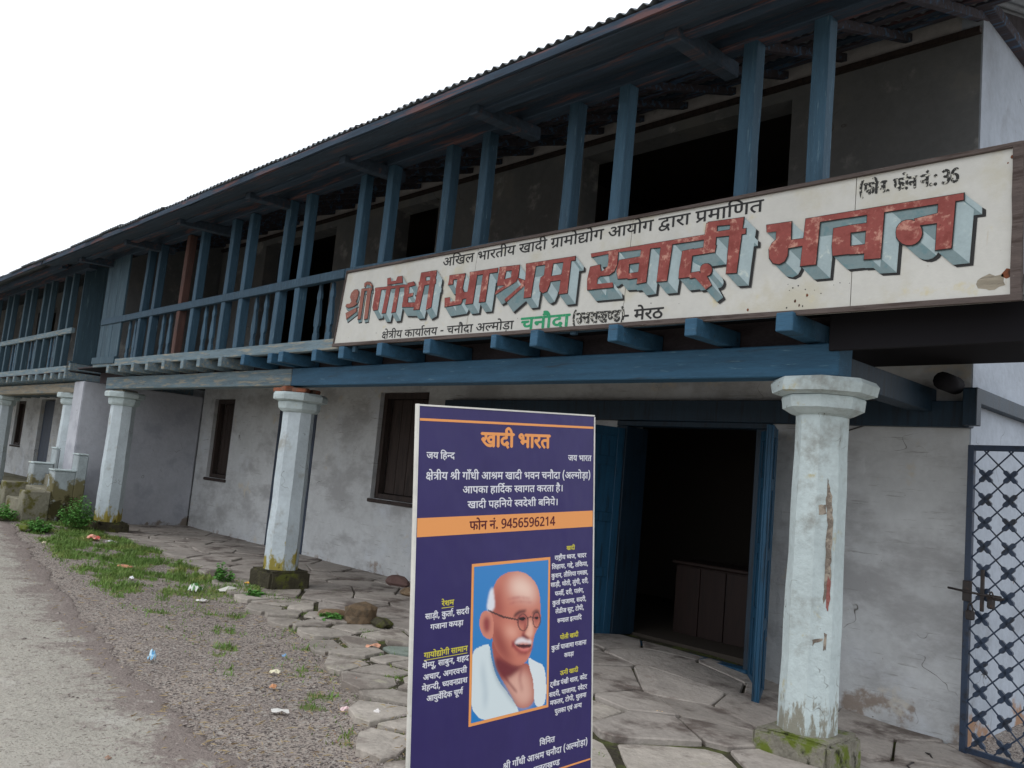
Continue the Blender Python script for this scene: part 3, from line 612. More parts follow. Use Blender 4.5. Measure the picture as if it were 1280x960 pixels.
def ragged(p, k=5, j=.006):
    q = []
    for i in range(len(p)):
        a, b = p[i], p[(i+1) % len(p)]
        for m in range(k): t = m/k; q.append((a[0]+(b[0]-a[0])*t+random.uniform(-j, j), a[1]+(b[1]-a[1])*t+random.uniform(-j, j)))
    return q
face_patch('plaster_loss', ragged(strip_), M_loss, .001)
face_patch('bared_brick', ragged([(.0374, 1.1527), (.0641, 1.1219), (.0666, 1.0114), (.0539, .9275), (.0331, .9531), (.0333, 1.0636)], 3, .004), surf('pinkish_brick', (146, 94, 88), [((130, 80, 70), 20, .5, .6)], .9, .5, 50), .003)
face_patch('plaster_loss', ragged([(-.0735, 1.605), (-.0076, 1.614), (.001, 1.5526), (-.0663, 1.541)], 3, .003), M_loss, .001); face_patch('plaster_loss', ragged([(-.072, .7412), (.0178, .7541), (.0186, .7378), (-.0528, .7201), (-.07, .7003)], 2, .003), M_loss, .001)

tube('wall_wire', [(-3.71, 7.585, 2.22), (-3.4, 7.585, 2.33), (-2.83, 7.585, 2.52)], .006, M_iron, bld, 6)

# ---------------------------------------------------------------- roof of corrugated sheets
def sheet(x0, x1, parent, dz, dy, amp=.016):
    n = int(round((x1-x0)/.1)); m = n*6; V = []; F = []
    ys = [4.2+dy, 5.6, 7.6, 11.2]
    for th in (0, .004):
        for y in ys:
            for i in range(m+1):
                x = x0+(x1-x0)*i/m
                V.append((x, y+(random.uniform(-.006, .006) if y == ys[0] and i % 6 == 0 else 0), zroof(y)+.03+dz*(1 if y < 7 else .3)+amp*math.sin(2*math.pi*(x-x0)/.1)+th))
    w = m+1; N = w*len(ys)
    for r in range(len(ys)-1):
        for i in range(m):
            a = r*w+i; F.append((a, a+w, a+w+1, a+1)); F.append((N+a, N+a+1, N+a+w+1, N+a+w))
    for i in range(m): F.append((i, i+1, N+i+1, N+i))
    return pyobj('roofing_sheet', V, F, M_sheet, parent, True)
x = -1.36; k = 0
while x > -17.0:
    far = x < -9
    sheet(x-.84, x, bld, (.006 if k % 2 else 0)+random.uniform(-.004, .004)*(3 if far else 1), random.uniform(-.02, .02)*(2.0 if far else .5)); x -= .8; k += 1

# ---------------------------------------------------------------- the farther building
b2 = empty('neighbouring_building', (-24, 6.5, 0), 'farther grey blue timber gallery building beyond the stone steps', 'building')
x = -17.2; k = 0
while x > -42:
    sheet(x-.84, x, b2, random.uniform(-.012, .012)+(.01 if k % 2 else 0), random.uniform(-.04, .04)); x -= .8; k += 1
bar('beam', (-42, 5.4, 2.60), (-17.97, 5.4, 2.60), .2, .2, M_beige, b2, .008, .003, seg=10)
for x in [-17.75, -18.2, -18.66, -19.18, -19.71, -20.25, -20.82, -21.49, -22.12, -22.8, -23.5, -24.2, -24.9, -25.6, -26.4, -27.2, -28, -29, -30, -31, -32.2, -33.5, -35, -37]:
    bar('joist', (x, 4.95+random.uniform(0, .05), 2.79), (x, 7.5, 2.79), .11, .13, M_bluegrey, b2, .006, .002)
box('gallery_floor', -42, -17.97, 5.02, 7.58, 2.865, 2.90, M_roofboard, b2, 0)
bar('bottom_rail', (-42, 5.06, 2.95), (-17.95, 5.06, 2.93), .09, .12, M_bluegrey, b2, .006, .003, seg=8)
bar('handrail', (-42, 5.06, 3.70), (-17.97, 5.06, 3.70), .07, .11, M_bluegrey, b2, .006, .003, seg=8)
PB = [-18.45, -18.95, -19.89, -20.4, -21.36, -21.89, -22.95, -23.46, -24.5, -25.0, -26.1, -26.6, -27.8, -28.4, -29.6, -30.2, -31.6, -32.3, -34, -35]
for x in PB: bar('post', (x, 5.095, 3.0), (x, 5.11, 4.9), .11, .11, M_panel, b2, .006, .002, up=Vector((0, 1, 0)))
for a, b in zip(PB[1::2], PB[2::2]):
    c = (a+b)/2
    if c > -30:
        for dx in (-.13, .13): baluster(c+dx, b2, 5.12, 3.0)
bar('wall_plate', (-42, 5.12, 4.98), (-17.5, 5.12, 5.0), .15, .2, M_purlin, b2, .008, .004, seg=8)
bar('outer_purlin', (-42, 4.62, 4.85), (-17.5, 4.62, 4.85), .11, .12, M_purlin, b2, .006, .006, seg=8)
bar('fascia_batten', (-42, 4.22, 4.80), (-17.5, 4.22, 4.80), .025, .07, M_purlin, b2, 0, .006, seg=24)
for k in range(6):
    y = 5.10+k*.41; box('end_board', -17.90, -17.87, y, y+.402, 3.02, 5.05+(.13*k), M_panel, b2, .003)
bar('end_rail', (-17.9, 5.06, 2.98), (-17.9, 7.5, 2.98), .1, .14, M_bluegrey, b2); box('end_cornice', -17.93, -17.84, 5.04, 7.5, 3.055, 3.085, M_panel, b2, 0)
BD = (-29.1, -27.7, .3, 2.7); BW = (-31.9, -30.8, 1.2, 2.66)
wall('porch_back_wall', -42, -17.96, 0, 2.88, 7.6, [BD, BW], M_wall, b2)
wall('upper_back_wall', -42, -17.96, 2.92, 6.2, 7.6, [(-21.5, -19.6, 2.95, 5.6), (-26, -24, 2.95, 5.6), (-31, -29, 2.95, 5.6)], M_upwall, b2)
box('door', -29.05, -27.75, 7.7, 7.74, .3, 2.66, M_slate, b2, 0)
window(BW, b2)
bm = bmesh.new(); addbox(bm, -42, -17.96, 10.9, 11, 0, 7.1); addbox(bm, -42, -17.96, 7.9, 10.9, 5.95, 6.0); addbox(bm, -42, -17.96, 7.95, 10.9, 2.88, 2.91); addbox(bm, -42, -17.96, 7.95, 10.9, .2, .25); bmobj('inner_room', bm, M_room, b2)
box('porch_floor', -42, -17.97, 5.15, 7.59, .0, .27, M_step, b2, .02)
box('porch_ceiling', -42, -17.97, 5.0, 7.58, 2.857, 2.863, M_roofboard, b2, 0)
for x in (-18.72, -24.3, -30.0, -35.6): column(x, 5.5, .2, 2.5, M_white2, M_white, M_darkplinth, b2, .29, .12, .215, .195, None, .93)
# dividing wall between the two porches
bm = bmesh.new(); addbox(bm, -17.95, -17.375, 5.22, 7.59, -.1, 2.70); bmesh.ops.bevel(bm, geom=bm.edges[:], offset=.015, segments=2, affect='EDGES')
dv = bmobj('dividing_wall', bm, M_lav, b2)
bm = bmesh.new(); vs_, _ = addbox(bm, -17.86, -17.40, 5.6, 7.59, 2.95, 6.2)
for v in vs_[4:]: v.co.z = zroof(v.co.y)-.06
bmobj('upper_end_wall', bm, M_upwall, b2)

# ---------------------------------------------------------------- steps with stepped side walls
st = empty('stone_steps', (-17.2, 4.7, 0), 'mossy concrete steps between low stepped white and green side walls', 'steps')
lv = [(4.25, 4.68, .62), (4.68, 5.04, .99), (5.04, 5.22, 1.30)]
for xx, sgn, off in ((-16.48, 1, 0), (-18.05, -1, .06)):
    x0, x1 = xx-.32, xx
    for i, (ya, yb, zt) in enumerate(lv):
        yy = yb if i == 2 else yb-.002
        if sgn < 0 and i == 2: yb = 5.12
        box('side_wall', x0+random.uniform(-.004, .004), x1+random.uniform(-.004, .004), ya+off, yb+off-.003, -.12, zt+off, M_cheek if i else M_step, st, .018, .006)
        if i: box('coping', x0-.012, x1+.014, ya+off-.012, yb+off-.006, zt+off+.002, zt+off+.03, M_white, st, .006)
for i in range(4):
    ya = 4.05+i*.3; box('tread', -18.04, -16.82, ya, ya+.298, -.12, .2+i*.22, M_step, st, .02, .008)
box('foot_slab', -18.3, -16.9, 3.86, 4.04, -.1, .13, M_step, st, .03, .01)

# ---------------------------------------------------------------- Devanagari lettering data and mesh
GLYPHS = {
5:"-188 847 -184 866 -174 882 -158 892 -139 896 -120 892 -104 882 -93 866 -89 847 -93 828 -104 812 -120 801 -139 797 -158 801 -174 812 -184 828;69 863 50 803 24 755 -8 722 -45 699 -90 685 -138 680 -184 685 -226 700 -264 724 -297 759 -327 806 -352 863 -283 887 -265 845 -245 809 -223 782 -198 763 -168 751 -135 747 -100 751 -71 764 -49 784 -32 812 -17 848 -5 889",
6:"-185 772 -181 794 -168 813 -151 826 -130 830 -109 826 -91 813 -79 794 -75 772 -79 750 -91 731 -109 718 -130 714 -151 718 -168 731 -181 750",
9:"470 218 465 176 450 140 424 114 392 95 354 84 312 80 257 87 205 109 159 144 115 195 71 267 29 356 100 382 129 317 161 260 193 214 227 181 265 160 305 153 329 155 350 161 367 170 380 184 388 204 391 227 389 251 382 273 370 293 356 312 338 330 318 347 300 344 280 342 260 341 255 411 296 414 328 423 352 435 367 451 377 471 380 494 377 516 369 533 356 546 340 555 322 560 302 562 278 561 256 558 235 552 215 545 193 535 171 525 146 594 165 603 186 612 210 620 237 627 267 631 298 632 346 628 386 614 418 593 440 565 454 532 459 495 452 447 429 407 392 375 402 365 412 355 437 352 462 351 486 350 506 350 526 351 543 353 560 355 577 359 594 363 594 551 521 551 521 622 779 622 779 551 675 551 675 0 594 0 594 290 570 285 547 282 523 280 498 279 479 280 455 282 463 262 468 240",
10:"470 218 465 176 450 140 424 114 392 95 354 84 312 80 257 87 205 109 159 144 115 195 71 267 29 356 100 382 129 317 161 260 193 214 227 181 265 160 305 153 329 155 350 161 367 170 380 184 388 204 391 227 389 251 382 273 370 293 356 312 338 330 318 347 300 344 280 342 260 341 255 411 296 414 328 423 352 435 367 451 377 471 380 494 377 516 369 533 356 546 340 555 322 560 302 562 278 561 256 558 235 552 215 545 193 535 171 525 146 594 165 603 186 612 210 620 237 627 267 631 298 632 346 628 386 614 418 593 440 565 454 532 459 495 452 447 429 407 392 375 402 365 412 355 437 352 462 351 486 350 506 350 526 351 543 353 560 355 577 359 594 363 594 551 521 551 521 622 1038 622 1038 551 934 551 934 0 853 0 853 551 675 551 675 0 594 0 594 290 570 285 547 282 523 280 498 279 479 280 455 282 463 262 468 240",
11:"271 222 252 221 232 219 213 215 195 210 177 204 161 197 132 217 105 239 82 263 64 289 53 320 50 352 52 378 60 400 67 412 77 424 87 433 103 443 121 452 141 458 163 462 191 464 221 465 314 465 314 551 0 551 0 622 505 622 505 551 395 551 395 394 211 394 184 393 167 391 155 387 145 381 134 366 130 347 134 325 144 306 158 291 174 277 205 286 240 292 275 294 321 290 363 277 398 256 425 229 442 194 447 154 442 114 428 79 406 52 374 30 335 14 289 4 308 -4 329 -12 350 -19 371 -26 393 -33 415 -40 382 -110 345 -93 308 -74 273 -56 239 -37 206 -18 176 1 140 4 108 10 82 18 63 30 52 46 48 65 51 85 62 102 78 112 101 116 121 113 142 106 158 97 175 85 194 70 207 68 219 68 262 70 299 77 328 88 349 105 362 127 366 153 363 173 355 190 342 204 323 214 299 220",
13:"0 622 563 622 563 551 453 551 471 524 482 495 485 464 476 409 450 363 406 328 429 306 451 280 470 254 486 224 496 189 499 152 497 121 489 92 476 68 460 47 439 30 415 17 388 8 359 2 328 0 291 3 254 14 220 30 186 55 152 89 120 130 90 180 58 243 29 313 100 338 119 289 140 242 162 200 184 164 209 132 234 108 261 89 290 78 320 74 345 76 368 82 388 92 402 108 411 131 414 160 412 186 404 212 392 236 375 258 353 280 329 301 309 298 287 295 264 294 259 364 304 368 341 377 368 390 388 409 400 433 404 463 402 482 397 500 389 516 378 529 365 541 351 551 0 551",
14:"0 622 780 622 780 551 453 551 471 524 482 495 485 464 476 409 450 363 406 328 417 319 427 309 437 299 446 288 466 301 488 313 508 322 529 328 551 332 573 333 613 329 650 315 680 294 702 264 716 227 721 185 719 155 714 123 706 93 694 63 677 31 656 0 584 41 600 61 613 83 625 106 634 129 639 155 641 181 639 207 632 229 620 244 605 255 587 262 565 264 539 260 511 247 484 227 490 210 495 192 498 172 499 152 497 121 489 92 476 68 460 47 439 30 415 17 388 8 359 2 328 0 291 3 254 14 220 30 186 55 152 89 120 130 90 180 58 243 29 313 100 338 119 289 140 242 162 200 184 164 209 132 234 108 261 89 290 78 320 74 345 76 368 82 388 92 402 108 411 131 414 160 412 186 404 212 392 236 375 258 353 280 329 301 309 298 287 295 264 294 259 364 304 368 341 377 368 390 388 409 400 433 404 463 402 482 397 500 389 516 378 529 365 541 351 551 0 551",
19:"568 551 474 551 474 380 473 349 471 321 466 299 460 280 452 262 441 246 412 219 372 201 323 192 307 266 327 270 344 276 359 282 370 292 380 305 388 322 391 336 392 355 393 380 393 551 160 551 160 353 160 324 161 299 163 278 166 260 170 244 176 230 184 218 194 206 206 196 221 185 239 173 260 160 370 98 408 75 438 51 460 30 474 6 483 -22 486 -53 484 -79 479 -105 470 -128 459 -150 449 -169 439 -184 367 -142 375 -129 384 -114 392 -100 400 -77 403 -55 401 -37 395 -22 388 -12 377 -1 363 10 344 23 320 39 290 56 203 106 179 121 156 137 136 154 120 171 106 191 95 212 86 239 81 275 79 316 79 551 0 551 0 622 568 622",
25:"777 551 452 551 452 349 486 377 526 394 569 399 609 394 645 380 675 358 698 326 712 286 716 239 714 208 709 175 701 141 689 107 672 72 651 39 579 80 595 102 608 127 620 154 629 182 634 210 636 237 634 265 627 289 616 307 602 320 583 327 562 330 526 322 489 298 452 258 452 0 371 0 371 174 354 161 334 148 312 136 286 126 257 120 226 118 196 120 165 127 138 137 112 152 89 171 71 194 57 222 49 254 46 290 52 339 71 382 101 417 141 443 190 459 244 464 268 463 296 460 321 457 339 454 333 381 315 385 292 388 269 390 249 391 214 388 183 379 159 365 141 346 130 321 127 292 130 260 141 233 158 214 179 199 203 191 228 188 256 190 283 197 306 209 329 224 351 241 371 260 371 551 0 551 0 622 777 622",
26:"729 551 729 0 648 0 648 45 624 33 598 24 572 16 544 11 516 8 488 7 418 13 348 31 282 60 217 104 150 164 85 239 69 261 57 280 49 296 42 318 40 338 44 358 55 376 67 385 84 391 104 393 127 390 148 382 159 373 171 362 181 350 193 364 203 380 210 398 214 418 216 438 217 458 216 483 214 508 209 530 201 551 0 551 0 622 833 622 833 551;534 232 556 234 578 239 598 246 616 257 633 268 648 280 648 551 281 551 290 525 296 493 298 458 294 408 282 363 263 328 237 299 204 273 166 253 213 202 263 158 314 124 367 99 427 84 490 79 518 80 546 83 572 89 598 97 623 108 648 122 648 198 632 189 613 181 593 174 571 168 547 165 521 164 491 166 462 173 436 184 413 198 393 217 378 238 366 262 358 290 356 319 361 364 378 402 404 432 439 455 482 469 531 473 550 472 575 470 599 467 616 463 610 394 594 398 576 401 558 403 540 404 511 402 485 394 464 382 449 365 440 343 437 316 440 290 449 268 464 252 484 241 508 234",
27:"208 551 208 234 205 211 196 193 180 182 160 178 143 180 124 187 106 199 89 214 73 231 60 250 50 270 43 289 41 308 44 329 54 345 66 353 82 357 102 359 127 359 127 551 0 551 0 622 578 622 578 551 474 551 474 0 393 0 393 551",
30:"649 551 545 551 545 0 465 0 465 165 447 154 426 143 403 133 378 125 348 120 317 118 269 123 226 137 190 161 163 192 146 231 141 275 142 294 147 312 154 330 162 345 173 359 185 371 38 369 38 441 331 441 349 441 367 440 382 440 389 440 382 370 350 370 314 367 282 359 256 346 237 327 225 303 221 274 224 248 234 226 250 210 270 198 293 190 317 188 348 190 377 198 402 210 425 225 446 242 465 260 465 551 0 551 0 622 649 622",
31:"296 70 345 73 393 84 436 102 475 125 509 154 536 187 557 224 570 266 574 310 571 339 564 366 551 388 534 405 512 416 487 419 467 417 450 411 438 401 428 381 424 358 427 338 436 318 450 300 471 285 500 271 535 261 502 198 453 215 413 237 384 262 364 291 351 323 347 356 350 386 359 414 374 438 395 458 423 472 455 481 455 551 0 551 0 622 715 622 715 551 535 551 535 477 567 465 595 447 620 422 638 391 649 352 653 308 650 270 642 232 628 195 609 160 585 126 556 96 524 69 485 45 444 26 399 12 348 3 296 0 237 5 188 19 150 42 123 71 106 107 101 147 103 168 108 190 114 205 122 219 132 231 106 246 84 263 66 284 54 306 46 332 43 359 48 396 63 427 88 451 121 469 161 480 206 483 225 482 249 480 272 477 288 473 282 404 267 408 250 412 232 414 212 415 164 408 134 386 124 350 126 332 134 317 146 305 162 295 181 287 202 281 222 286 244 289 266 290 277 290 289 289 300 288 308 287 302 217 296 218 288 218 282 218 276 218 224 210 192 187 182 148 185 124 196 104 213 89 236 79 264 72",
32:"653 551 653 0 572 0 572 370 435 370 411 370 391 371 378 373 400 352 420 328 436 303 448 276 456 247 458 218 456 189 449 163 438 141 423 122 404 107 384 95 361 87 336 82 310 80 276 83 241 94 209 110 178 135 146 169 117 212 88 263 59 328 31 401 102 426 133 345 165 275 198 222 232 184 269 161 306 153 326 155 344 161 358 170 370 184 377 203 379 227 376 255 365 284 348 310 327 335 301 357 273 377 302 441 572 441 572 551 0 551 0 622 757 622 757 551",
35:"519 551 371 551 371 349 316 349 286 348 259 345 236 341 216 335 197 327 181 318 151 290 132 255 126 215 128 185 136 158 148 136 164 117 184 101 206 89 230 81 256 76 283 74 317 75 348 80 375 86 401 96 428 108 455 121 482 47 452 35 421 23 388 14 355 6 321 1 286 0 242 3 200 12 162 26 129 46 100 71 77 101 60 136 49 176 46 220 50 261 61 298 80 330 105 357 135 379 170 397 207 410 247 417 288 420 290 420 290 551 0 551 0 622 519 622",
36:"600 551 371 551 371 414 420 391 462 362 495 328 519 288 534 244 539 198 535 155 524 116 506 84 482 58 452 37 418 20 381 9 339 2 297 0 227 6 165 25 115 56 77 99 54 153 46 216 50 258 61 296 80 328 105 356 135 379 170 397 207 410 247 417 287 420 290 420 290 551 0 551 0 622 600 622;293 72 337 75 377 86 411 102 437 127 453 160 458 200 455 231 445 260 429 286 407 310 378 332 343 349 308 349 262 346 221 336 187 321 170 309 155 294 142 276 133 257 128 234 126 210 131 168 147 132 174 106 208 87 248 76",
37:"358 222 339 221 319 219 300 215 282 210 264 204 248 197 219 217 192 239 169 263 151 289 140 320 137 352 140 378 147 400 154 412 164 424 174 433 190 443 208 452 228 458 250 462 278 464 308 465 401 465 401 551 0 551 0 622 592 622 592 551 482 551 482 394 298 394 272 393 254 391 242 387 232 381 221 366 217 347 220 325 231 306 246 291 261 277 292 286 327 292 362 294 408 290 450 277 485 256 512 229 529 194 534 154 529 112 512 75 485 44 447 20 397 5 337 0 275 5 215 20 162 44 112 76 66 115 25 158 86 207 124 166 164 132 202 106 243 89 289 78 337 74 401 82 440 109 453 152 450 173 442 191 428 204 410 214 386 220",
39:"634 551 634 0 553 0 553 551 420 551 420 321 419 295 416 271 412 250 405 232 396 214 385 198 370 183 351 170 331 160 308 152 280 147 251 146 195 152 148 172 114 205 104 221 95 241 88 263 83 288 80 318 79 352 79 551 0 551 0 622 737 622 737 551;249 217 280 220 304 231 321 249 330 267 336 288 337 305 339 327 339 353 339 551 160 551 160 353 160 329 162 308 164 291 170 270 178 251 190 237 206 226 225 219",
40:"481 551 481 0 400 0 400 328 291 328 254 327 223 325 200 322 181 317 164 309 150 299 137 284 129 263 126 237 130 205 143 173 163 142 191 111 228 76 271 40 217 -12 187 14 158 42 132 68 107 95 86 123 68 151 56 180 48 211 45 242 46 264 51 286 58 305 68 322 80 338 93 351 113 366 137 378 163 388 193 394 230 398 272 399 400 399 400 551 0 551 0 622 584 622 584 551",
41:"553 551 553 0 472 0 472 180 452 168 428 157 403 146 375 139 343 134 308 132 255 137 206 154 164 180 128 217 101 265 83 322 140 337 185 356 216 378 238 403 251 433 255 467 252 497 244 523 232 542 215 557 194 565 171 568 148 565 130 556 118 541 114 521 123 492 150 472 195 461 187 391 147 399 112 413 84 430 63 454 50 484 46 519 50 553 62 582 82 604 108 619 139 629 172 632 199 630 225 624 250 614 274 601 295 583 312 561 325 535 333 504 336 469 332 423 318 382 296 349 266 320 227 295 182 274 198 252 216 234 234 220 256 211 283 205 314 203 347 205 377 212 403 223 427 238 450 255 472 275 472 551 390 551 390 622 656 622 656 551",
42:"413 -58 399 -35 386 -12 373 11 361 33 351 54 342 73 330 71 316 70 302 68 287 68 259 69 230 73 202 78 175 87 149 98 124 112 103 130 83 151 68 176 56 203 48 236 46 272 48 300 53 325 62 348 73 367 87 385 102 401 125 418 153 433 183 443 216 450 252 455 290 456 295 456 295 551 0 551 0 622 534 622 534 551 376 551 376 385 327 385 291 384 259 382 234 378 211 372 191 365 173 355 160 344 148 331 138 317 132 301 127 282 126 262 130 229 144 199 166 174 196 155 238 144 287 140 293 140 299 140 305 140 312 141 308 160 306 176 308 197 315 214 327 226 341 233 357 238 373 240 399 237 421 229 438 216 451 199 459 181 461 162 459 142 454 126 446 112 436 102 424 93 410 86 418 70 428 53 438 36 450 19 464 -2 480 -24",
43:"630 551 526 551 526 0 445 0 445 150 424 138 401 126 378 116 351 109 319 104 283 103 235 107 193 121 158 144 132 173 116 210 111 251 112 269 115 286 120 303 127 319 137 334 148 348 119 362 93 380 72 402 55 427 45 458 42 493 46 530 60 564 83 592 112 614 148 628 187 632 220 629 250 619 276 604 295 584 307 559 311 531 307 501 293 471 271 443 210 482 219 492 226 504 229 515 230 526 228 541 220 554 206 565 184 568 166 566 150 558 136 546 125 530 118 511 116 489 118 469 123 452 132 438 143 426 156 416 172 409 188 404 205 400 223 397 243 401 265 404 288 405 300 405 312 404 324 403 333 402 326 332 319 333 312 333 304 333 298 333 267 331 241 324 220 312 204 297 194 277 191 254 194 229 204 208 220 193 240 182 265 175 292 173 325 175 356 183 382 194 405 210 427 227 445 245 445 551 383 551 383 622 630 622",
44:"0 622 569 622 569 551 466 551 466 0 385 0 385 298 204 298 204 244 200 220 190 202 174 192 153 188 137 190 119 197 102 209 85 224 69 241 56 260 46 280 39 299 37 318 40 339 50 355 62 363 78 367 98 369 385 369 385 551 0 551",
46:"479 551 479 0 398 0 398 191 378 179 357 168 335 159 311 152 284 147 254 146 228 147 204 152 182 160 161 169 143 181 128 194 113 213 100 234 91 258 84 285 80 319 79 358 79 551 0 551 0 622 583 622 583 551;398 551 160 551 160 369 160 344 161 322 163 304 167 282 172 266 180 252 190 240 208 227 233 220 263 217 289 219 314 226 338 236 360 249 380 264 398 280",
47:"460 551 460 349 477 364 495 376 514 386 534 393 556 398 578 399 618 394 654 380 684 358 707 326 721 286 725 239 723 208 718 175 710 141 698 107 681 72 660 39 588 80 604 102 617 127 629 154 638 182 643 210 645 237 643 265 636 289 625 307 610 320 591 327 570 330 535 322 497 297 460 257 460 0 379 0 379 193 362 181 343 170 323 160 301 152 275 148 248 146 222 148 198 153 176 160 156 171 139 183 125 197 110 217 98 239 90 262 84 287 80 319 79 354 79 551 0 551 0 622 786 622 786 551;160 551 160 360 161 327 163 300 166 281 171 266 179 252 188 240 203 227 224 220 248 217 274 219 299 225 321 234 341 246 361 261 379 278 379 551",
48:"585 551 482 551 482 0 401 0 401 165 382 154 360 142 336 132 308 125 276 120 241 118 205 120 171 127 140 139 113 155 90 175 71 198 57 224 49 254 46 286 53 338 73 383 106 418 151 443 204 459 265 464 280 464 299 462 319 461 338 459 356 457 369 454 363 385 342 389 318 392 293 394 268 395 248 394 230 392 365 224 377 234 390 245 401 256 401 551 0 551 0 622 585 622;127 287 131 256 142 229 160 210 184 195 212 187 242 184 260 185 276 187 293 190 308 195 168 370 145 349 131 320",
49:"174 632 198 631 220 627 240 622 258 613 276 601 291 586 302 572 312 554 320 533 327 508 331 475 332 437 332 321 533 321 533 551 402 551 402 622 717 622 717 551 614 551 614 0 533 0 533 250 332 250 332 213 330 193 325 177 318 166 302 155 283 151 264 154 243 164 229 173 216 183 204 196 193 209 183 223 175 237 167 258 164 278 167 295 178 308 196 318 224 321 253 321 253 426 252 455 251 479 248 498 242 520 232 538 216 555 195 565 169 568 145 565 128 555 118 540 114 521 117 504 125 489 138 478 157 469 184 463 218 460 210 389 164 396 123 408 90 426 66 449 51 481 46 520 50 555 63 584 84 606 111 620 141 629",
50:"509 551 509 0 428 0 428 250 207 250 207 213 205 193 200 177 192 166 177 155 159 151 140 154 119 164 105 173 92 183 80 196 69 209 59 223 50 237 42 258 39 278 42 295 52 308 64 315 80 320 100 321 126 321 126 551 0 551 0 622 612 622 612 551;428 551 207 551 207 321 428 321",
51:"595 622 595 551 491 551 491 0 410 0 410 179 390 168 368 156 343 146 316 139 285 134 253 132 197 139 148 159 108 192 75 237 52 291 38 353 75 363 107 375 130 390 147 407 157 430 160 457 159 475 155 493 148 509 141 524 132 538 123 551 0 551 0 622;129 301 143 271 161 246 180 228 202 214 229 206 259 203 291 205 320 212 346 224 369 239 391 256 410 274 410 551 211 551 227 516 237 480 240 445 228 382 190 333",
52:"395 42 341 -12 303 20 265 54 230 87 197 119 166 151 138 181 113 209 92 234 75 256 62 275 52 292 46 305 42 323 40 340 44 358 55 376 67 385 84 391 104 393 127 390 148 382 159 373 171 362 181 349 204 363 224 380 238 399 248 420 254 443 256 468 255 491 251 514 246 534 239 551 0 551 0 622 424 622 424 551 320 551 329 525 334 494 336 458 334 424 326 392 314 365 298 341 277 319 254 300 228 284 198 268 167 254 198 219 234 183 272 146 311 111 353 75",
54:"0 551 0 622 693 622 693 551 589 551 589 0 508 0 508 355 502 356 494 356 478 355 461 351 445 344 429 334 412 319 397 300 382 276 368 245 356 208 279 232 288 261 299 289 311 313 295 324 279 334 263 342 247 348 228 352 209 353 185 350 164 343 148 330 136 313 128 293 126 271 128 246 136 222 148 198 164 175 185 151 210 126 239 100 273 71 309 40 255 -12 218 21 182 53 149 84 119 114 94 145 73 176 58 207 48 241 45 275 48 308 56 337 70 362 87 382 108 398 131 410 155 419 180 424 204 426 232 424 260 419 284 412 308 401 332 386 354 370 395 401 445 420 499 426 504 426 508 426 508 551",
57:"571 551 467 551 467 0 387 0 387 165 369 154 347 142 324 132 297 125 266 120 233 118 199 120 166 127 137 139 111 155 89 175 70 198 57 224 49 254 46 286 52 338 72 383 104 418 145 443 197 459 255 464 270 464 288 462 307 461 326 459 342 457 354 454 349 381 329 385 306 388 282 390 259 391 221 388 188 379 162 364 143 344 131 317 127 287 130 256 141 231 158 212 181 199 207 191 235 188 268 190 298 198 324 210 348 226 369 243 387 260 387 551 0 551 0 622 571 622",
58:"122 189 100 191 80 197 64 206 51 220 43 236 40 255 42 273 48 288 58 299 71 307 87 312 104 314 122 312 142 306 156 300 172 289 191 276 222 290 250 310 273 335 291 366 302 402 305 443 302 478 292 508 276 532 254 551 228 562 199 566 172 563 153 552 142 537 138 516 140 500 148 484 156 473 169 463 186 454 207 447 236 442 270 440 253 370 196 378 148 394 112 418 87 447 71 481 66 517 70 549 82 577 102 600 128 618 163 629 204 632 234 630 264 622 292 610 317 594 340 572 358 546 373 516 381 480 384 440 380 396 369 352 350 312 324 277 291 246 254 221 283 194 313 165 341 134 368 104 392 72 414 43 350 -1 317 44 286 84 258 118 231 146 204 172 179 194 161 191 141 190;591 551 591 0 510 0 510 551 421 551 421 622 695 622 695 551",
60:"587 551 587 0 506 0 506 266 487 261 467 257 448 254 428 252 405 251 380 251 352 252 322 254 292 258 262 264 235 270 212 277 198 269 183 260 167 253 196 218 228 182 264 146 301 110 340 75 380 42 326 -12 290 20 254 54 220 87 189 119 159 151 133 181 110 209 89 234 73 256 60 275 51 292 46 305 41 323 40 340 44 358 55 376 67 385 84 391 104 393 127 390 148 382 159 373 171 362 181 350 193 364 203 380 210 398 214 418 216 438 217 458 216 486 212 512 207 534 201 551 0 551 0 622 691 622 691 551;369 322 394 322 418 324 440 326 461 329 484 334 506 339 506 551 281 551 288 532 293 511 297 486 298 458 297 431 294 407 288 385 281 366 272 348 262 333 297 327 333 323",
61:"321 69 343 77 363 87 380 98 393 111 400 128 403 148 400 171 390 192 374 208 351 219 319 227 280 229 238 226 202 216 174 200 154 180 142 154 138 124 139 104 143 83 150 64 160 44 176 22 196 0 224 -26 260 -56 302 -89 248 -142 192 -96 145 -51 108 -9 80 34 63 81 58 130 60 154 65 177 74 198 85 216 99 233 115 248 103 261 92 276 82 292 75 310 70 330 69 352 72 378 79 400 86 412 96 424 106 433 122 443 140 452 158 458 179 462 203 464 229 465 361 465 361 551 0 551 0 622 546 622 546 551 442 551 442 394 230 394 204 393 186 391 174 387 164 381 153 366 149 347 152 328 159 312 170 297 183 284 215 293 249 298 284 300 327 298 365 291 396 279 423 264 444 245 460 224 472 202 479 178 481 153 477 117 466 84 447 57 421 34 388 16 348 2",
66:"170 551 170 0 89 0 89 551 0 551 0 622 273 622 273 551",
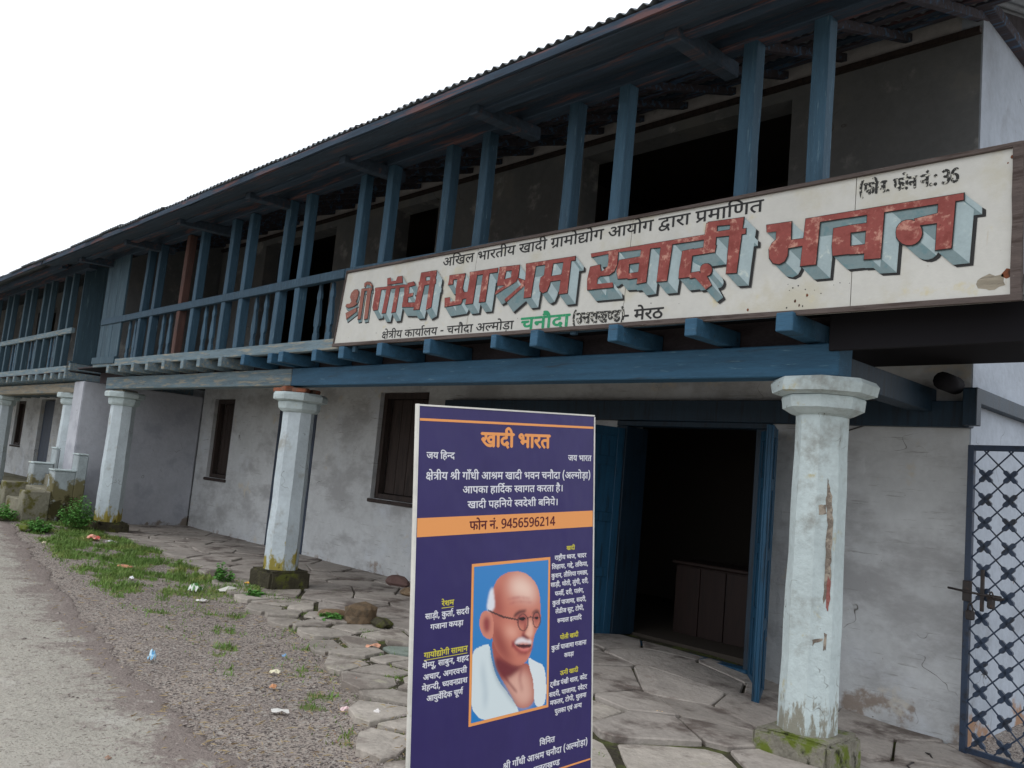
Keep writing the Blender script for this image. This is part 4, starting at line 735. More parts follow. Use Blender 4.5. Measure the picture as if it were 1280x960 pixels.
67:"89 551 0 551 0 622 80 622 73 637 66 653 60 669 56 686 54 705 53 724 59 772 79 815 111 849 154 875 206 891 266 896 356 888 441 862 516 820 585 763 649 694 704 615 620 615 516 730 401 801 283 824 240 821 203 811 174 794 152 773 138 745 134 714 135 695 138 677 144 662 150 647 157 634 165 622 273 622 273 551 170 551 170 0 89 0",
68:"-185 615 -195 638 -204 661 -211 682 -216 703 -219 726 -220 748 -215 788 -201 825 -178 854 -147 877 -107 891 -61 896 -24 893 10 883 39 868 64 845 88 815 108 778 127 735 146 681 163 622 273 622 273 551 170 551 170 0 89 0 89 551 0 551 0 622 87 622 68 685 48 737 28 776 6 803 -23 820 -57 825 -81 822 -102 814 -118 800 -130 782 -137 759 -139 733 -138 711 -135 690 -129 672 -122 653 -114 634 -105 615",
69:"-248 -12 -212 1 -174 8 -136 11 -90 7 -51 -6 -20 -28 3 -56 17 -90 22 -129 17 -167 1 -201 -24 -229 -59 -250 -105 -264 -157 -268 -218 -263 -275 -247 -324 -222 -370 -188 -414 -147 -455 -100 -394 -57 -369 -87 -344 -114 -320 -136 -296 -155 -271 -170 -246 -182 -218 -189 -188 -194 -157 -196 -99 -188 -63 -163 -51 -122 -54 -102 -62 -85 -76 -73 -92 -64 -111 -59 -131 -57 -157 -58 -180 -62 -201 -69 -222 -79",
70:"-63 -245 -80 -251 -98 -257 -116 -262 -135 -265 -154 -267 -173 -268 -219 -264 -259 -250 -290 -228 -314 -200 -328 -165 -333 -126 -328 -90 -312 -57 -287 -29 -253 -7 -211 7 -162 11 -115 8 -70 -2 -31 -17 5 -37 38 -62 68 -90 95 -121 122 -155 145 -189 83 -228 47 -177 10 -134 -27 -101 -66 -77 -110 -62 -156 -57 -187 -59 -213 -66 -233 -76 -247 -91 -256 -108 -259 -128 -256 -151 -248 -169 -234 -181 -217 -189 -198 -194 -178 -196 -152 -195 -130 -190 -109 -184 -88 -175",
75:"-169 615 -183 663 -197 706 -210 740 -225 767 -240 789 -256 804 -273 814 -294 821 -315 823 -336 822 -354 818 -370 814 -385 809 -409 882 -382 890 -351 894 -318 896 -284 893 -252 885 -224 870 -199 850 -175 820 -154 784 -133 738 -113 681 -94 615",
76:"-179 615 -196 639 -213 659 -228 674 -243 684 -258 692 -272 698 -295 702 -320 703 -340 702 -361 697 -382 690 -402 682 -428 751 -413 757 -396 763 -380 767 -363 770 -345 772 -326 773 -297 771 -270 763 -246 752 -224 736 -204 715 -187 692 -183 694 -196 726 -209 753 -222 774 -235 792 -249 805 -263 815 -279 822 -297 826 -316 827 -338 826 -356 823 -372 818 -386 813 -409 882 -382 890 -351 894 -318 896 -284 893 -252 885 -224 870 -199 850 -175 820 -154 784 -133 738 -113 681 -94 615",
79:"170 551 170 0 89 0 89 551 0 551 0 622 273 622 273 551;90 615 76 663 62 706 48 740 34 767 19 789 3 804 -14 814 -35 821 -56 823 -77 822 -95 818 -111 814 -126 809 -150 882 -123 890 -92 894 -59 896 -25 893 7 885 34 870 60 850 84 820 106 784 126 738 146 681 165 615",
80:"170 551 170 0 89 0 89 551 0 551 0 622 273 622 273 551;80 615 63 639 46 659 30 674 16 684 1 692 -14 698 -36 702 -61 703 -81 702 -102 697 -123 690 -143 682 -169 751 -154 757 -137 763 -121 767 -104 770 -86 772 -67 773 -38 771 -11 763 13 752 35 736 55 715 72 692 76 694 63 726 50 753 37 774 24 792 10 805 -4 815 -20 822 -38 826 -57 827 -79 826 -97 823 -112 818 -127 813 -150 882 -123 890 -92 894 -59 896 -25 893 7 885 34 870 60 850 84 820 106 784 126 738 146 681 165 615",
81:"-179 -44 -156 -40 -131 -39 -88 -42 -48 -50 -12 -64 20 -83 50 -107 78 -133 103 -162 128 -194 151 -227 94 -268 61 -220 27 -180 -6 -150 -42 -130 -82 -117 -125 -113 -137 -113 -148 -114 -158 -116 -167 -118",
96:"358 222 339 221 319 219 300 215 282 210 264 204 248 197 219 217 192 239 169 263 151 289 140 320 137 352 140 378 147 400 154 412 164 424 174 433 190 443 208 452 228 458 250 462 278 464 308 465 401 465 401 551 0 551 0 622 592 622 592 551 482 551 482 394 298 394 272 393 254 391 242 387 232 381 221 366 217 347 220 325 231 306 246 291 261 277 292 286 327 292 362 294 408 290 450 277 485 256 512 229 529 194 534 154 529 112 512 75 485 44 447 20 397 5 337 0 275 5 215 20 162 44 112 76 66 115 25 158 86 207 124 166 164 132 202 106 243 89 289 78 337 74 401 82 440 109 453 152 450 173 442 191 428 204 410 214 386 220;257 -134 261 -112 274 -93 291 -80 312 -76 333 -80 351 -93 363 -112 367 -134 363 -157 351 -176 333 -188 312 -192 291 -188 274 -176 261 -157",
104:"194 622 275 622 275 0 194 0",
179:"623 551 623 0 542 0 542 325 521 316 498 308 476 302 450 297 421 294 390 293 358 294 327 297 298 303 272 310 247 318 225 326 196 307 172 288 153 270 139 252 131 231 128 208 130 188 138 168 146 155 159 143 174 134 193 126 218 121 247 120 258 120 269 121 264 139 263 157 265 176 272 192 283 202 304 213 328 216 353 213 374 204 391 190 403 173 411 154 413 136 410 111 400 92 391 82 379 73 365 66 377 51 390 36 402 22 415 8 431 -7 448 -24 390 -65 372 -45 355 -24 338 -4 323 16 309 35 298 53 286 51 272 50 258 50 245 50 208 52 172 59 141 70 113 86 90 105 71 126 57 151 49 177 46 205 50 239 61 270 80 296 105 320 133 342 164 361 137 381 114 403 97 426 84 450 77 478 74 507 78 540 92 570 114 596 145 616 185 628 231 632 270 629 306 619 338 603 362 581 377 551 382 515 379 485 372 457 359 434 342 413 320 392 295 373 315 369 336 366 357 364 379 364 409 365 438 369 464 374 490 383 517 396 542 411 542 551 453 551 453 622 727 622 727 551;153 502 155 481 162 461 174 442 189 426 208 411 228 399 269 432 295 469 303 506 299 528 286 548 272 558 253 564 229 566 208 564 189 558 174 549 162 536 155 520",
181:"-190 615 -203 638 -215 663 -226 688 -233 713 -238 738 -240 762 -235 803 -220 837 -196 862 -164 881 -126 892 -85 896 -64 895 -44 893 -26 890 -9 885 7 879 21 872 -1 806 -18 814 -37 821 -57 826 -78 827 -102 825 -123 817 -139 804 -151 788 -158 769 -160 747 -159 725 -154 703 -146 682 -136 661 -123 638 -108 615",
188:"0 622 410 622 410 551 0 551;509 200 496 190 481 178 464 166 446 153 425 142 402 132 376 124 347 120 317 118 269 123 226 137 190 161 163 192 146 231 141 275 142 294 147 312 154 330 162 345 173 359 185 371 38 369 38 441 331 441 349 441 367 440 382 440 389 440 382 370 350 370 314 367 282 359 256 346 237 327 225 303 221 274 224 248 234 226 250 210 270 198 293 190 317 188 349 190 379 198 404 210 428 226 450 244 469 262",
197:"251 146 195 152 148 172 114 205 104 221 95 241 88 263 83 288 80 318 79 352 79 551 0 551 0 622 481 622 481 551 420 551 420 321 419 295 416 271 412 250 405 232 396 214 385 198 370 183 351 170 331 160 308 152 280 147;249 217 280 220 304 231 321 249 330 267 336 288 337 305 339 327 339 353 339 551 160 551 160 353 160 329 162 308 164 291 170 270 178 251 190 237 206 226 225 219",
198:"0 622 363 622 363 551 0 551;45 242 46 264 51 286 58 305 68 322 80 338 93 351 113 366 137 378 163 388 193 394 230 398 272 399 380 399 380 328 291 328 254 327 223 325 200 322 181 317 164 309 150 299 137 284 129 263 126 237 130 205 143 173 163 142 191 111 228 76 271 40 217 -12 187 14 158 42 132 68 107 95 86 123 68 151 56 180 48 211",
201:"482 178 457 159 429 141 400 125 367 113 327 105 283 103 235 107 193 121 158 144 132 173 116 210 111 251 112 269 115 286 120 303 127 319 137 334 148 348 119 362 93 380 72 402 55 427 45 458 42 493 46 530 60 564 83 592 112 614 148 628 187 632 220 629 250 619 276 604 295 584 307 559 311 531 307 501 293 471 271 443 210 482 219 492 226 504 229 515 230 526 228 541 220 554 206 565 184 568 166 566 150 558 136 546 125 530 118 511 116 489 118 469 123 452 132 438 143 426 156 416 172 409 188 404 205 400 223 397 243 401 265 404 288 405 300 405 312 404 324 403 333 402 326 332 319 333 312 333 304 333 298 333 267 331 241 324 220 312 204 297 194 277 191 254 194 229 204 208 220 193 240 182 265 175 292 173 325 175 356 183 382 195 405 210 427 227 445 245",
202:"0 622 373 622 373 551 0 551;204 298 204 244 200 220 190 202 174 192 153 188 137 190 119 197 102 209 85 224 69 241 56 260 46 280 39 299 37 318 40 339 50 355 62 363 78 367 98 369 385 369 385 298",
210:"0 622 515 622 515 551 0 551;537 349 516 354 494 356 478 355 461 351 445 344 429 334 412 319 397 300 382 276 368 245 356 208 279 232 288 261 299 289 311 313 296 324 280 334 264 342 247 348 228 352 209 353 185 350 164 343 148 330 136 313 128 293 126 271 128 246 136 222 148 198 164 175 185 151 210 126 239 100 273 71 309 40 255 -12 218 21 182 53 149 84 119 114 94 145 73 176 58 207 48 241 45 275 48 308 56 337 70 362 87 382 108 398 130 410 155 419 180 424 204 426 232 424 260 419 284 412 308 401 332 386 354 370 396 401 446 420 500 426 514 426 530 424 544 421 556 417",
215:"369 322 398 323 425 324 442 326 460 329 478 332 486 260 461 256 435 253 408 252 380 251 352 252 322 254 292 258 262 264 235 270 212 277 198 269 183 260 167 253 196 218 228 182 264 146 301 110 340 75 380 42 326 -12 290 20 254 54 220 87 189 119 159 151 133 181 110 209 89 234 73 256 60 275 51 292 46 305 41 323 40 340 44 358 55 376 67 385 84 391 104 393 127 390 148 382 159 373 171 362 181 350 193 364 203 380 210 398 214 418 216 438 217 458 216 486 212 512 207 534 201 551 0 551 0 622 403 622 403 551 281 551 288 532 293 511 297 486 298 458 297 431 294 407 288 385 281 366 272 348 262 333 297 327 333 323",
256:"172 -24 125 43 393 205 393 551 208 551 208 234 205 211 196 193 180 182 160 178 143 180 124 187 106 199 89 214 73 231 60 250 50 270 43 289 41 308 44 329 54 345 66 353 82 357 102 359 127 359 127 551 0 551 0 622 578 622 578 551 474 551 474 0 393 0 393 122",
269:"127 65 80 132 326 281 300 313 275 339 254 358 232 370 207 378 181 380 162 379 143 376 124 372 104 365 81 355 55 343 27 417 50 427 74 436 98 444 123 451 151 455 179 456 205 455 229 450 251 444 272 434 293 420 314 402 335 382 358 356 382 326 382 551 0 551 0 622 566 622 566 551 463 551 463 0 382 0 382 234",
274:"45 53 214 153 181 161 152 175 128 194 113 213 100 234 91 258 84 285 80 319 79 358 79 551 0 551 0 622 583 622 583 551 479 551 479 0 398 0 398 193 92 -13;398 551 160 551 160 369 160 344 161 322 163 304 167 282 172 266 180 252 190 240 208 227 232 220 262 217 287 219 313 226 337 236 360 249 380 264 398 280",
284:"243 40 195 107 447 258 410 266 374 275 342 284 312 293 283 304 257 314 228 295 198 276 168 258 138 239 107 220 76 202 28 270 55 283 82 297 108 312 133 326 158 340 183 354 152 379 127 404 110 428 98 452 91 478 89 503 94 536 108 567 132 594 163 615 202 628 247 632 288 628 325 616 356 596 380 569 394 536 399 500 397 473 389 446 376 422 360 401 341 380 319 361 350 350 385 340 423 330 462 322 501 315 537 310 537 551 461 551 461 622 722 622 722 551 618 551 618 0 537 0 537 234;168 497 170 481 176 463 185 446 199 428 221 410 248 393 268 408 286 425 300 442 310 460 316 480 318 500 316 520 309 537 298 550 283 559 265 564 244 566 225 564 208 558 192 549 179 536 171 518",
418:"498 159 461 163 427 177 398 198 376 226 362 261 358 300 358 302 358 304 342 312 324 318 305 323 284 326 269 311 251 298 232 286 212 274 190 264 167 254 198 219 234 183 272 146 311 111 353 75 395 42 341 -12 303 20 265 54 230 87 197 119 166 151 138 181 113 209 92 234 75 256 62 275 52 292 46 305 42 323 40 340 44 358 55 376 67 385 84 391 104 393 127 390 148 382 159 373 171 362 181 349 204 363 224 380 238 399 248 420 254 443 256 468 255 491 251 514 246 534 239 551 0 551 0 622 801 622 801 551 320 551 329 525 334 494 336 458 335 434 331 411 325 390 343 385 361 380 378 373 391 390 409 406 428 419 452 429 479 435 510 437 549 434 585 425 618 410 647 389 675 364 700 336 723 304 745 268 764 232 701 198 671 250 640 294 611 326 581 350 547 364 512 369 486 367 465 359 449 348 438 333 431 316 429 298 431 276 438 258 450 246 465 237 482 232 500 230 515 231 530 232 545 236 561 242 585 175 569 169 553 165 538 162 517 160",
441:"89 551 0 551 0 622 87 622 68 685 48 737 28 776 6 803 -23 820 -57 825 -81 822 -102 814 -118 800 -130 782 -137 759 -139 733 -138 711 -135 690 -129 672 -122 653 -114 634 -105 615 -185 615 -195 638 -204 661 -211 682 -216 703 -219 726 -220 748 -215 788 -201 825 -178 854 -147 877 -107 891 -61 896 -33 894 -8 889 14 880 34 868 53 852 71 833 84 852 101 868 121 880 144 889 170 894 198 896 219 895 239 893 257 890 274 885 290 879 304 872 282 806 264 814 246 821 226 826 205 827 181 825 160 817 144 804 132 788 125 769 123 747 123 746 123 746 130 728 137 709 144 689 150 668 156 645 163 622 273 622 273 551 170 551 170 0 89 0",
521:"341 -12 311 14 283 42 256 68 232 95 211 123 194 151 181 180 173 211 170 242 171 260 175 277 182 292 190 306 200 319 210 329 38 327 38 399 511 399 511 551 0 551 0 622 696 622 696 551 592 551 592 0 511 0 511 328 395 328 365 327 339 325 320 322 303 317 287 309 274 299 261 283 254 262 251 237 255 205 268 173 288 142 316 111 352 76 395 40",
529:"227 -125 192 -123 158 -116 129 -104 103 -89 81 -70 64 -48 51 -24 43 4 40 33 44 70 55 103 73 132 97 155 128 174 163 187 154 213 148 242 146 272 148 300 153 325 162 348 173 367 187 385 202 401 226 418 254 433 284 443 316 450 352 455 390 456 395 456 395 551 0 551 0 622 634 622 634 551 476 551 476 385 427 385 391 384 359 382 334 378 311 372 291 365 273 355 248 331 232 300 227 262 231 229 245 199 266 174 297 155 339 144 390 140 394 140 399 140 404 140 411 141 407 160 406 176 408 197 415 214 427 226 441 233 457 238 473 240 499 237 521 229 538 216 551 199 559 181 561 162 559 142 553 125 544 112 532 100 517 91 501 83 585 -138 516 -166 459 -6 430 -36 397 -65 362 -90 324 -109 278 -121;119 34 123 5 134 -19 152 -36 176 -47 202 -54 229 -56 257 -54 284 -47 309 -37 332 -23 354 -7 374 11 393 30 412 51 428 72 418 71 409 70 401 70 394 70 362 71 329 76 296 83 265 94 236 109 210 127 186 119 164 108 145 94 131 77 122 56",
533:"434 -169 420 -147 407 -124 394 -101 382 -79 372 -58 363 -39 350 -41 336 -42 321 -43 306 -43 267 -41 229 -35 194 -25 162 -11 133 8 110 30 92 57 81 90 78 126 82 163 93 198 111 228 93 243 76 261 62 280 51 302 44 326 42 352 44 378 52 400 59 412 69 424 79 433 95 444 113 452 131 458 152 462 176 464 202 465 315 465 315 551 0 551 0 622 554 622 554 551 396 551 396 394 203 394 176 393 159 391 147 387 137 381 126 366 122 347 125 326 135 307 144 296 156 285 168 275 203 289 243 298 285 301 303 301 323 300 342 298 355 296 350 223 331 226 311 227 289 228 250 225 217 216 192 200 173 181 162 157 158 130 161 104 168 82 181 65 198 52 217 42 240 36 263 31 287 29 310 28 314 28 320 28 325 28 332 29 329 38 328 48 326 57 326 64 328 85 335 102 347 114 361 121 377 126 393 128 419 125 441 117 458 104 471 87 479 69 481 50 479 30 475 14 467 0 457 -10 444 -19 430 -25 439 -42 449 -59 459 -76 471 -93 484 -114 500 -136",
536:"264 -11 212 -7 165 7 128 29 100 58 83 95 77 136 80 170 91 202 108 230 91 245 75 263 61 282 51 303 44 327 42 352 44 378 52 400 59 412 69 424 79 433 95 444 113 452 131 458 152 462 176 464 202 465 270 465 270 551 0 551 0 622 699 622 699 551 595 551 595 -12 514 -12 514 101 498 85 478 68 456 51 432 35 404 20 374 7 341 -3 304 -9;514 551 351 551 351 394 203 394 176 393 159 391 147 387 137 381 126 366 122 347 125 326 134 308 143 296 154 286 166 277 199 290 237 297 277 300 292 300 309 298 328 297 346 295 361 293 373 290 367 218 348 221 327 224 305 226 282 227 244 225 213 217 189 204 172 188 161 166 158 141 161 116 171 95 188 79 209 68 235 61 265 59 315 64 362 78 403 101 441 132 479 169 514 211",
549:"826 551 826 0 745 0 745 191 725 179 704 168 682 159 658 152 631 147 601 146 575 147 551 152 528 160 508 169 490 181 475 194 461 211 449 230 440 250 207 250 207 213 205 193 200 177 192 166 177 155 159 151 140 154 119 164 105 173 92 183 80 196 69 209 59 223 50 237 42 258 39 278 42 295 52 308 64 315 80 320 100 321 126 321 126 551 0 551 0 622 930 622 930 551;207 321 427 321 426 339 426 358 426 551 207 551;745 551 507 551 507 369 507 344 508 322 510 304 514 282 520 266 527 252 537 240 555 227 580 220 610 217 636 219 661 226 685 236 707 249 727 264 745 280",
564:"316 0 274 2 233 8 197 18 164 31 136 50 113 74 96 102 85 136 82 175 89 218 109 255 143 286 127 302 112 321 100 341 91 364 86 391 84 420 84 551 0 551 0 622 599 622 599 551 495 551 495 334 430 272 376 272 339 271 305 270 278 267 254 263 232 256 212 248 184 229 167 203 162 171 164 148 171 128 183 112 198 100 217 90 238 83 262 79 287 76 313 75 346 76 379 81 408 88 437 98 465 110 491 123 518 47 490 35 457 24 423 14 387 6 351 2;414 356 414 551 219 551;164 438 165 409 169 384 176 364 185 346 198 331 214 319 253 328 298 335 346 337 164 521;67 -165 315 -12 355 -12 501 -192 442 -230 325 -85 114 -230",
795:"213 -165 168 -94 130 -15 103 68 84 155 72 247 68 337 72 428 83 519 102 604 130 684 167 762 213 832 294 832 253 760 217 681 190 599 169 514 157 425 153 336 157 249 169 159 189 74 216 -10 253 -91 295 -165",
796:"60 -165 101 -93 137 -13 164 69 184 154 196 243 200 330 196 418 184 508 164 594 137 677 101 758 59 832 141 832 186 761 224 681 251 598 270 511 282 419 286 329 282 239 270 148 251 63 224 -18 186 -96 141 -165",
799:"46 -129 56 -89 65 -46 74 -3 83 40 90 80 95 116 192 116 199 105 189 69 177 29 162 -11 146 -52 129 -92 113 -129",
800:"49 338 291 338 291 256 49 256",
801:"72 54 74 76 80 94 90 106 110 117 133 121 157 117 178 106 188 94 194 76 196 54 194 32 188 15 178 2 164 -7 149 -12 133 -14 110 -10 90 2 80 15 74 32",
804:"261 0 261 446 261 475 262 506 262 538 263 570 264 598 265 622 250 607 238 594 224 582 206 567 134 508 87 568 274 714 347 714 347 0",
805:"47 76 218 262 249 296 277 328 302 357 323 385 341 413 355 440 365 468 372 499 374 530 371 565 360 595 342 618 319 635 291 646 259 649 230 647 201 640 176 630 151 616 127 600 104 582 54 640 81 662 112 682 144 700 180 713 219 721 260 724 318 718 368 701 409 673 439 635 458 588 464 533 462 497 454 462 442 429 426 397 405 364 382 332 355 300 325 265 293 231 156 85 156 81 492 81 492 0 47 0",
806:"229 -10 195 -9 160 -6 128 -2 98 6 68 16 40 29 40 112 69 99 100 87 132 78 164 71 196 66 227 65 281 69 326 82 358 102 381 130 395 166 400 206 395 246 378 278 350 302 313 319 267 329 214 332 149 332 149 406 214 406 263 410 304 423 336 444 359 471 373 504 378 541 374 572 363 599 344 620 320 636 290 646 256 649 223 647 192 642 164 632 138 621 112 606 88 590 43 651 69 670 100 687 134 702 171 714 213 722 256 724 320 719 374 702 415 674 445 638 463 595 469 547 464 503 450 463 426 432 396 406 358 387 315 376 315 373 367 363 412 344 446 318 471 286 486 247 491 203 484 145 462 93 427 50 377 17 310 -4",
807:"341 160 11 160 11 238 335 718 427 718 427 241 531 241 531 160 427 160 427 0 341 0;341 241 341 415 341 440 342 466 342 492 343 519 345 545 346 568 347 601 347 626 343 626 338 613 331 597 323 581 315 565 306 550 299 538 98 241",
808:"238 -10 205 -9 173 -6 142 0 113 7 87 17 64 29 64 113 79 104 97 95 116 88 137 81 158 76 180 72 201 68 222 67 240 66 287 70 328 83 360 103 384 132 399 171 404 219 399 262 385 299 361 326 328 347 286 359 236 363 218 363 198 361 176 358 156 356 138 353 123 350 79 378 106 714 443 714 443 633 183 633 164 428 183 432 208 435 226 437 246 438 266 438 307 435 347 427 382 414 414 396 442 373 464 344 481 311 492 272 495 229 488 160 465 101 429 54 379 19 314 -3",
809:"288 -10 246 -6 206 5 170 24 137 50 109 86 86 128 69 178 58 238 55 305 56 346 58 387 62 427 69 466 78 504 90 540 105 575 124 607 145 636 170 661 201 683 234 700 273 713 318 721 367 724 387 724 410 722 433 719 451 715 451 639 433 644 412 648 391 650 370 651 329 648 292 641 262 628 235 611 213 590 194 566 180 538 168 507 159 474 153 439 148 402 146 364 152 364 167 386 186 406 208 423 234 436 266 444 302 447 359 441 409 422 450 390 480 348 499 293 505 230 499 162 479 102 446 54 403 19 349 -3;287 65 323 69 356 83 382 105 403 136 415 179 419 230 416 272 405 308 387 338 362 359 329 373 290 377 262 375 236 368 213 358 193 344 176 327 162 308 152 289 146 268 144 247 146 219 151 190 160 162 172 136 189 112 208 92 231 77 258 68",
812:"190 -10 170 -9 147 -8 125 -5 106 -1 106 75 124 70 144 66 166 64 187 63 228 66 265 73 296 86 322 103 345 124 363 148 377 176 389 207 398 240 404 275 409 312 411 350 405 350 391 328 372 308 350 291 323 278 291 270 255 267 198 273 148 293 108 324 77 367 58 421 52 484 58 553 78 613 110 660 154 695 208 717 269 724 311 720 351 709 388 690 420 664 448 628 471 586 488 536 499 476 502 409 501 369 499 327 494 288 488 248 479 210 467 174 452 139 433 107 412 78 387 53 356 31 322 14 284 1 239 -7;267 337 295 339 321 346 344 356 364 371 381 387 395 406 405 426 411 447 413 467 411 496 406 525 397 552 385 578 369 602 350 622 327 637 300 646 270 649 234 645 202 631 175 609 155 578 142 535 138 484 142 442 153 406 170 376 195 355 228 341",
813:"147 414 131 416 116 421 103 430 93 443 87 460 85 482 87 505 93 523 103 535 123 546 147 550 171 546 191 535 201 523 207 505 209 482 207 460 201 443 191 430 178 421 163 416;147 -14 131 -12 116 -7 103 2 93 15 87 32 85 54 87 77 93 95 103 107 123 118 147 122 171 118 191 107 201 95 207 77 209 54 207 32 201 15 191 2 178 -7 163 -12",
}
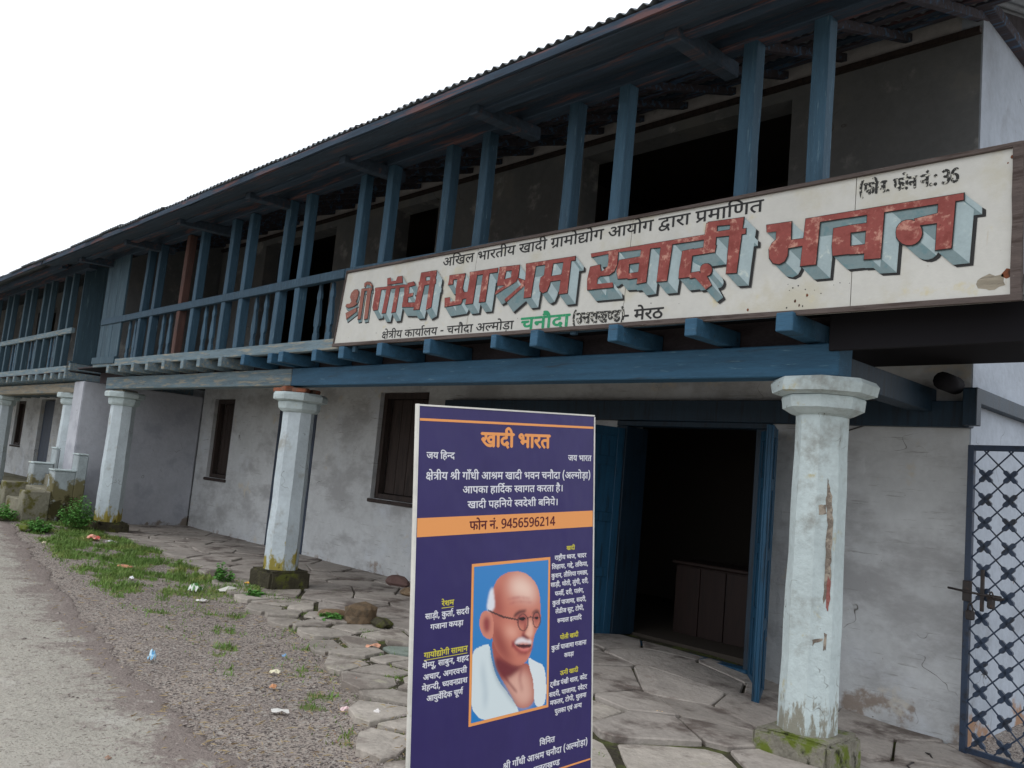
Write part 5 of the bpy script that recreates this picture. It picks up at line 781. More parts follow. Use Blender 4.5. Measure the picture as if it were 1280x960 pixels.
RUNS = {
'अखिल भारतीय खादी ग्रामोद्योग आयोग द्वारा प्रमाणित':(18849,"9,0,0 67,764,0 26,1023,0 54,1841,0 49,2779,0 66,3482,0 52,3741,0 40,4150,0 68,4720,0 51,4979,0 26,5819,0 66,6637,0 42,6896,0 68,7416,0 256,7935,0 66,8498,0 50,8757,0 79,9355,0 536,9614,0 79,10298,0 27,10557,0 10,11380,0 51,12403,0 79,12983,0 27,13242,0 529,14065,0 66,14685,0 52,14944,0 66,15353,0 274,15872,0 50,16440,0 66,17038,0 67,17297,0 39,17556,0 40,18279,0"),
'क्षेत्रीय कार्यालय - चनौदा अल्मोड़ा':(11785,"179,0,0 75,712,0 269,712,0 68,1264,0 51,1523,0 25,2363,0 66,3125,0 51,3384,0 66,3964,0 181,4223,0 54,4223,0 51,4901,0 800,5741,0 30,6341,0 44,6975,0 80,7530,0 42,7789,0 66,8309,0 9,8828,0 210,9592,0 50,10092,0 79,10690,0 96,10949,0 66,11526,0"),
'चनौदा':(2227,"30,0,0 44,634,0 80,1189,0 42,1448,0 66,1968,0"),
'(उत्तराखण्ड)':(4467,"795,0,0 13,354,0 521,902,0 52,1583,0 66,1992,0 26,2251,0 197,3069,0 37,3536,0 796,4113,0"),
'- मेरठ':(2192,"800,0,0 50,600,0 75,1198,0 52,1198,0 36,1607,0"),
'(फोन. फोन नं.: 36':(6791,"795,0,0 47,354,0 79,1125,0 44,1384,0 801,1939,0 47,2467,0 79,3238,0 44,3497,0 44,4312,0 6,4867,0 801,4867,0 813,5135,0 806,5689,0 809,6240,0"),
'खादी भारत':(4057,"26,0,0 66,818,0 42,1077,0 68,1597,0 49,2116,0 66,2819,0 52,3078,0 40,3487,0"),
'जय हिन्द':(3250,"32,0,0 51,742,0 67,1582,0 61,1841,0 202,2372,0 42,2730,0"),
'जय भारत':(3523,"32,0,0 51,742,0 49,1582,0 66,2285,0 52,2544,0 40,2953,0"),
'क्षेत्रीय श्री गाँधी आश्रम खादी भवन चनौदा (अल्मोड़ा)':(18475,"179,0,0 75,712,0 269,712,0 68,1264,0 51,1523,0 284,2363,0 68,3070,0 27,3589,0 66,4152,0 5,4411,0 43,4411,0 68,5026,0 10,5545,0 284,6568,0 50,7275,0 26,8133,0 66,8951,0 42,9210,0 68,9730,0 49,10249,0 57,10952,0 44,11508,0 30,12323,0 44,12957,0 80,13512,0 42,13771,0 66,14291,0 795,14810,0 9,15164,0 210,15928,0 50,16428,0 79,17026,0 96,17285,0 66,17862,0 796,18121,0"),
'आपका हार्दिक स्वागत करता है।':(11230,"10,0,0 46,1023,0 25,1591,0 66,2353,0 61,2872,0 66,3403,0 67,3662,0 42,3921,0 181,4386,0 25,4441,0 215,5463,0 57,5852,0 66,6408,0 27,6667,0 40,7230,0 25,8060,0 52,8822,0 40,9231,0 66,9801,0 61,10320,0 76,10851,0 104,10851,0"),
'खादी पहनिये स्वदेशी बनिये।':(9877,"26,0,0 66,818,0 42,1077,0 68,1597,0 46,2116,0 61,2684,0 67,3215,0 44,3474,0 51,4029,0 75,4609,0 215,4869,0 57,5258,0 42,5814,0 75,6279,0 58,6334,0 68,7014,0 48,7533,0 67,8104,0 44,8363,0 51,8918,0 75,9498,0 104,9498,0"),
'फोन नं. 9456596214':(8438,"47,0,0 79,771,0 44,1030,0 44,1845,0 6,2400,0 801,2400,0 812,2928,0 807,3479,0 808,4030,0 809,4581,0 808,5132,0 812,5683,0 809,6234,0 805,6785,0 804,7336,0 807,7887,0"),
'रेशम':(1687,"52,0,0 75,409,0 58,409,0 50,1089,0"),
'साड़ी, कुर्ता, सदरी':(6282,"60,0,0 66,676,0 96,935,0 68,1512,0 799,1771,0 25,2299,0 69,2840,0 40,3061,0 66,3631,0 181,3890,0 799,3890,0 60,4418,0 42,5094,0 52,5614,0 68,6023,0"),
'गजाना कपड़ा':(4804,"27,0,0 32,563,0 66,1305,0 44,1564,0 66,2119,0 25,2638,0 46,3400,0 96,3968,0 66,4545,0"),
'गायोद्योगी सामान':(6033,"27,0,0 66,563,0 51,822,0 79,1402,0 536,1661,0 79,2345,0 27,2604,0 68,3167,0 60,3686,0 66,4362,0 50,4621,0 66,5219,0 44,5478,0"),
'शेम्पू, साबुन, शहद':(6443,"58,0,0 75,680,0 549,680,0 70,1595,0 799,1595,0 60,2123,0 66,2799,0 48,3058,0 69,3629,0 44,3629,0 799,4184,0 58,4712,0 61,5392,0 42,5923,0"),
'अचार, अगरवत्ती':(5826,"9,0,0 30,764,0 66,1398,0 52,1657,0 799,2066,0 9,2594,0 27,3358,0 52,3921,0 57,4330,0 521,4886,0 68,5567,0"),
'मेहन्दी, च्यवनप्राश':(6388,"50,0,0 75,598,0 61,598,0 202,1129,0 42,1487,0 68,2007,0 799,2266,0 188,2794,0 51,3190,0 57,3770,0 44,4326,0 274,4881,0 66,5449,0 58,5708,0"),
'आयुर्वेदिक चूर्ण':(5317,"10,0,0 51,1023,0 69,1603,0 57,1603,0 181,2159,0 75,2159,0 67,2159,0 42,2418,0 25,2938,0 30,3960,0 70,4594,0 39,4594,0 181,5317,0"),
'खादी':(1856,"26,0,0 66,818,0 42,1077,0 68,1597,0"),
'राष्ट्रीय ध्वज, चादर':(6361,"52,0,0 66,409,0 564,668,0 68,1252,0 51,1511,0 201,2351,0 57,2713,0 32,3269,0 799,4011,0 30,4539,0 66,5173,0 42,5432,0 52,5952,0"),
'लिहाफ, गद्दे, तकिया,':(7355,"67,0,0 54,259,0 61,937,0 66,1468,0 47,1727,0 799,2498,0 27,3026,0 533,3589,0 75,4074,0 799,4129,0 40,4657,0 67,5227,0 25,5486,0 51,6248,0 66,6828,0 799,7087,0"),
'कुशन, तौलिया गमछा,':(7779,"25,0,0 69,541,0 58,762,0 44,1442,0 799,1997,0 40,2525,0 80,3095,0 67,3354,0 54,3613,0 51,4291,0 66,4871,0 27,5390,0 50,5953,0 31,6551,0 66,7252,0 799,7511,0"),
'साड़ी, धोती, लुंगी, दरी,':(8014,"60,0,0 66,676,0 96,935,0 68,1512,0 799,1771,0 43,2299,0 79,2914,0 40,3173,0 68,3743,0 799,4002,0 54,4530,0 69,5208,0 6,5208,0 27,5208,0 68,5771,0 799,6030,0 42,6558,0 52,7078,0 68,7487,0 799,7746,0"),
'फर्सी, दरी, पलंग,':(6027,"47,0,0 60,771,0 441,1447,0 799,1706,0 42,2234,0 52,2754,0 68,3163,0 799,3422,0 46,3950,0 54,4518,0 6,5196,0 27,5196,0 799,5759,0"),
'कुर्ता पाजामा, सदरी,':(7196,"25,0,0 69,541,0 40,762,0 66,1332,0 181,1591,0 46,1851,0 66,2419,0 32,2678,0 66,3420,0 50,3679,0 66,4277,0 799,4536,0 60,5064,0 42,5740,0 52,6260,0 68,6669,0 799,6928,0"),
'लेडीज सूट, टोपी,':(6082,"54,0,0 75,678,0 37,678,0 68,1255,0 32,1514,0 60,2516,0 70,3192,0 35,3192,0 799,3696,0 35,4224,0 79,4728,0 46,4987,0 68,5555,0 799,5814,0"),
'रूमाल इत्यादि':(5040,"418,0,0 50,787,0 66,1385,0 54,1644,0 11,2582,0 198,3073,0 51,3422,0 66,4002,0 67,4261,0 42,4520,0"),
'पोली खादी':(3880,"46,0,0 79,568,0 54,827,0 68,1505,0 26,2024,0 66,2842,0 42,3101,0 68,3621,0"),
'कुर्ता पाजामा गजाना':(7174,"25,0,0 69,541,0 40,762,0 66,1332,0 181,1591,0 46,1851,0 66,2419,0 32,2678,0 66,3420,0 50,3679,0 66,4277,0 27,4796,0 32,5359,0 66,6101,0 44,6360,0 66,6915,0"),
'कपड़ा':(2166,"25,0,0 46,762,0 96,1330,0 66,1907,0"),
'ऊनी खादी':(3695,"14,0,0 44,765,0 68,1320,0 26,1839,0 66,2657,0 42,2916,0 68,3436,0"),
'ट्वीड पंखी शाल, कोट':(7731,"35,0,0 81,460,0 57,504,0 68,1060,0 37,1319,0 46,2156,0 6,2724,0 26,2724,0 68,3542,0 58,4061,0 66,4741,0 54,5000,0 799,5678,0 25,6206,0 79,6968,0 35,7227,0"),
'सदरी, पाजामा, स्वेटर':(7463,"60,0,0 42,676,0 52,1196,0 68,1605,0 799,1864,0 46,2392,0 66,2960,0 32,3219,0 66,3961,0 50,4220,0 66,4818,0 799,5077,0 215,5605,0 57,5994,0 75,6550,0 35,6550,0 52,7054,0"),
'मफलर, टोपी, थुलमा':(7279,"50,0,0 47,598,0 54,1369,0 52,2047,0 799,2456,0 35,2984,0 79,3488,0 46,3747,0 68,4315,0 799,4574,0 41,5102,0 69,5744,0 54,5744,0 50,6422,0 66,7020,0"),
'पुलका एवं अन्य':(5598,"46,0,0 69,568,0 54,568,0 25,1246,0 66,2008,0 19,2527,0 57,3080,0 6,3636,0 9,3896,0 202,4660,0 51,5018,0"),
'विनित':(2199,"67,0,0 57,259,0 67,815,0 44,1074,0 40,1629,0"),
'श्री गाँधी आश्रम चनौदा (अल्मोड़ा)':(11922,"284,0,0 68,707,0 27,1226,0 66,1789,0 5,2048,0 43,2048,0 68,2663,0 10,3182,0 284,4205,0 50,4912,0 30,5770,0 44,6404,0 80,6959,0 42,7218,0 66,7738,0 795,8257,0 9,8611,0 210,9375,0 50,9875,0 79,10473,0 96,10732,0 66,11309,0 796,11568,0"),
'उत्तराखण्ड':(3759,"13,0,0 521,548,0 52,1229,0 66,1638,0 26,1897,0 197,2715,0 37,3182,0"),
}
SIGN_LETTERS = [[[-2.891,3.441],[-2.71,3.437],[-2.707,3.313],[-2.723,3.258],[-2.725,3.207],[-2.744,3.172],[-2.781,3.157],[-2.825,3.169],[-2.856,3.211],[-2.863,3.277],[-2.841,3.309],[-2.814,3.328],[-2.815,3.386],[-2.885,3.388]],[[-2.728,3.312],[-2.605,3.308],[-2.609,3.261],[-2.725,3.258]],[[-2.61,3.439],[-2.51,3.436],[-2.525,3.124],[-2.631,3.126]],[[-2.61,3.439],[-1.659,3.435],[-1.658,3.395],[-2.093,3.398],[-2.6,3.404]],[[-2.206,3.437],[-2.103,3.435],[-2.115,3.113],[-2.215,3.118]],[[-2.419,3.345],[-2.308,3.349],[-2.305,3.165],[-2.416,3.167],[-2.424,3.235]],[[-2.31,3.214],[-2.21,3.212],[-2.213,3.156],[-2.307,3.162]],[[-2.322,3.349],[-2.199,3.346],[-2.202,3.299],[-2.31,3.301]],[[-1.878,3.236],[-1.882,3.211],[-1.894,3.189],[-1.913,3.175],[-1.937,3.169],[-1.963,3.173],[-1.988,3.185],[-2.009,3.206],[-2.024,3.231],[-2.029,3.259],[-2.026,3.286],[-2.013,3.307],[-1.994,3.322],[-1.969,3.327],[-1.943,3.323],[-1.918,3.31],[-1.897,3.289],[-1.884,3.264]],[[-1.926,3.326],[-1.79,3.34],[-1.79,3.281],[-1.908,3.283]],[[-1.793,3.43],[-1.7,3.429],[-1.715,3.121],[-1.801,3.121]],[[-4.446,3.447],[-3.367,3.446],[-3.371,3.411],[-3.655,3.415],[-3.756,3.406],[-4.181,3.424],[-4.435,3.418]],[[-4.263,3.432],[-4.163,3.434],[-4.163,3.323],[-4.188,3.272],[-4.239,3.247],[-4.316,3.25],[-4.342,3.281],[-4.297,3.293],[-4.258,3.322],[-4.254,3.37]],[[-4.442,3.338],[-4.341,3.344],[-4.316,3.256],[-4.353,3.235],[-4.356,3.187],[-4.195,3.184],[-4.186,3.145],[-4.454,3.15],[-4.463,3.235]],[[-4.147,3.357],[-4.048,3.356],[-4.041,3.201],[-4.144,3.207],[-4.166,3.275]],[[-4.1,3.357],[-3.929,3.359],[-3.933,3.312],[-4.066,3.313]],[[-4.052,3.238],[-3.943,3.237],[-3.946,3.193],[-4.047,3.194]],[[-3.936,3.434],[-3.851,3.43],[-3.869,3.151],[-3.956,3.147]],[[-3.754,3.434],[-3.65,3.429],[-3.678,3.141],[-3.77,3.143]],[[-3.558,3.35],[-3.468,3.355],[-3.477,3.148],[-3.574,3.148],[-3.575,3.206]],[[-3.551,3.349],[-3.274,3.354],[-3.283,3.306],[-3.47,3.305]],[[-3.486,3.177],[-3.397,3.18],[-3.4,3.14],[-3.476,3.137]],[[-3.294,3.179],[-3.298,3.16],[-3.31,3.145],[-3.329,3.139],[-3.352,3.141],[-3.372,3.152],[-3.388,3.17],[-3.394,3.191],[-3.391,3.21],[-3.378,3.225],[-3.358,3.231],[-3.336,3.229],[-3.316,3.217],[-3.301,3.2]],[[-3.428,3.167],[-3.355,3.168],[-3.29,3.07],[-3.337,3.042],[-3.432,3.137]],[[-3.367,3.529],[-3.275,3.529],[-3.283,3.303],[-3.378,3.335],[-3.378,3.426]],[[-3.36,3.536],[-3.066,3.524],[-3.069,3.48],[-3.272,3.496]],[[-3.278,3.453],[-3.167,3.452],[-3.046,3.441],[-3.046,3.404],[-3.278,3.415]],[[-3.169,3.527],[-3.066,3.524],[-3.097,3.135],[-3.18,3.139]],[[-6.23,3.468],[-5.998,3.462],[-5.999,3.418],[-6.231,3.424]],[[-6.229,3.43],[-6.165,3.428],[-6.165,3.376],[-6.241,3.376]],[[-6.1,3.46],[-5.998,3.462],[-6.018,3.323],[-6.116,3.322]],[[-6.117,3.331],[-6.027,3.329],[-5.991,3.277],[-6.008,3.182],[-6.109,3.167],[-6.106,3.255]],[[-6.269,3.249],[-6.191,3.25],[-6.181,3.206],[-6.017,3.209],[-6.019,3.17],[-6.258,3.162]],[[-6.036,3.279],[-5.934,3.277],[-5.933,3.218],[-6.022,3.218]],[[-5.921,3.461],[-5.82,3.463],[-5.85,3.161],[-5.953,3.161]],[[-5.934,3.465],[-5.548,3.46],[-5.55,3.423],[-5.928,3.427]],[[-5.742,3.441],[-5.655,3.444],[-5.677,3.163],[-5.765,3.164]],[[-5.526,3.465],[-5.268,3.454],[-5.267,3.415],[-5.528,3.422]],[[-5.527,3.439],[-5.432,3.44],[-5.453,3.325],[-5.537,3.328]],[[-5.36,3.44],[-5.266,3.439],[-5.272,3.344],[-5.364,3.34]],[[-5.538,3.337],[-5.281,3.358],[-5.288,3.308],[-5.552,3.214],[-5.544,3.249],[-5.429,3.289],[-5.536,3.295]],[[-5.293,3.346],[-5.179,3.303],[-5.184,3.257],[-5.394,3.133],[-5.42,3.16],[-5.223,3.273]],[[-5.181,3.454],[-5.061,3.449],[-5.092,3.15],[-5.177,3.15]],[[-5.188,3.455],[-4.611,3.448],[-4.611,3.415],[-5.184,3.421]],[[-4.949,3.44],[-4.857,3.443],[-4.879,3.237],[-4.905,3.183],[-4.95,3.171],[-4.99,3.195],[-5.003,3.25],[-4.993,3.308],[-4.955,3.325]],[[-4.874,3.309],[-4.739,3.309],[-4.741,3.264],[-4.878,3.264]],[[-4.74,3.429],[-4.656,3.433],[-4.668,3.144],[-4.765,3.144]],[[-6.896,3.461],[-6.795,3.468],[-6.76,3.429],[-6.867,3.42]],[[-6.943,3.447],[-6.862,3.448],[-6.858,3.339],[-6.932,3.326]],[[-6.898,3.346],[-6.78,3.35],[-6.785,3.321],[-6.87,3.311]],[[-6.941,3.333],[-6.864,3.332],[-6.854,3.23],[-6.944,3.224]],[[-6.948,3.264],[-6.722,3.246],[-6.724,3.201],[-6.947,3.219]],[[-6.693,3.471],[-6.596,3.469],[-6.653,3.17],[-6.749,3.175]],[[-6.679,3.546],[-6.436,3.542],[-6.435,3.491],[-6.679,3.499]],[[-6.684,3.546],[-6.605,3.542],[-6.591,3.411],[-6.703,3.412]],[[-6.709,3.453],[-6.432,3.452],[-6.433,3.41],[-6.703,3.412]],[[-6.523,3.545],[-6.436,3.542],[-6.464,3.179],[-6.545,3.155]],[[-7.468,3.468],[-6.939,3.452],[-6.934,3.427],[-7.463,3.442]],[[-7.452,3.47],[-7.344,3.465],[-7.368,3.274],[-7.374,3.226],[-7.454,3.225],[-7.478,3.265],[-7.467,3.349]],[[-7.246,3.47],[-7.173,3.467],[-7.221,3.178],[-7.295,3.182]],[[-7.085,3.458],[-7.018,3.453],[-7.048,3.176],[-7.123,3.174]],[[-7.261,3.551],[-7.199,3.552],[-7.184,3.513],[-7.099,3.51],[-7.083,3.55],[-7.0,3.547],[-6.98,3.477],[-7.248,3.482]]]
SIGN_LETTERS_SMALL = [[[-7.927,3.46],[-7.881,3.49],[-7.812,3.488],[-7.776,3.451],[-7.789,3.388],[-7.816,3.352],[-7.781,3.329],[-7.844,3.305],[-7.955,3.295],[-8.012,3.32],[-7.999,3.343],[-7.929,3.342],[-7.9,3.369],[-7.943,3.412]],[[-7.995,3.237],[-7.789,3.286],[-7.78,3.241],[-7.964,3.167]],[[-7.73,3.485],[-7.665,3.488],[-7.684,3.152],[-7.744,3.149]],[[-7.614,3.478],[-7.535,3.478],[-7.553,3.145],[-7.619,3.142]],[[-7.718,3.484],[-7.527,3.479],[-7.522,3.455],[-7.713,3.459]],[[-7.688,3.544],[-7.64,3.558],[-7.581,3.547],[-7.524,3.508],[-7.527,3.481],[-7.583,3.516],[-7.643,3.527],[-7.651,3.499],[-7.682,3.512]]]
BANNER_TEXT = [
('खादी भारत', 0.2875, 0.1394, 0.6433, 0.0513, 'o'),
('जय हिन्द', 0.0387, 0.1875, 0.1637, 0.0223, 'w'),
('जय भारत', 0.7486, 0.1895, 0.8851, 0.0224, 'w'),
('क्षेत्रीय श्री गाँधी आश्रम खादी भवन चनौदा (अल्मोड़ा)', 0.0376, 0.2626, 0.8825, 0.0261, 'w'),
('आपका हार्दिक स्वागत करता है।', 0.204, 0.3134, 0.722, 0.0246, 'w'),
('खादी पहनिये स्वदेशी बनिये।', 0.229, 0.3685, 0.6946, 0.0246, 'w'),
('फोन नं. 9456596214', 0.2406, 0.4487, 0.6791, 0.0306, 'k'),
('रेशम', 0.1213, 0.7122, 0.1756, 0.0174, 'y'),
('साड़ी, कुर्ता, सदरी', 0.0504, 0.7511, 0.2465, 0.0182, 'w'),
('गजाना कपड़ा', 0.0746, 0.7897, 0.2206, 0.0173, 'w'),
('गायोद्योगी सामान', 0.0496, 0.8848, 0.2426, 0.0181, 'y'),
('शेम्पू, साबुन, शहद', 0.0437, 0.9194, 0.249, 0.018, 'w'),
('अचार, अगरवत्ती', 0.048, 0.9603, 0.2415, 0.018, 'w'),
('मेहन्दी, च्यवनप्राश', 0.0442, 0.9967, 0.2446, 0.0179, 'w'),
('आयुर्वेदिक चूर्ण', 0.0653, 1.035, 0.2253, 0.0179, 'w'),
('खादी', 0.7457, 0.5519, 0.7929, 0.0151, 'y'),
('राष्ट्रीय ध्वज, चादर', 0.679, 0.5873, 0.8609, 0.016, 'w'),
('लिहाफ, गद्दे, तकिया,', 0.6641, 0.6229, 0.8726, 0.016, 'w'),
('कुशन, तौलिया गमछा,', 0.6622, 0.658, 0.8731, 0.016, 'w'),
('साड़ी, धोती, लुंगी, दरी,', 0.659, 0.6927, 0.8763, 0.0159, 'w'),
('फर्सी, दरी, पलंग,', 0.683, 0.7295, 0.8491, 0.0159, 'w'),
('कुर्ता पाजामा, सदरी,', 0.6694, 0.7654, 0.8635, 0.0159, 'w'),
('लेडीज सूट, टोपी,', 0.6869, 0.7997, 0.8501, 0.0158, 'w'),
('रूमाल इत्यादि', 0.6979, 0.8378, 0.837, 0.0158, 'w'),
('पोली खादी', 0.7148, 0.9046, 0.8188, 0.0158, 'y'),
('कुर्ता पाजामा गजाना', 0.6675, 0.942, 0.866, 0.0167, 'w'),
('कपड़ा', 0.7397, 0.9781, 0.7929, 0.0157, 'w'),
('ऊनी खादी', 0.7172, 1.0453, 0.8197, 0.0157, 'y'),
('ट्वीड पंखी शाल, कोट', 0.6625, 1.0816, 0.8722, 0.0166, 'w'),
('सदरी, पाजामा, स्वेटर', 0.6582, 1.1212, 0.8728, 0.0166, 'w'),
('मफलर, टोपी, थुलमा', 0.6639, 1.1535, 0.8691, 0.0165, 'w'),
('पुलका एवं अन्य', 0.6901, 1.1905, 0.8422, 0.0165, 'w'),
('विनित', 0.6101, 1.2966, 0.6921, 0.0196, 'w'),
('श्री गाँधी आश्रम चनौदा (अल्मोड़ा)', 0.4236, 1.3451, 0.8802, 0.0214, 'w'),
('उत्तराखण्ड', 0.5812, 1.3908, 0.7209, 0.0195, 'w'),
]
PORTRAIT = {
'head': [[0.223,0.234],[0.243,0.153],[0.31,0.086],[0.428,0.056],[0.573,0.055],[0.697,0.08],[0.811,0.138],[0.872,0.203],[0.892,0.278],[0.894,0.352],[0.908,0.403],[0.879,0.456],[0.822,0.494],[0.799,0.553],[0.776,0.612],[0.74,0.659],[0.667,0.692],[0.57,0.694],[0.473,0.667],[0.353,0.608],[0.269,0.53],[0.23,0.434],[0.203,0.326]],
'hair': [[0.242,0.135],[0.198,0.174],[0.177,0.231],[0.167,0.289],[0.226,0.307],[0.276,0.284],[0.264,0.213]],
'ear': [[0.237,0.308],[0.133,0.29],[0.085,0.323],[0.076,0.386],[0.117,0.447],[0.186,0.482],[0.251,0.484],[0.271,0.413]],
'earin': [[0.204,0.344],[0.153,0.328],[0.125,0.361],[0.143,0.426],[0.196,0.442],[0.217,0.397]],
'neck': [[0.231,0.457],[0.26,0.6],[0.322,0.711],[0.504,0.871],[0.604,0.989],[0.837,0.981],[0.815,0.821],[0.746,0.681],[0.594,0.691]],
'chest': [[0.393,0.753],[0.595,0.726],[0.73,0.74],[0.795,0.843],[0.819,0.967],[0.615,0.978],[0.504,0.871]],
'jawsh': [[0.306,0.604],[0.473,0.667],[0.594,0.7],[0.692,0.694],[0.595,0.726],[0.453,0.771],[0.357,0.738],[0.273,0.647]],
'shl': [[-0.036,0.543],[0.142,0.513],[0.215,0.512],[0.237,0.609],[0.311,0.744],[0.456,0.854],[0.616,0.984],[0.605,1.024],[-0.017,1.004]],
'shr': [[0.72,0.64],[0.841,0.691],[0.982,0.731],[1.003,1.006],[0.825,1.003],[0.815,0.821],[0.763,0.743]],
'fold1': [[0.233,0.516],[0.26,0.6],[0.335,0.747],[0.48,0.862],[0.603,0.965],[0.567,0.961],[0.444,0.864],[0.3,0.755],[0.226,0.62]],
'fold2': [[0.122,0.587],[0.153,0.682],[0.199,0.825],[0.181,0.938],[0.158,0.935],[0.158,0.82],[0.115,0.689]],
'cheeksh': [[0.226,0.328],[0.347,0.443],[0.42,0.52],[0.495,0.622],[0.57,0.688],[0.425,0.65],[0.305,0.569],[0.243,0.458]],
'templesh': [[0.244,0.176],[0.336,0.134],[0.339,0.23],[0.414,0.342],[0.344,0.36],[0.226,0.316]],
'hl': [[0.453,0.105],[0.623,0.084],[0.761,0.141],[0.826,0.212],[0.841,0.287],[0.677,0.252],[0.554,0.232],[0.456,0.178]],
'cheekhl': [[0.404,0.406],[0.561,0.437],[0.612,0.489],[0.515,0.505],[0.43,0.462]],
'nose': [[0.736,0.384],[0.787,0.418],[0.804,0.48],[0.781,0.521],[0.711,0.519],[0.66,0.493],[0.709,0.473],[0.728,0.426]],
'nosesh': [[0.648,0.48],[0.698,0.496],[0.761,0.531],[0.686,0.529],[0.632,0.508]],
'brow1': [[0.515,0.355],[0.582,0.324],[0.692,0.323],[0.705,0.339],[0.595,0.343],[0.534,0.369]],
'brow2': [[0.775,0.35],[0.83,0.333],[0.881,0.349],[0.876,0.361],[0.825,0.347],[0.786,0.363]],
'eye1': [[0.579,0.38],[0.644,0.365],[0.707,0.387],[0.645,0.397]],
'eye2': [[0.802,0.388],[0.844,0.379],[0.878,0.394],[0.842,0.404]],
'sock1': [[0.546,0.357],[0.631,0.345],[0.718,0.37],[0.713,0.418],[0.609,0.416]],
'sock2': [[0.786,0.363],[0.851,0.355],[0.895,0.377],[0.883,0.419],[0.802,0.417]],
'mus': [[0.536,0.536],[0.588,0.508],[0.661,0.511],[0.716,0.534],[0.773,0.536],[0.787,0.566],[0.687,0.546],[0.565,0.547]],
'mouth': [[0.531,0.537],[0.589,0.549],[0.675,0.561],[0.787,0.562],[0.753,0.588],[0.676,0.588],[0.59,0.568]],
'smile': [[0.496,0.515],[0.535,0.53],[0.565,0.563],[0.62,0.593],[0.714,0.611],[0.778,0.593],[0.807,0.561],[0.788,0.601],[0.719,0.624],[0.603,0.608],[0.529,0.571]],
'noseside': [[0.678,0.412],[0.698,0.417],[0.699,0.46],[0.67,0.489],[0.641,0.491],[0.669,0.463]],
'lip': [[0.59,0.572],[0.676,0.589],[0.753,0.589],[0.714,0.606],[0.63,0.596]],
'chinsh': [[0.567,0.598],[0.689,0.613],[0.751,0.609],[0.714,0.63],[0.592,0.621]],
'fur1': [[0.434,0.236],[0.578,0.227],[0.752,0.25],[0.757,0.257],[0.579,0.236],[0.439,0.245]],
'fur2': [[0.459,0.264],[0.604,0.257],[0.791,0.281],[0.791,0.287],[0.604,0.264],[0.464,0.271]],
'naso': [[0.649,0.51],[0.564,0.527],[0.517,0.564],[0.498,0.563],[0.528,0.523],[0.612,0.503]],
'neckline1': [[0.392,0.706],[0.477,0.785],[0.6,0.87],[0.581,0.874],[0.454,0.789],[0.375,0.716]],
'neckline2': [[0.668,0.71],[0.621,0.777],[0.673,0.878],[0.654,0.876],[0.601,0.775],[0.643,0.707]],
'stem': [[0.19,0.29],[0.391,0.346],[0.583,0.381],[0.584,0.39],[0.379,0.357],[0.186,0.299]],
'lens1': [[0.732,0.414],[0.729,0.432],[0.718,0.448],[0.701,0.46],[0.679,0.467],[0.655,0.468],[0.631,0.463],[0.608,0.453],[0.591,0.438],[0.579,0.42],[0.574,0.402],[0.578,0.383],[0.588,0.367],[0.605,0.355],[0.627,0.348],[0.651,0.347],[0.676,0.352],[0.698,0.362],[0.716,0.377],[0.728,0.395]],
'lens1i': [[0.715,0.412],[0.712,0.428],[0.704,0.442],[0.691,0.453],[0.674,0.459],[0.655,0.46],[0.636,0.456],[0.618,0.447],[0.604,0.434],[0.595,0.419],[0.592,0.403],[0.594,0.387],[0.602,0.373],[0.615,0.363],[0.632,0.357],[0.651,0.355],[0.67,0.359],[0.688,0.368],[0.702,0.381],[0.711,0.396]],
'lens2': [[0.903,0.41],[0.901,0.427],[0.893,0.442],[0.88,0.453],[0.863,0.46],[0.844,0.461],[0.825,0.457],[0.808,0.448],[0.794,0.434],[0.785,0.418],[0.782,0.4],[0.784,0.383],[0.792,0.368],[0.805,0.357],[0.822,0.35],[0.841,0.349],[0.86,0.353],[0.877,0.362],[0.891,0.375],[0.9,0.392]],
'lens2i': [[0.885,0.408],[0.884,0.423],[0.878,0.436],[0.869,0.446],[0.857,0.452],[0.844,0.453],[0.83,0.45],[0.818,0.442],[0.808,0.431],[0.802,0.417],[0.799,0.402],[0.801,0.387],[0.807,0.374],[0.816,0.364],[0.828,0.358],[0.841,0.357],[0.854,0.36],[0.867,0.368],[0.876,0.379],[0.883,0.393]],
'bridge': [[0.711,0.382],[0.751,0.373],[0.794,0.382],[0.794,0.389],[0.751,0.381],[0.717,0.391]],
}

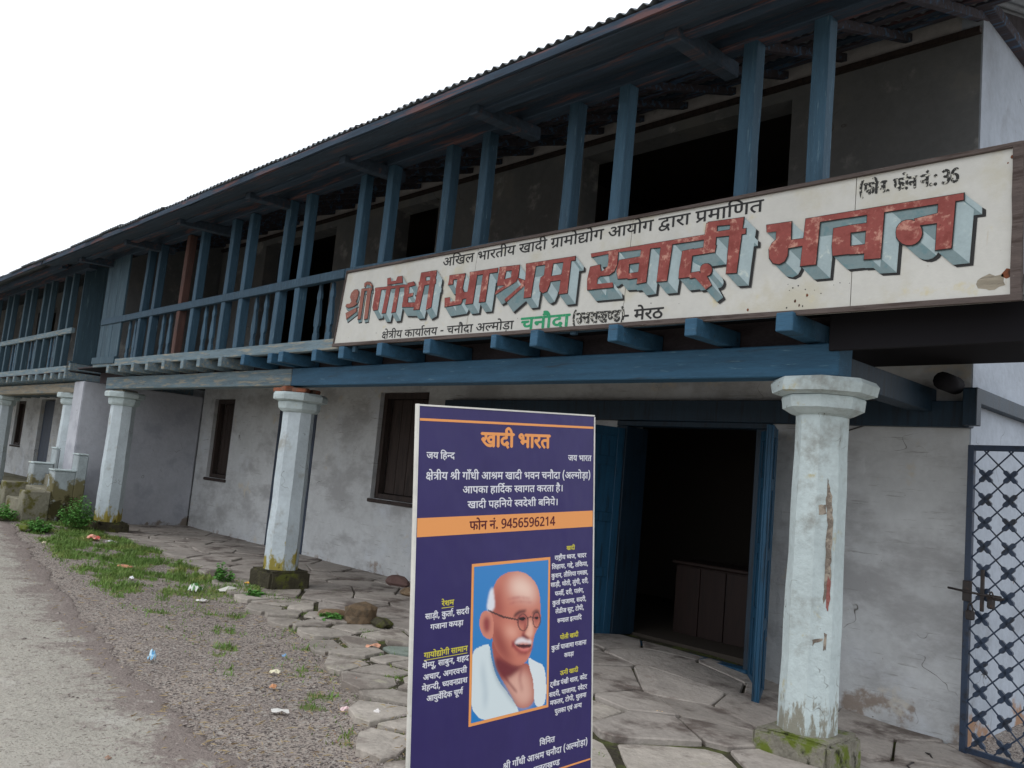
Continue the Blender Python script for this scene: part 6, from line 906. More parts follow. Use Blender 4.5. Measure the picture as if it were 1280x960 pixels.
_gc = {}
def glyph(g):
    if g in _gc: return _gc[g]
    c = bpy.data.curves.new('outline', 'CURVE'); c.dimensions = '2D'; c.fill_mode = 'BOTH'
    for ct in GLYPHS[g].split(';'):
        v = list(map(int, ct.split())); n = len(v)//2; s = c.splines.new('POLY'); s.points.add(n-1); s.use_cyclic_u = True
        for i in range(n): s.points[i].co = (v[2*i], v[2*i+1], 0, 1)
    c.offset = 0
    o = bpy.data.objects.new('outline', c); COL.objects.link(o)
    dg = bpy.context.evaluated_depsgraph_get(); dg.update(); me = o.evaluated_get(dg).to_mesh()
    r = ([(v.co.x, v.co.y) for v in me.vertices], [tuple(p.vertices) for p in me.polygons]); bpy.data.objects.remove(o); bpy.data.curves.remove(c)
    _gc[g] = r; return r
def text(name, s, fn, width, body, mat, parent, bold=0, label=None):
    """fn(a, b, lift) maps along / up (metres from the left end of the base line) to a point; body = headline height"""
    w, run = RUNS[s]; sx = width/w; sy = body/622.0; V = []; F = []
    k = 0
    shifts = [(0, 0)] if not bold else [(-bold, 0), (bold, 0), (0, bold*.8), (0, -bold*.8)]
    for t in run.split():
        g, x, y = map(int, t.split(',')); vs, fs = glyph(g)
        for (ox, oy) in shifts:
            b0 = len(V); lf = .00006*(k % 11); k += 1
            V.extend(fn((px+x)*sx+ox, (py+y)*sy+oy, lf) for px, py in vs); F.extend(tuple(i+b0 for i in f) for f in fs)
    o = pyobj(name, V, F, mat, parent)
    if label: o['label'] = label
    return o

# ---------------------------------------------------------------- the long painted sign board
sg = empty('sign_board', (-4.7, 4.98, 2.85), 'long cream painted sign board with red Hindi block letters along the gallery', 'sign')
SY = 4.98
TL, TR, BR, BL = (-8.07, 3.725), (-1.365, 3.675), (-1.35, 2.785), (-8.19, 2.87)
def sq(u, v):
    x = (TL[0]*(1-u)+TR[0]*u)*(1-v)+(BL[0]*(1-u)+BR[0]*u)*v; z = (TL[1]*(1-u)+TR[1]*u)*(1-v)+(BL[1]*(1-u)+BR[1]*u)*v; return x, z
V = []; F = []
cuts = [0, .36, .355+.36+.005, .855, 1.0]
for a, b in ((0, .33), (.33, .60), (.60, .862), (.862, 1)):
    V = []
    for yy in (SY, SY+.02):
        for u, v in ((a+.0004, .004), (b-.0004, .004), (b-.0004, .996), (a+.0004, .996)): xx, zz = sq(u, v); V.append((xx, yy, zz))
    pyobj('board_panel', V, [(0, 1, 2, 3), (7, 6, 5, 4), (0, 4, 5, 1), (1, 5, 6, 2), (2, 6, 7, 3), (3, 7, 4, 0)], M_signwhite, sg)
def fr(p, q, w=.042): bar('frame_rail', (p[0], SY-.006, p[1]), (q[0], SY-.006, q[1]), .03, w, M_signframe, sg, .003, .002, seg=12)
fr((TL[0], TL[1]-.012), (TR[0], TR[1]-.012), .026); fr((BL[0], BL[1]+.018), (BR[0], BR[1]+.018), .036)
bar('frame_rail', (TR[0]-.02, SY-.007, TR[1]), (BR[0]-.03, SY-.007, BR[1]), .03, .055, M_signframe, sg, .003, .003, up=Vector((1, 0, 0)), seg=6)
bar('frame_rail', (TL[0]+.004, SY-.004, TL[1]), (BL[0]+.004, SY-.004, BL[1]), .025, .012, M_signframe, sg, .002, 0, up=Vector((1, 0, 0)))
for x in (-1.30, -4.6, -7.8): bar('back_batten', (x if x < -2 else -1.315, 5.015, 2.5 if x > -2 else 2.8), (x if x < -2 else -1.315, 5.02, 3.95 if x > -2 else 3.66), .06, .035, M_post, sg, .003, up=Vector((0, 1, 0)))
def layer(name, polys, y, mats, mi=None):
    V = []; F = []; k = 0
    for p in polys:
        n = len(V); V.extend((x, y-.00005*k, z) for x, z in p); F.append(tuple(range(n, n+len(p)))); k += 1
    me = bpy.data.meshes.new(name); me.from_pydata(V, [], F); me.update()
    o = link(name, me, mats, sg)
    if mi: me.polygons.foreach_set('material_index', mi)
    return o
def ccw(p):
    a = sum(p[i][0]*p[(i+1) % len(p)][1]-p[(i+1) % len(p)][0]*p[i][1] for i in range(len(p)))
    return p if a > 0 else p[::-1]
def painted_block(letters, ev, sw, mat, pre):
    quads = []; mi = []; sh = []
    for p in letters:
        p = ccw(p); n = len(p)
        for i in range(n):
            a, b = p[i], p[(i+1) % n]; nx, nz = b[1]-a[1], -(b[0]-a[0]); L = math.hypot(nx, nz)
            if L < 1e-6 or nx*ev[0]+nz*ev[1] <= 0: continue
            a2 = (a[0]+ev[0], a[1]+ev[1]); b2 = (b[0]+ev[0], b[1]+ev[1]); quads.append([a, a2, b2, b]); mi.append(1 if nz/L < -.55 else 0)
            if abs(nz/L) > .3 or True:
                sh.append([a2, (a2[0]+sw[0], a2[1]+sw[1]), (b2[0]+sw[0], b2[1]+sw[1]), b2])
    tri = lambda q: q
    layer(pre+'_shadow_paint', sh, SY-.0012, M_black)
    layer(pre+'_side_paint', quads, SY-.0045, [M_ext_light, M_ext_dark], mi)
    # thin dark outline below the red face: the same strokes, a touch larger
    out = []
    for p in letters:
        cx = sum(q[0] for q in p)/len(p); cz = sum(q[1] for q in p)/len(p)
        out.append([(x+(.006 if x > cx else -.004), z+(.004 if z > cz else -.006)) for x, z in p])
    layer(pre+'_outline', out, SY-.0105, M_black); layer(pre, letters, SY-.0132, mat)
painted_block(SIGN_LETTERS, (.096, -.098), (.020, -.016), M_letter_red, 'block_letters')
painted_block(SIGN_LETTERS_SMALL, (.012, -.035), (.008, -.010), M_letter_brown, 'first_word_letters')
def sline(name, s, x0, z0, x1, z1, body, mat, bold=0):
    dx, dz = x1-x0, z1-z0; L = math.hypot(dx, dz)
    return text(name, s, lambda a, b, l: (x0+dx*a/L, SY-.0015-l, z0+dz*a/L+b), L, body, mat, sg, bold)
sline('small_lettering', "अखिल भारतीय खादी ग्रामोद्योग आयोग द्वारा प्रमाणित", -6.37, 3.572, -2.93, 3.548, .083, M_black, .0022)
sline('small_lettering', "क्षेत्रीय कार्यालय - चनौदा अल्मोड़ा", -7.27, 2.912, -5.29, 2.888, .072, M_black, .002)
sline('green_lettering', "चनौदा", -5.20, 2.875, -4.63, 2.868, .10, M_green, .006)
sline('flaked_lettering', "(उत्तराखण्ड)", -4.60, 2.882, -4.06, 2.870, .085, M_blackfade, .007)
sline('small_lettering', "- मेरठ", -4.07, 2.872, -3.70, 2.868, .078, M_black, .0035)
sline('flaked_lettering', "(फोन. फोन नं.: 36", -2.27, 3.535, -1.69, 3.512, .072, M_blackfade, .005)
def blot(name, cx, cz, r, mat, n=11, y=SY-.0008, el=1.0, parent=sg):
    p = [(cx+r*el*math.cos(a*2*math.pi/n)*random.uniform(.6, 1.1), y, cz+r*math.sin(a*2*math.pi/n)*random.uniform(.6, 1.1)) for a in range(n)]
    return pyobj(name, p, [tuple(range(n))], mat, parent)
blot('bare_patch', -1.50, 2.90, .055, M_beige, 14, el=1.5); blot('rust_patch', -1.43, 2.94, .03, M_rust)
for x, z in ((-2.66, 2.90), (-2.63, 2.87), (-2.58, 2.93), (-3.0, 2.87), (-1.42, 3.6), (-1.44, 3.57)): blot('rust_patch', x, z, random.uniform(.006, .014), M_rust, 8, el=.7)
for _ in range(26):
    x = random.choice([random.uniform(-2.75, -2.3), random.uniform(-8, -1.6)]); z = random.uniform(2.85, 3.02); blot('paint_chip', x, z, random.uniform(.003, .007), M_black, 6)

# ---------------------------------------------------------------- the standing banner
BT = Vector((-2.3902252, 1.8259411, 1.8250563)); BU = Vector((.05085888, .99604185, .0728973)).normalized(); BVv = Vector((.03114067, .07137466, -.99696335))
BVv = (BVv-BU*BVv.dot(BU)).normalized(); BN = BU.cross(BVv).normalized()
if BN.dot(Vector((0, 0, H))-BT) < 0: BN = -BN
bn = empty('standing_banner', tuple(BT+BVv*1.9+BU*.45), 'tall navy printed welcome banner on a light frame with an old man portrait', 'banner')
def bp(u, v, l=0): return tuple(BT+BU*u+BVv*v+BN*l)
BW_, BH_ = .9, 1.915
# sheet of print, very slightly slack
nu, nv = 10, 22; V = []; F = []
for j in range(nv+1):
    for i in range(nu+1):
        V.append(bp(BW_*i/nu, BH_*j/nv, 0))
for j in range(nv):
    for i in range(nu): a = j*(nu+1)+i; F.append((a, a+1, a+nu+2, a+nu+1))
N0 = len(V); V += [bp(BW_*i, BH_*j, -.004) for j in (0, 1) for i in (0, 1)]; F.append((N0, N0+2, N0+3, N0+1))
pyobj('printed_sheet', V, F, M_banner, bn)
def strip(name, u0, v0, u1, v1, l0, l1, mat, parent=bn):
    V = [bp(u, v, l) for l in (l0, l1) for u, v in ((u0, v0), (u1, v0), (u1, v1), (u0, v1))]
    return pyobj(name, V, [(0, 1, 2, 3), (7, 6, 5, 4), (0, 4, 5, 1), (1, 5, 6, 2), (2, 6, 7, 3), (3, 7, 4, 0)], mat, parent)
strip('frame_rail', -.007, -.006, .002, BH_+.01, -.012, .003, M_alu); strip('frame_rail', .0025, -.005, BW_+.003, .001, -.012, .003, M_alu)
strip('frame_rail', BW_-.0, .0035, BW_+.006, BH_, -.022, .003, M_alu); strip('frame_rail', .0045, BH_, BW_, BH_+.012, -.022, .004, M_alu)
def leg(u):
    a = Vector(bp(u, .35, -.02)); f = Vector(bp(u, BH_, 0)); f2 = f-BN*.05; tube('prop_leg', [a, f2], .011, M_alu, bn)
leg(.06); leg(.84)
def flat(name, u0, v0, u1, v1, mat, l=.0006):
    return pyobj(name, [bp(u0, v0, l), bp(u1, v0, l), bp(u1, v1, l), bp(u0, v1, l)], [(0, 3, 2, 1)], mat, bn)
flat('orange_line', .006, .0445, BW_-.002, .0535, M_orange); flat('orange_band', .006, .397, BW_-.002, .4635, M_orange)
flat('orange_line', .35, 1.404, BW_-.002, 1.411, M_orange)
cols = {'o': M_orange, 'w': M_bwhite, 'y': M_byellow, 'k': M_bmaroon}
for s, u0, v, u1, b, c in BANNER_TEXT:
    bold = {'o': .0035, 'k': .0012}.get(c, .0009)
    text('lettering', s, (lambda u0, v: lambda a, bb, l: bp(u0+a, v-bb, .0008+l))(u0, v), u1-u0, b, cols[c], bn, bold)
    if c == 'y' and u0 < .5: flat('underline', u0, v+.006, u1, v+.0085, M_byellow, .0009)
# portrait print: colour grid
PU, PV, PW, PH = .26605, .5846, .37783, .5621
flat('portrait_border', PU-.011, PV-.011, PU+PW+.011, PV+PH+.011, M_orange, .0007)
nx, ny = 120, 168
gxx, gyy = np.meshgrid((np.arange(nx+1))/nx, (np.arange(ny+1))/ny)
img = np.zeros((ny+1, nx+1, 3)); img[:] = lin((40, 128, 196))
img += (gyy[..., None]-.5)*-.03
def inside(poly):
    r = np.zeros(gxx.shape, bool); n = len(poly)
    for i in range(n):
        x1, y1 = poly[i]; x2, y2 = poly[(i+1) % n]
        if y1 == y2: continue
        c = ((y1 > gyy) != (y2 > gyy)) & (gxx < (x2-x1)*(gyy-y1)/(y2-y1)+x1); r ^= c
    return r.astype(float)
def smooth(p, it=2):
    for _ in range(it):
        q = []
        for i in range(len(p)):
            a, b = p[i], p[(i+1) % len(p)]; q += [(a[0]*.75+b[0]*.25, a[1]*.75+b[1]*.25), (a[0]*.25+b[0]*.75, a[1]*.25+b[1]*.75)]
        p = q
    return p
def blur(m, r):
    for _ in range(2):
        for ax in (0, 1):
            k = 2*r+1; p = np.pad(m, [(r+1, r) if a == ax else (0, 0) for a in (0, 1)], mode='edge'); c = np.cumsum(p, axis=ax)
            m = (c[k:, :]-c[:-k, :])/k if ax == 0 else (c[:, k:]-c[:, :-k])/k
    return m
def fill(key, c, a=1.0, r=0, sm_=2, clipm=None):
    global img
    m = inside(smooth(PORTRAIT[key], sm_))
    if r: m = blur(m, r)
    if clipm is not None: m = m*clipm
    m = (m*a)[..., None]; img = img*(1-m)+np.array(lin(c))*m
fill('neck', (170, 84, 72)); fill('chest', (226, 176, 158), .95, 6); fill('neckline1', (120, 42, 50), .9, 1); fill('neckline2', (150, 62, 66), .8, 2)
fill('head', (206, 124, 104)); hm = inside(smooth(PORTRAIT['head'], 2))
fill('templesh', (156, 68, 62), .85, 6, 2, hm); fill('cheeksh', (142, 56, 52), .95, 6, 2, hm); fill('hl', (248, 214, 196), 1.0, 8, 2, hm)
fill('cheekhl', (238, 178, 156), .9, 5, 2, hm); fill('fur1', (176, 84, 84), .7, 1, 1, hm); fill('fur2', (176, 84, 84), .7, 1, 1, hm)
fill('ear', (212, 134, 114)); fill('earin', (140, 46, 54), .9, 2); fill('hair', (232, 234, 240), .95, 1)
fill('sock1', (140, 52, 58), .85, 3, 2, hm); fill('sock2', (140, 52, 58), .85, 3, 2, hm); fill('nose', (240, 186, 162), .95, 2, 2, hm); fill('nosesh', (120, 36, 46), .95, 1, 1, hm)
fill('naso', (126, 40, 50), .95, 1, 1, hm); fill('brow1', (74, 36, 40), 1, 1); fill('brow2', (74, 36, 40), 1, 1); fill('eye1', (30, 16, 22), 1, 0, 1); fill('eye2', (30, 16, 22), 1, 0, 1)
fill('smile', (150, 44, 54), .9, 1, 1); fill('mouth', (64, 12, 24), 1, 0, 1); fill('lip', (232, 130, 124), 1, 1, 1); fill('noseside', (140, 46, 54), .85, 1, 1); fill('mus', (236, 228, 230), .97, 1, 1); fill('chinsh', (136, 50, 56), .8, 2, 1, hm); fill('jawsh', (112, 34, 44), .95, 2)
fill('shl', (216, 228, 230)); fill('shr', (224, 232, 234)); fill('fold1', (112, 134, 148), .6, 2); fill('fold2', (168, 186, 196), .7, 3)
l1 = inside(PORTRAIT['lens1'])-inside(PORTRAIT['lens1i']); l2_ = inside(PORTRAIT['lens2'])-inside(PORTRAIT['lens2i'])
mm = (np.clip(blur(np.clip(l1+l2_, 0, 1), 0) if False else np.clip(l1+l2_, 0, 1), 0, 1)*.75)[..., None]; img = img*(1-mm)+np.array(lin((70, 44, 48)))*mm
fill('stem', (50, 36, 40), .9, 0, 0); fill('bridge', (60, 40, 44), .85, 0, 0)
V = [bp(PU+PW*float(a), PV+PH*float(b), .0013) for a, b in zip(gxx.ravel(), gyy.ravel())]
F = [(j*(nx+1)+i, (j+1)*(nx+1)+i, (j+1)*(nx+1)+i+1, j*(nx+1)+i+1) for j in range(ny) for i in range(nx)]
mpt, ntp, bsp = newmat('portrait_print'); at = ntp.nodes.new('ShaderNodeAttribute'); at.attribute_name = 'print'; ntp.links.new(at.outputs['Color'], bsp.inputs['Base Color']); bsp.inputs['Roughness'].default_value = .45
po = pyobj('portrait_print', V, F, mpt, bn); po['label'] = 'portrait of a bald old man with round glasses in a white shawl on blue'; po['kind'] = 'part' if False else 'print'
del po['kind']
ca = po.data.attributes.new('print', 'FLOAT_COLOR', 'POINT'); ca.data.foreach_set('color', np.concatenate([np.clip(img, 0, 1), np.ones((ny+1, nx+1, 1))], -1).astype(np.float32).ravel())

# ---------------------------------------------------------------- iron gate, padlock, threshold
ga = -math.radians(9); GM = Matrix.Translation((-2.375, 7.42, 0)) @ Matrix.Rotation(ga, 4, 'Z')
gt = empty('lattice_gate', (-1.8, 7.35, -.2), 'dark blue iron lattice gate of crossed bars closing the side passage', 'gate')
GW, G0, G1 = 1.15, -.20, 2.20
for x0, x1, z0, z1 in ((0, .05, G0, G1), (GW-.05, GW, G0, G1), (.051, GW-.051, G1-.045, G1), (.051, GW-.051, G0, G0+.05)): box('gate_frame', x0, x1, -.02, .02, z0, z1, M_gate, gt, .004, M=GM)
s = .185; xa, xb, za, zb = .05, GW-.05, G0+.05, G1-.045
def gbar(c, sgn):
    # z = sgn*x + c clipped to the frame
    pts = []
    for x in (xa, xb):
        z = sgn*x+c
        if za <= z <= zb: pts.append((x, z))
    for z in (za, zb):
        x = sgn*(z-c)
        if xa < x < xb: pts.append((x, z))
    if len(pts) < 2: return
    (x0, z0), (x1, z1) = pts[0], pts[1]; y = .004*sgn
    if math.hypot(x1-x0, z1-z0) < .05: return
    bar('lattice_bar', GM @ Vector((x0, y, z0)), GM @ Vector((x1, y, z1)), .006, .011, M_gate, gt, 0)
zc0 = za+.07
k = -14
cs = [zc0+i*s for i in range(-14, 28)]
for c in cs: gbar(c-.0-(xa+.09), 1); gbar(c+(xa+.09), -1)
# thickened crosses at every other crossing
bmx = None
for i in range(0, 7):
    for j in range(-1, 15):
        cx, cz = xa+.09+i*s, zc0+j*s
        if cx > xb-.03 or cz > zb-.03 or cz < za+.02: continue
        bm = bmesh.new()
        for sgn in (1, -1):
            for e in (1, -1):
                R = Matrix.Translation((cx, 0, cz)) @ Matrix.Rotation(-sgn*math.pi/4, 4, 'Y')
                pr = [(0.0, .012), (.022*e, .017), (.052*e, .017), (.066*e, .006)]
                vs = []
                for yy in (-.011, .011):
                    vs.append([bm.verts.new(GM @ (R @ Vector((a, yy, w)))) for a, w in pr]+[bm.verts.new(GM @ (R @ Vector((a, yy, -w)))) for a, w in reversed(pr)])
                bm.faces.new(vs[0]); bm.faces.new(vs[1][::-1]); n = 8
                for q in range(n): bm.faces.new([vs[0][q], vs[1][q], vs[1][(q+1) % n], vs[0][(q+1) % n]])
        bmobj('cross_ornament', bm, M_gate, gt)
tube('bolt_rod', [GM @ Vector((-.11, -.045, 1.045)), GM @ Vector((.05, -.045, 1.035)), GM @ Vector((.32, -.045, 1.02))], .009, M_iron, gt)
box('bolt_plate', .0, .07, -.04, -.021, .96, 1.12, M_iron, gt, .004, M=GM); box('bolt_plate', .14, .165, -.045, -.021, .9, 1.22, M_iron, gt, .003, M=GM)
box('hasp', .19, .30, -.05, -.03, 1.0, 1.04, M_iron, gt, .004, M=GM)
def padlock(x, z, label, r=.032):
    p = GM @ Vector((x, -.075, z)); e = empty('padlock', tuple(p), label, 'padlock', 'padlocks on the lattice gate')
    box('lock_body', x-r, x+r, -.095, -.055, z-.075, z, M_iron, e, .01, M=GM)
    tube('shackle', [GM @ Vector((x+r*.6*math.cos(t), -.075, z+.0+(.055 if 0 < t < math.pi else 0)*math.sin(t) if 0 < t < math.pi else z-.002)) for t in [math.pi*q/8 for q in range(9)]], .006, M_iron, e, 6)
padlock(.085, .90, 'dark padlock hanging from the gate bolt, left of the other'); padlock(.24, 1.01, 'dark padlock hanging on the gate hasp, right of the other', .026)
th = box('gate_threshold', -2.42, -1.0, 6.98, 7.40, -.36, -.215, M_step, None, .02, .006); tag(th, 'low concrete sill in front of the lattice gate', 'step')
tube_ = tube('cable', [(-2.50, 7.05, -.19), (-2.44, 6.98, -.17), (-2.40, 6.93, -.19), (-2.47, 6.8, -.2), (-2.46, 6.6, -.2), (-2.3, 6.4, -.2)], .007, M_iron); tag(tube_, 'black cable lying at the corner before the gate', 'cable')
# counter inside the shop
ct = empty('shop_counter', (-5.2, 8.5, -.1), 'brown wooden counter front inside the dark doorway', 'counter')
box('counter_body', -5.85, -4.5, 8.5, 9.0, -.1, .78, M_counter, ct, .01); box('counter_top', -5.9, -4.45, 8.46, 9.05, .782, .82, M_counter, ct, .008)
for k in range(4): box('counter_board', -5.84+k*.335, -5.84+k*.335+.325, 8.475, 8.499, .0, .76, M_counter, ct, .004)

# ---------------------------------------------------------------- loose stones, litter
def rock(x, y, r, label, mat=M_rock, flat_=.6, rot=0):
    bm = bmesh.new(); bmesh.ops.create_icosphere(bm, subdivisions=2, radius=1)
    sx, sy, sz = r*random.uniform(.9, 1.4), r*random.uniform(.7, 1), r*flat_
    ph = [random.uniform(0, 6) for _ in range(6)]
    for v in bm.verts:
        n = v.co.copy(); f = 1+.16*math.sin(3*n.x+ph[0])+.14*math.sin(4*n.y+ph[1])+.12*math.sin(5*n.z+ph[2])
        q = Vector((n.x*sx, n.y*sy, n.z*sz))*f; q.z = max(min(q.z, sz*.72), -sz*.5)
        v.co = Matrix.Rotation(rot, 3, 'Z') @ q + Vector((x, y, float(ground_z(x, y))+sz*.42+.02))
    o = bmobj('loose_stone', bm, mat); return tag(o, label, 'stone', 'loose stones along the porch edge')
rock(-9.45, 7.2, .17, 'reddish grey boulder against the porch wall near the banner', surf('reddish_stone', (112, 88, 82), [((90, 72, 66), 6, .5, .62)], .9, .6, 30), .75)
rock(-8.75, 6.85, .15, 'buff pointed stone just left of the banner edge')
rock(-7.5, 5.28, .2, 'upright brown split stone among the flagstones', M_rock, .7, .6); rock(-7.75, 5.1, .12, 'smaller buff stone leaning on the brown split stone', M_rock, .5, 1.0)
rock(-7.2, 5.3, .11, 'dark rounded stone right of the split stone', M_darkplinth, .6)
rock(-23.8, 5.0, .2, 'dark rough stone at the far left road edge', M_darkplinth, .6); rock(-15.3, 4.05, .12, 'pale stone in the grass below the steps', M_plinth)
rock(-7.9, 5.5, .1, 'thin grey stone slab lying behind the split stones', M_flag, .3)
def scrap(x, y, r, c, label, cat='litter', name='litter_scrap', n=5, h=.02, el=1.6, rot=None, c2=None):
    """crumpled sheet: small folded grid"""
    V = []; F = []; rot = random.uniform(0, 3) if rot is None else rot; r *= .7
    for j in range(n+1):
        for i in range(n+1):
            a, b = (i/n-.5)*2, (j/n-.5)*2; k = 1-.25*(abs(a)*abs(b)); a += random.uniform(-.12, .12); b += random.uniform(-.12, .12)
            px, py = a*r*el*k, b*r*k; X, Y = x+px*math.cos(rot)-py*math.sin(rot), y+px*math.sin(rot)+py*math.cos(rot)
            V.append((X, Y, float(ground_z(X, Y))+.018+random.uniform(0, h)+h*.8*max(0, 1-a*a-b*b)))
    for j in range(n):
        for i in range(n): q = j*(n+1)+i; F.append((q, q+1, q+n+2, q+n+1))
    m = bpy.data.materials.get('litter_%d_%d_%d' % c) or plain('litter_%d_%d_%d' % c, c, .55, .4)
    o = pyobj(name, V, F, m)
    if c2:
        m2 = plain('litter_print_%d_%d_%d' % c2, c2, .55, .4); o.data.materials.append(m2)
        for p in o.data.polygons: p.material_index = int(random.random() < .35)
    sm_ = o.modifiers.new('thickness', 'SOLIDIFY'); sm_.thickness = .0015
    return tag(o, label, cat, 'litter on the roadside')
scrap(-14.35, 4.78, .13, (226, 166, 142), 'crumpled orange pink wrapper in the grass near the steps', 'wrapper', 'wrapper', 6, .05, 1.2, None, (200, 90, 80)); scrap(-14.1, 4.95, .07, (224, 226, 222), 'small white scrap beside the orange pink wrapper', 'litter')
scrap(-9.95, 4.55, .10, (226, 230, 222), 'crumpled green and white plastic bag on the gravel', 'plastic bag', 'plastic_bag', 6, .06, 1.4, .3, (96, 150, 84))
scrap(-9.72, 4.86, .12, (206, 204, 194), 'flat pale cardboard piece left of the middle column', 'cardboard', 'cardboard_piece', 2, .03, 1.3, 1.0)
scrap(-10.0, 5.25, .05, (226, 170, 60), 'small yellow wrapper beside the middle column', 'wrapper', 'wrapper', 4, .02, 1.8, .2)
scrap(-10.9, 4.15, .04, (236, 236, 236), 'tiny white scrap in the grass before the plastic bag'); scrap(-9.3, 4.35, .06, (226, 224, 218), 'white strip of paper just below the cardboard piece')
scrap(-6.87, 2.86, .045, (196, 226, 240), 'light blue crumpled wrapper near the tarmac edge', 'wrapper', 'wrapper', 5, .05, 1.1, None, (120, 180, 216))
scrap(-5.17, 3.06, .035, (214, 212, 206), 'torn white paper strip on the gravel', 'litter', 'litter_scrap', 3, .02, 2.6, .9)
scrap(-4.95, 3.42, .03, (236, 206, 206), 'pinkish white scrap near the grass tuft', 'litter'); scrap(-4.72, 3.52, .022, (230, 226, 222), 'tiny white scrap right of the pinkish scrap')
scrap(-6.1, 3.52, .04, (226, 220, 190), 'pale yellow star shaped scrap on the gravel', 'litter'); scrap(-5.75, 3.32, .035, (206, 150, 110), 'orange brown dry leaf on the gravel', 'leaf', 'dry_leaf')
scrap(-6.6, 3.88, .02, (150, 190, 226), 'tiny light blue scrap beside the grass tufts'); scrap(-11.8, 4.4, .09, (206, 140, 110), 'long orange stick like wrapper in the grass', 'wrapper', 'wrapper', 3, .02, 2.2, .4)
scrap(-13.9, 3.95, .03, (232, 222, 190), 'cream scrap at the grass edge by the road'); scrap(-6.35, 4.62, .05, (226, 170, 140), 'peach coloured wrapper scrap on the flagstones', 'wrapper', 'wrapper', 4, .03, 2.0)
scrap(-3.75, 5.35, .035, (226, 190, 140), 'cream wrapper scrap in a joint of the porch paving', 'wrapper', 'wrapper', 4, .02, 1.5)
scrap(-5.5, 3.85, .04, (176, 120, 100), 'brown torn wrapper between the outer flagstones', 'wrapper', 'wrapper', 4, .03, 1.5)

# ---------------------------------------------------------------- pebbles, straw, grass
def scatter_pebbles():
    V = []; F = []; n = 0
    base = [(-1, 0, 0), (1, 0, 0), (0, -1, 0), (0, 1, 0), (0, 0, .7), (0, 0, -.4)]
    fc = [(0, 2, 4), (2, 1, 4), (1, 3, 4), (3, 0, 4), (2, 0, 5), (1, 2, 5), (3, 1, 5), (0, 3, 5)]
    while n < 13000:
        x = -3.2-abs(rng.normal(0, 1))*5.0; y = rng.uniform(ae_(x)-.8, fe_(x)+.5)
        if y < ae_(x) and rng.random() < (ae_(x)-y)/.8: continue
        r = .0045+.009*rng.random()**4+(.015 if rng.random() < .006 else 0); z = float(ground_z(x, y))+r*.2+(.012 if y < ae_(x) else 0); a = rng.uniform(0, 6.28); ca, sa = math.cos(a), math.sin(a); s = rng.uniform(.6, 1.3)
        for bx, by, bz in base:
            jx, jy = bx*s+rng.uniform(-.25, .25), by/s+rng.uniform(-.25, .25); V.append((x+r*(jx*ca-jy*sa), y+r*(jx*sa+jy*ca), z+r*(bz+rng.uniform(-.15, .15))))
        F += [tuple(i+6*n for i in f) for f in fc]; n += 1
    tag(pyobj('roadside_gravel', V, F, M_pebble), 'loose gravel scattered between the tarmac and the flagstones', 'gravel', kind='stuff')
scatter_pebbles()
def scatter_straw():
    V = []; F = []; n = 0
    while n < 900:
        x = -3.2-abs(rng.normal(0, 1))*4.0; y = rng.uniform(ae_(x)-.3, fe_(x)+.2)
        L = rng.uniform(.01, .045); a = rng.uniform(0, 3.14); w = .0015; z = float(ground_z(x, y))+.016; dx, dy = math.cos(a)*L, math.sin(a)*L; nx_, ny_ = -math.sin(a)*w, math.cos(a)*w
        V += [(x-dx-nx_, y-dy-ny_, z), (x+dx-nx_, y+dy-ny_, z+.004), (x+dx+nx_, y+dy+ny_, z+.004), (x-dx+nx_, y-dy+ny_, z), (x, y, z+.008)]; b = 5*n; F += [(b, b+1, b+4), (b+1, b+2, b+4), (b+2, b+3, b+4), (b+3, b, b+4)]; n += 1
    tag(pyobj('dry_straw', V, F, M_straw), 'bits of dry straw and twigs strewn on the gravel', 'straw', kind='stuff')
scatter_straw()
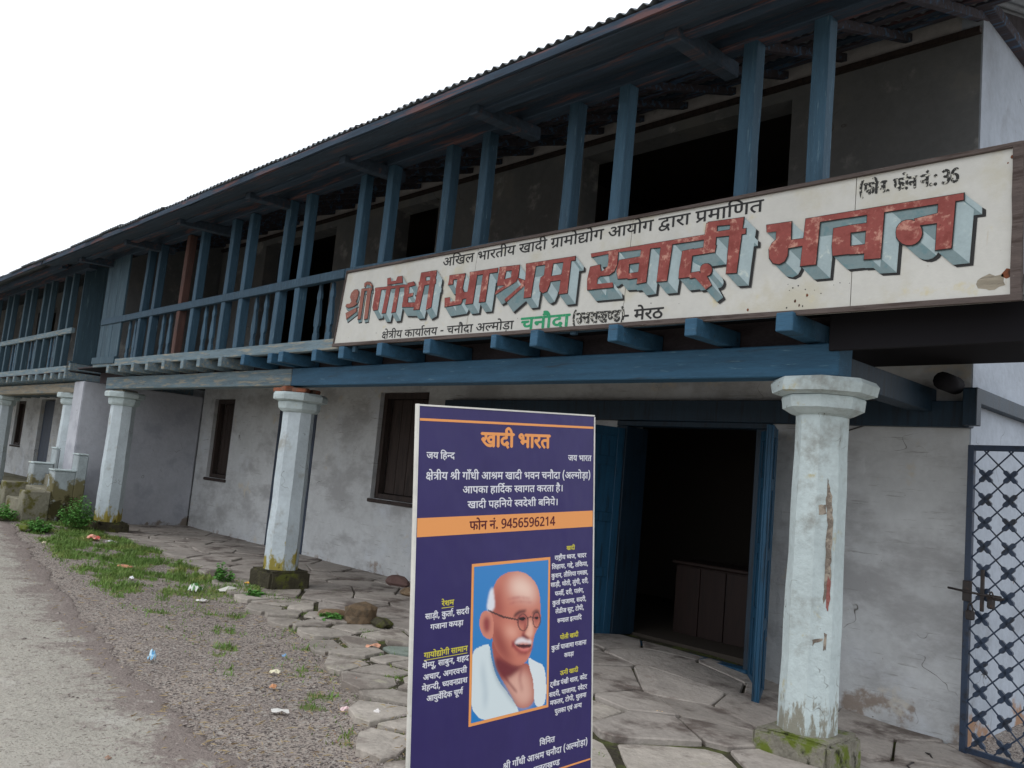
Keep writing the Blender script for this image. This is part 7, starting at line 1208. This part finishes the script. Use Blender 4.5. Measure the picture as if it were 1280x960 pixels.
def scatter_grass():
    N = 150000
    x = -3.0-np.abs(rng.random(N))**.8*17.5; y = rng.uniform(2.9, 5.7, N)
    d = grass_density(x, y); keep = rng.random(N) < d**1.3; x, y, d = x[keep], y[keep], d[keep]
    # sprigs in the joints of the outer paving
    jx = rng.uniform(-9.5, -3.0, 9000); jy = fe_(jx)+rng.uniform(-.1, 1.3, 9000); k2 = noise2(jx*2.2, jy*3.3, 2.) > .38
    x = np.concatenate([x, jx[k2]]); y = np.concatenate([y, jy[k2]]); d = np.concatenate([d, np.full(k2.sum(), .25)])
    n = len(x); h = (.014+.042*rng.random(n)**1.5)*(.55+.7*d)*(1+.5*(noise2(x*3, y*4, 7) > .4)); a = rng.uniform(0, 6.283, n); w = .0022+.0022*rng.random(n); ln = h*rng.uniform(.15, .9, n); b = rng.uniform(0, 6.283, n)
    z = ground_z(x, y)
    w = w*(1+.06*np.hypot(x, y))
    P0 = np.stack([x-np.cos(a)*w, y-np.sin(a)*w, z], -1); P1 = np.stack([x+np.cos(a)*w, y+np.sin(a)*w, z], -1)
    M0 = np.stack([x-np.cos(a)*w*.7+np.cos(b)*ln*.4, y-np.sin(a)*w*.7+np.sin(b)*ln*.4, z+h*.6], -1); M1 = np.stack([x+np.cos(a)*w*.7+np.cos(b)*ln*.4, y+np.sin(a)*w*.7+np.sin(b)*ln*.4, z+h*.6], -1)
    T = np.stack([x+np.cos(b)*ln, y+np.sin(b)*ln, z+h], -1)
    V = np.stack([P0, P1, M1, M0, T], 1).reshape(-1, 3); i = np.arange(n)*5
    me = bpy.data.meshes.new('grass'); me.vertices.add(len(V)); me.vertices.foreach_set('co', V.ravel())
    loops = np.stack([i, i+1, i+2, i+3, i+3, i+2, i+4], 1).ravel().astype(np.int32); me.loops.add(len(loops)); me.loops.foreach_set('vertex_index', loops)
    stt = np.stack([np.arange(n)*7, np.arange(n)*7+4], 1).ravel().astype(np.int32); me.polygons.add(2*n); me.polygons.foreach_set('loop_start', stt); me.update(calc_edges=True)
    tag(link('grass', me, M_grass), 'short green grass between the road and the porch paving', 'grass', kind='stuff'); print('blades', n)
scatter_grass()
def weed(x, y, r, h, n, label, seed):
    rd = random.Random(seed); z0 = float(ground_z(x, y)); e = empty('weed_plant', (x, y, z0), label, 'weed', 'weeds along the paving')
    V = []; F = []; SV = []; SF = []
    for s_ in range(n):
        a = rd.uniform(0, 6.28); R = r*rd.random()**.6; hx, hy, hz = x+R*math.cos(a), y+R*.7*math.sin(a), z0+h*(1-.55*(R/r)**2)*rd.uniform(.6, 1.05)
        b = len(SV); w = .003; SV += [(x+R*.3*math.cos(a)-w, y+R*.3*math.sin(a), z0), (x+R*.3*math.cos(a)+w, y+R*.3*math.sin(a), z0), (hx+w*.5, hy, hz), (hx-w*.5, hy, hz), (x+R*.3*math.cos(a), y+R*.3*math.sin(a)+w, z0), (hx, hy+w*.5, hz)]
        SF += [(b, b+1, b+2, b+3), (b+1, b+4, b+5, b+2)]
        for q in range(9):
            t = rd.uniform(.35, 1.05); cx = x+R*.3*math.cos(a)+(hx-x-R*.3*math.cos(a))*t; cy = y+R*.3*math.sin(a)+(hy-y-R*.3*math.sin(a))*t; cz = z0+(hz-z0)*t
            la = rd.uniform(0, 6.28); L = rd.uniform(.03, .06); W = L*.42; el = rd.uniform(-.4, .7)
            d = Vector((math.cos(la)*math.cos(el), math.sin(la)*math.cos(el), math.sin(el))); sd_ = Vector((-math.sin(la), math.cos(la), rd.uniform(-.3, .3)))
            c = Vector((cx, cy, cz)); b = len(V); V += [c, c+d*L*.5+sd_*W, c+d*L-Vector((0, 0, L*.25)), c+d*L*.5-sd_*W, c+d*L*.5+Vector((0, 0, -.006))]; F += [(b, b+1, b+4), (b+1, b+2, b+4), (b+2, b+3, b+4), (b+3, b, b+4)]
    o = pyobj('foliage', V, F, M_weed, e); pyobj('stems', SV, SF, M_stem, e)
weed(-15.5, 4.85, .42, .62, 130, 'bright leafy weed bush at the foot of the steps wall', 3); weed(-16.6, 4.0, .4, .3, 80, 'low spreading weed left of the leafy bush', 4)
weed(-18.3, 3.9, .6, .3, 110, 'low weed patch at the far left below the steps', 5); weed(-15.2, 4.2, .3, .22, 60, 'small weed in front of the leafy bush', 6); weed(-10.3, 5.05, .18, .28, 30, 'dark weed clump growing at the middle column plinth', 8)
weed(-21, 4.2, .6, .28, 70, 'weed patch beside the farther building', 9)
for q, (x, y, r, h, n, lab) in enumerate(((-9.2, 4.95, .16, .10, 22, 'small weed before the middle column plinth'), (-7.7, 5.0, .2, .08, 20, 'low weed in the gap beside the split stones'))): weed(x, y, r, h, n, lab, 20+q)
# opposite verge and slope behind the photographer's back: nothing is in view there, the ground sheet simply goes on
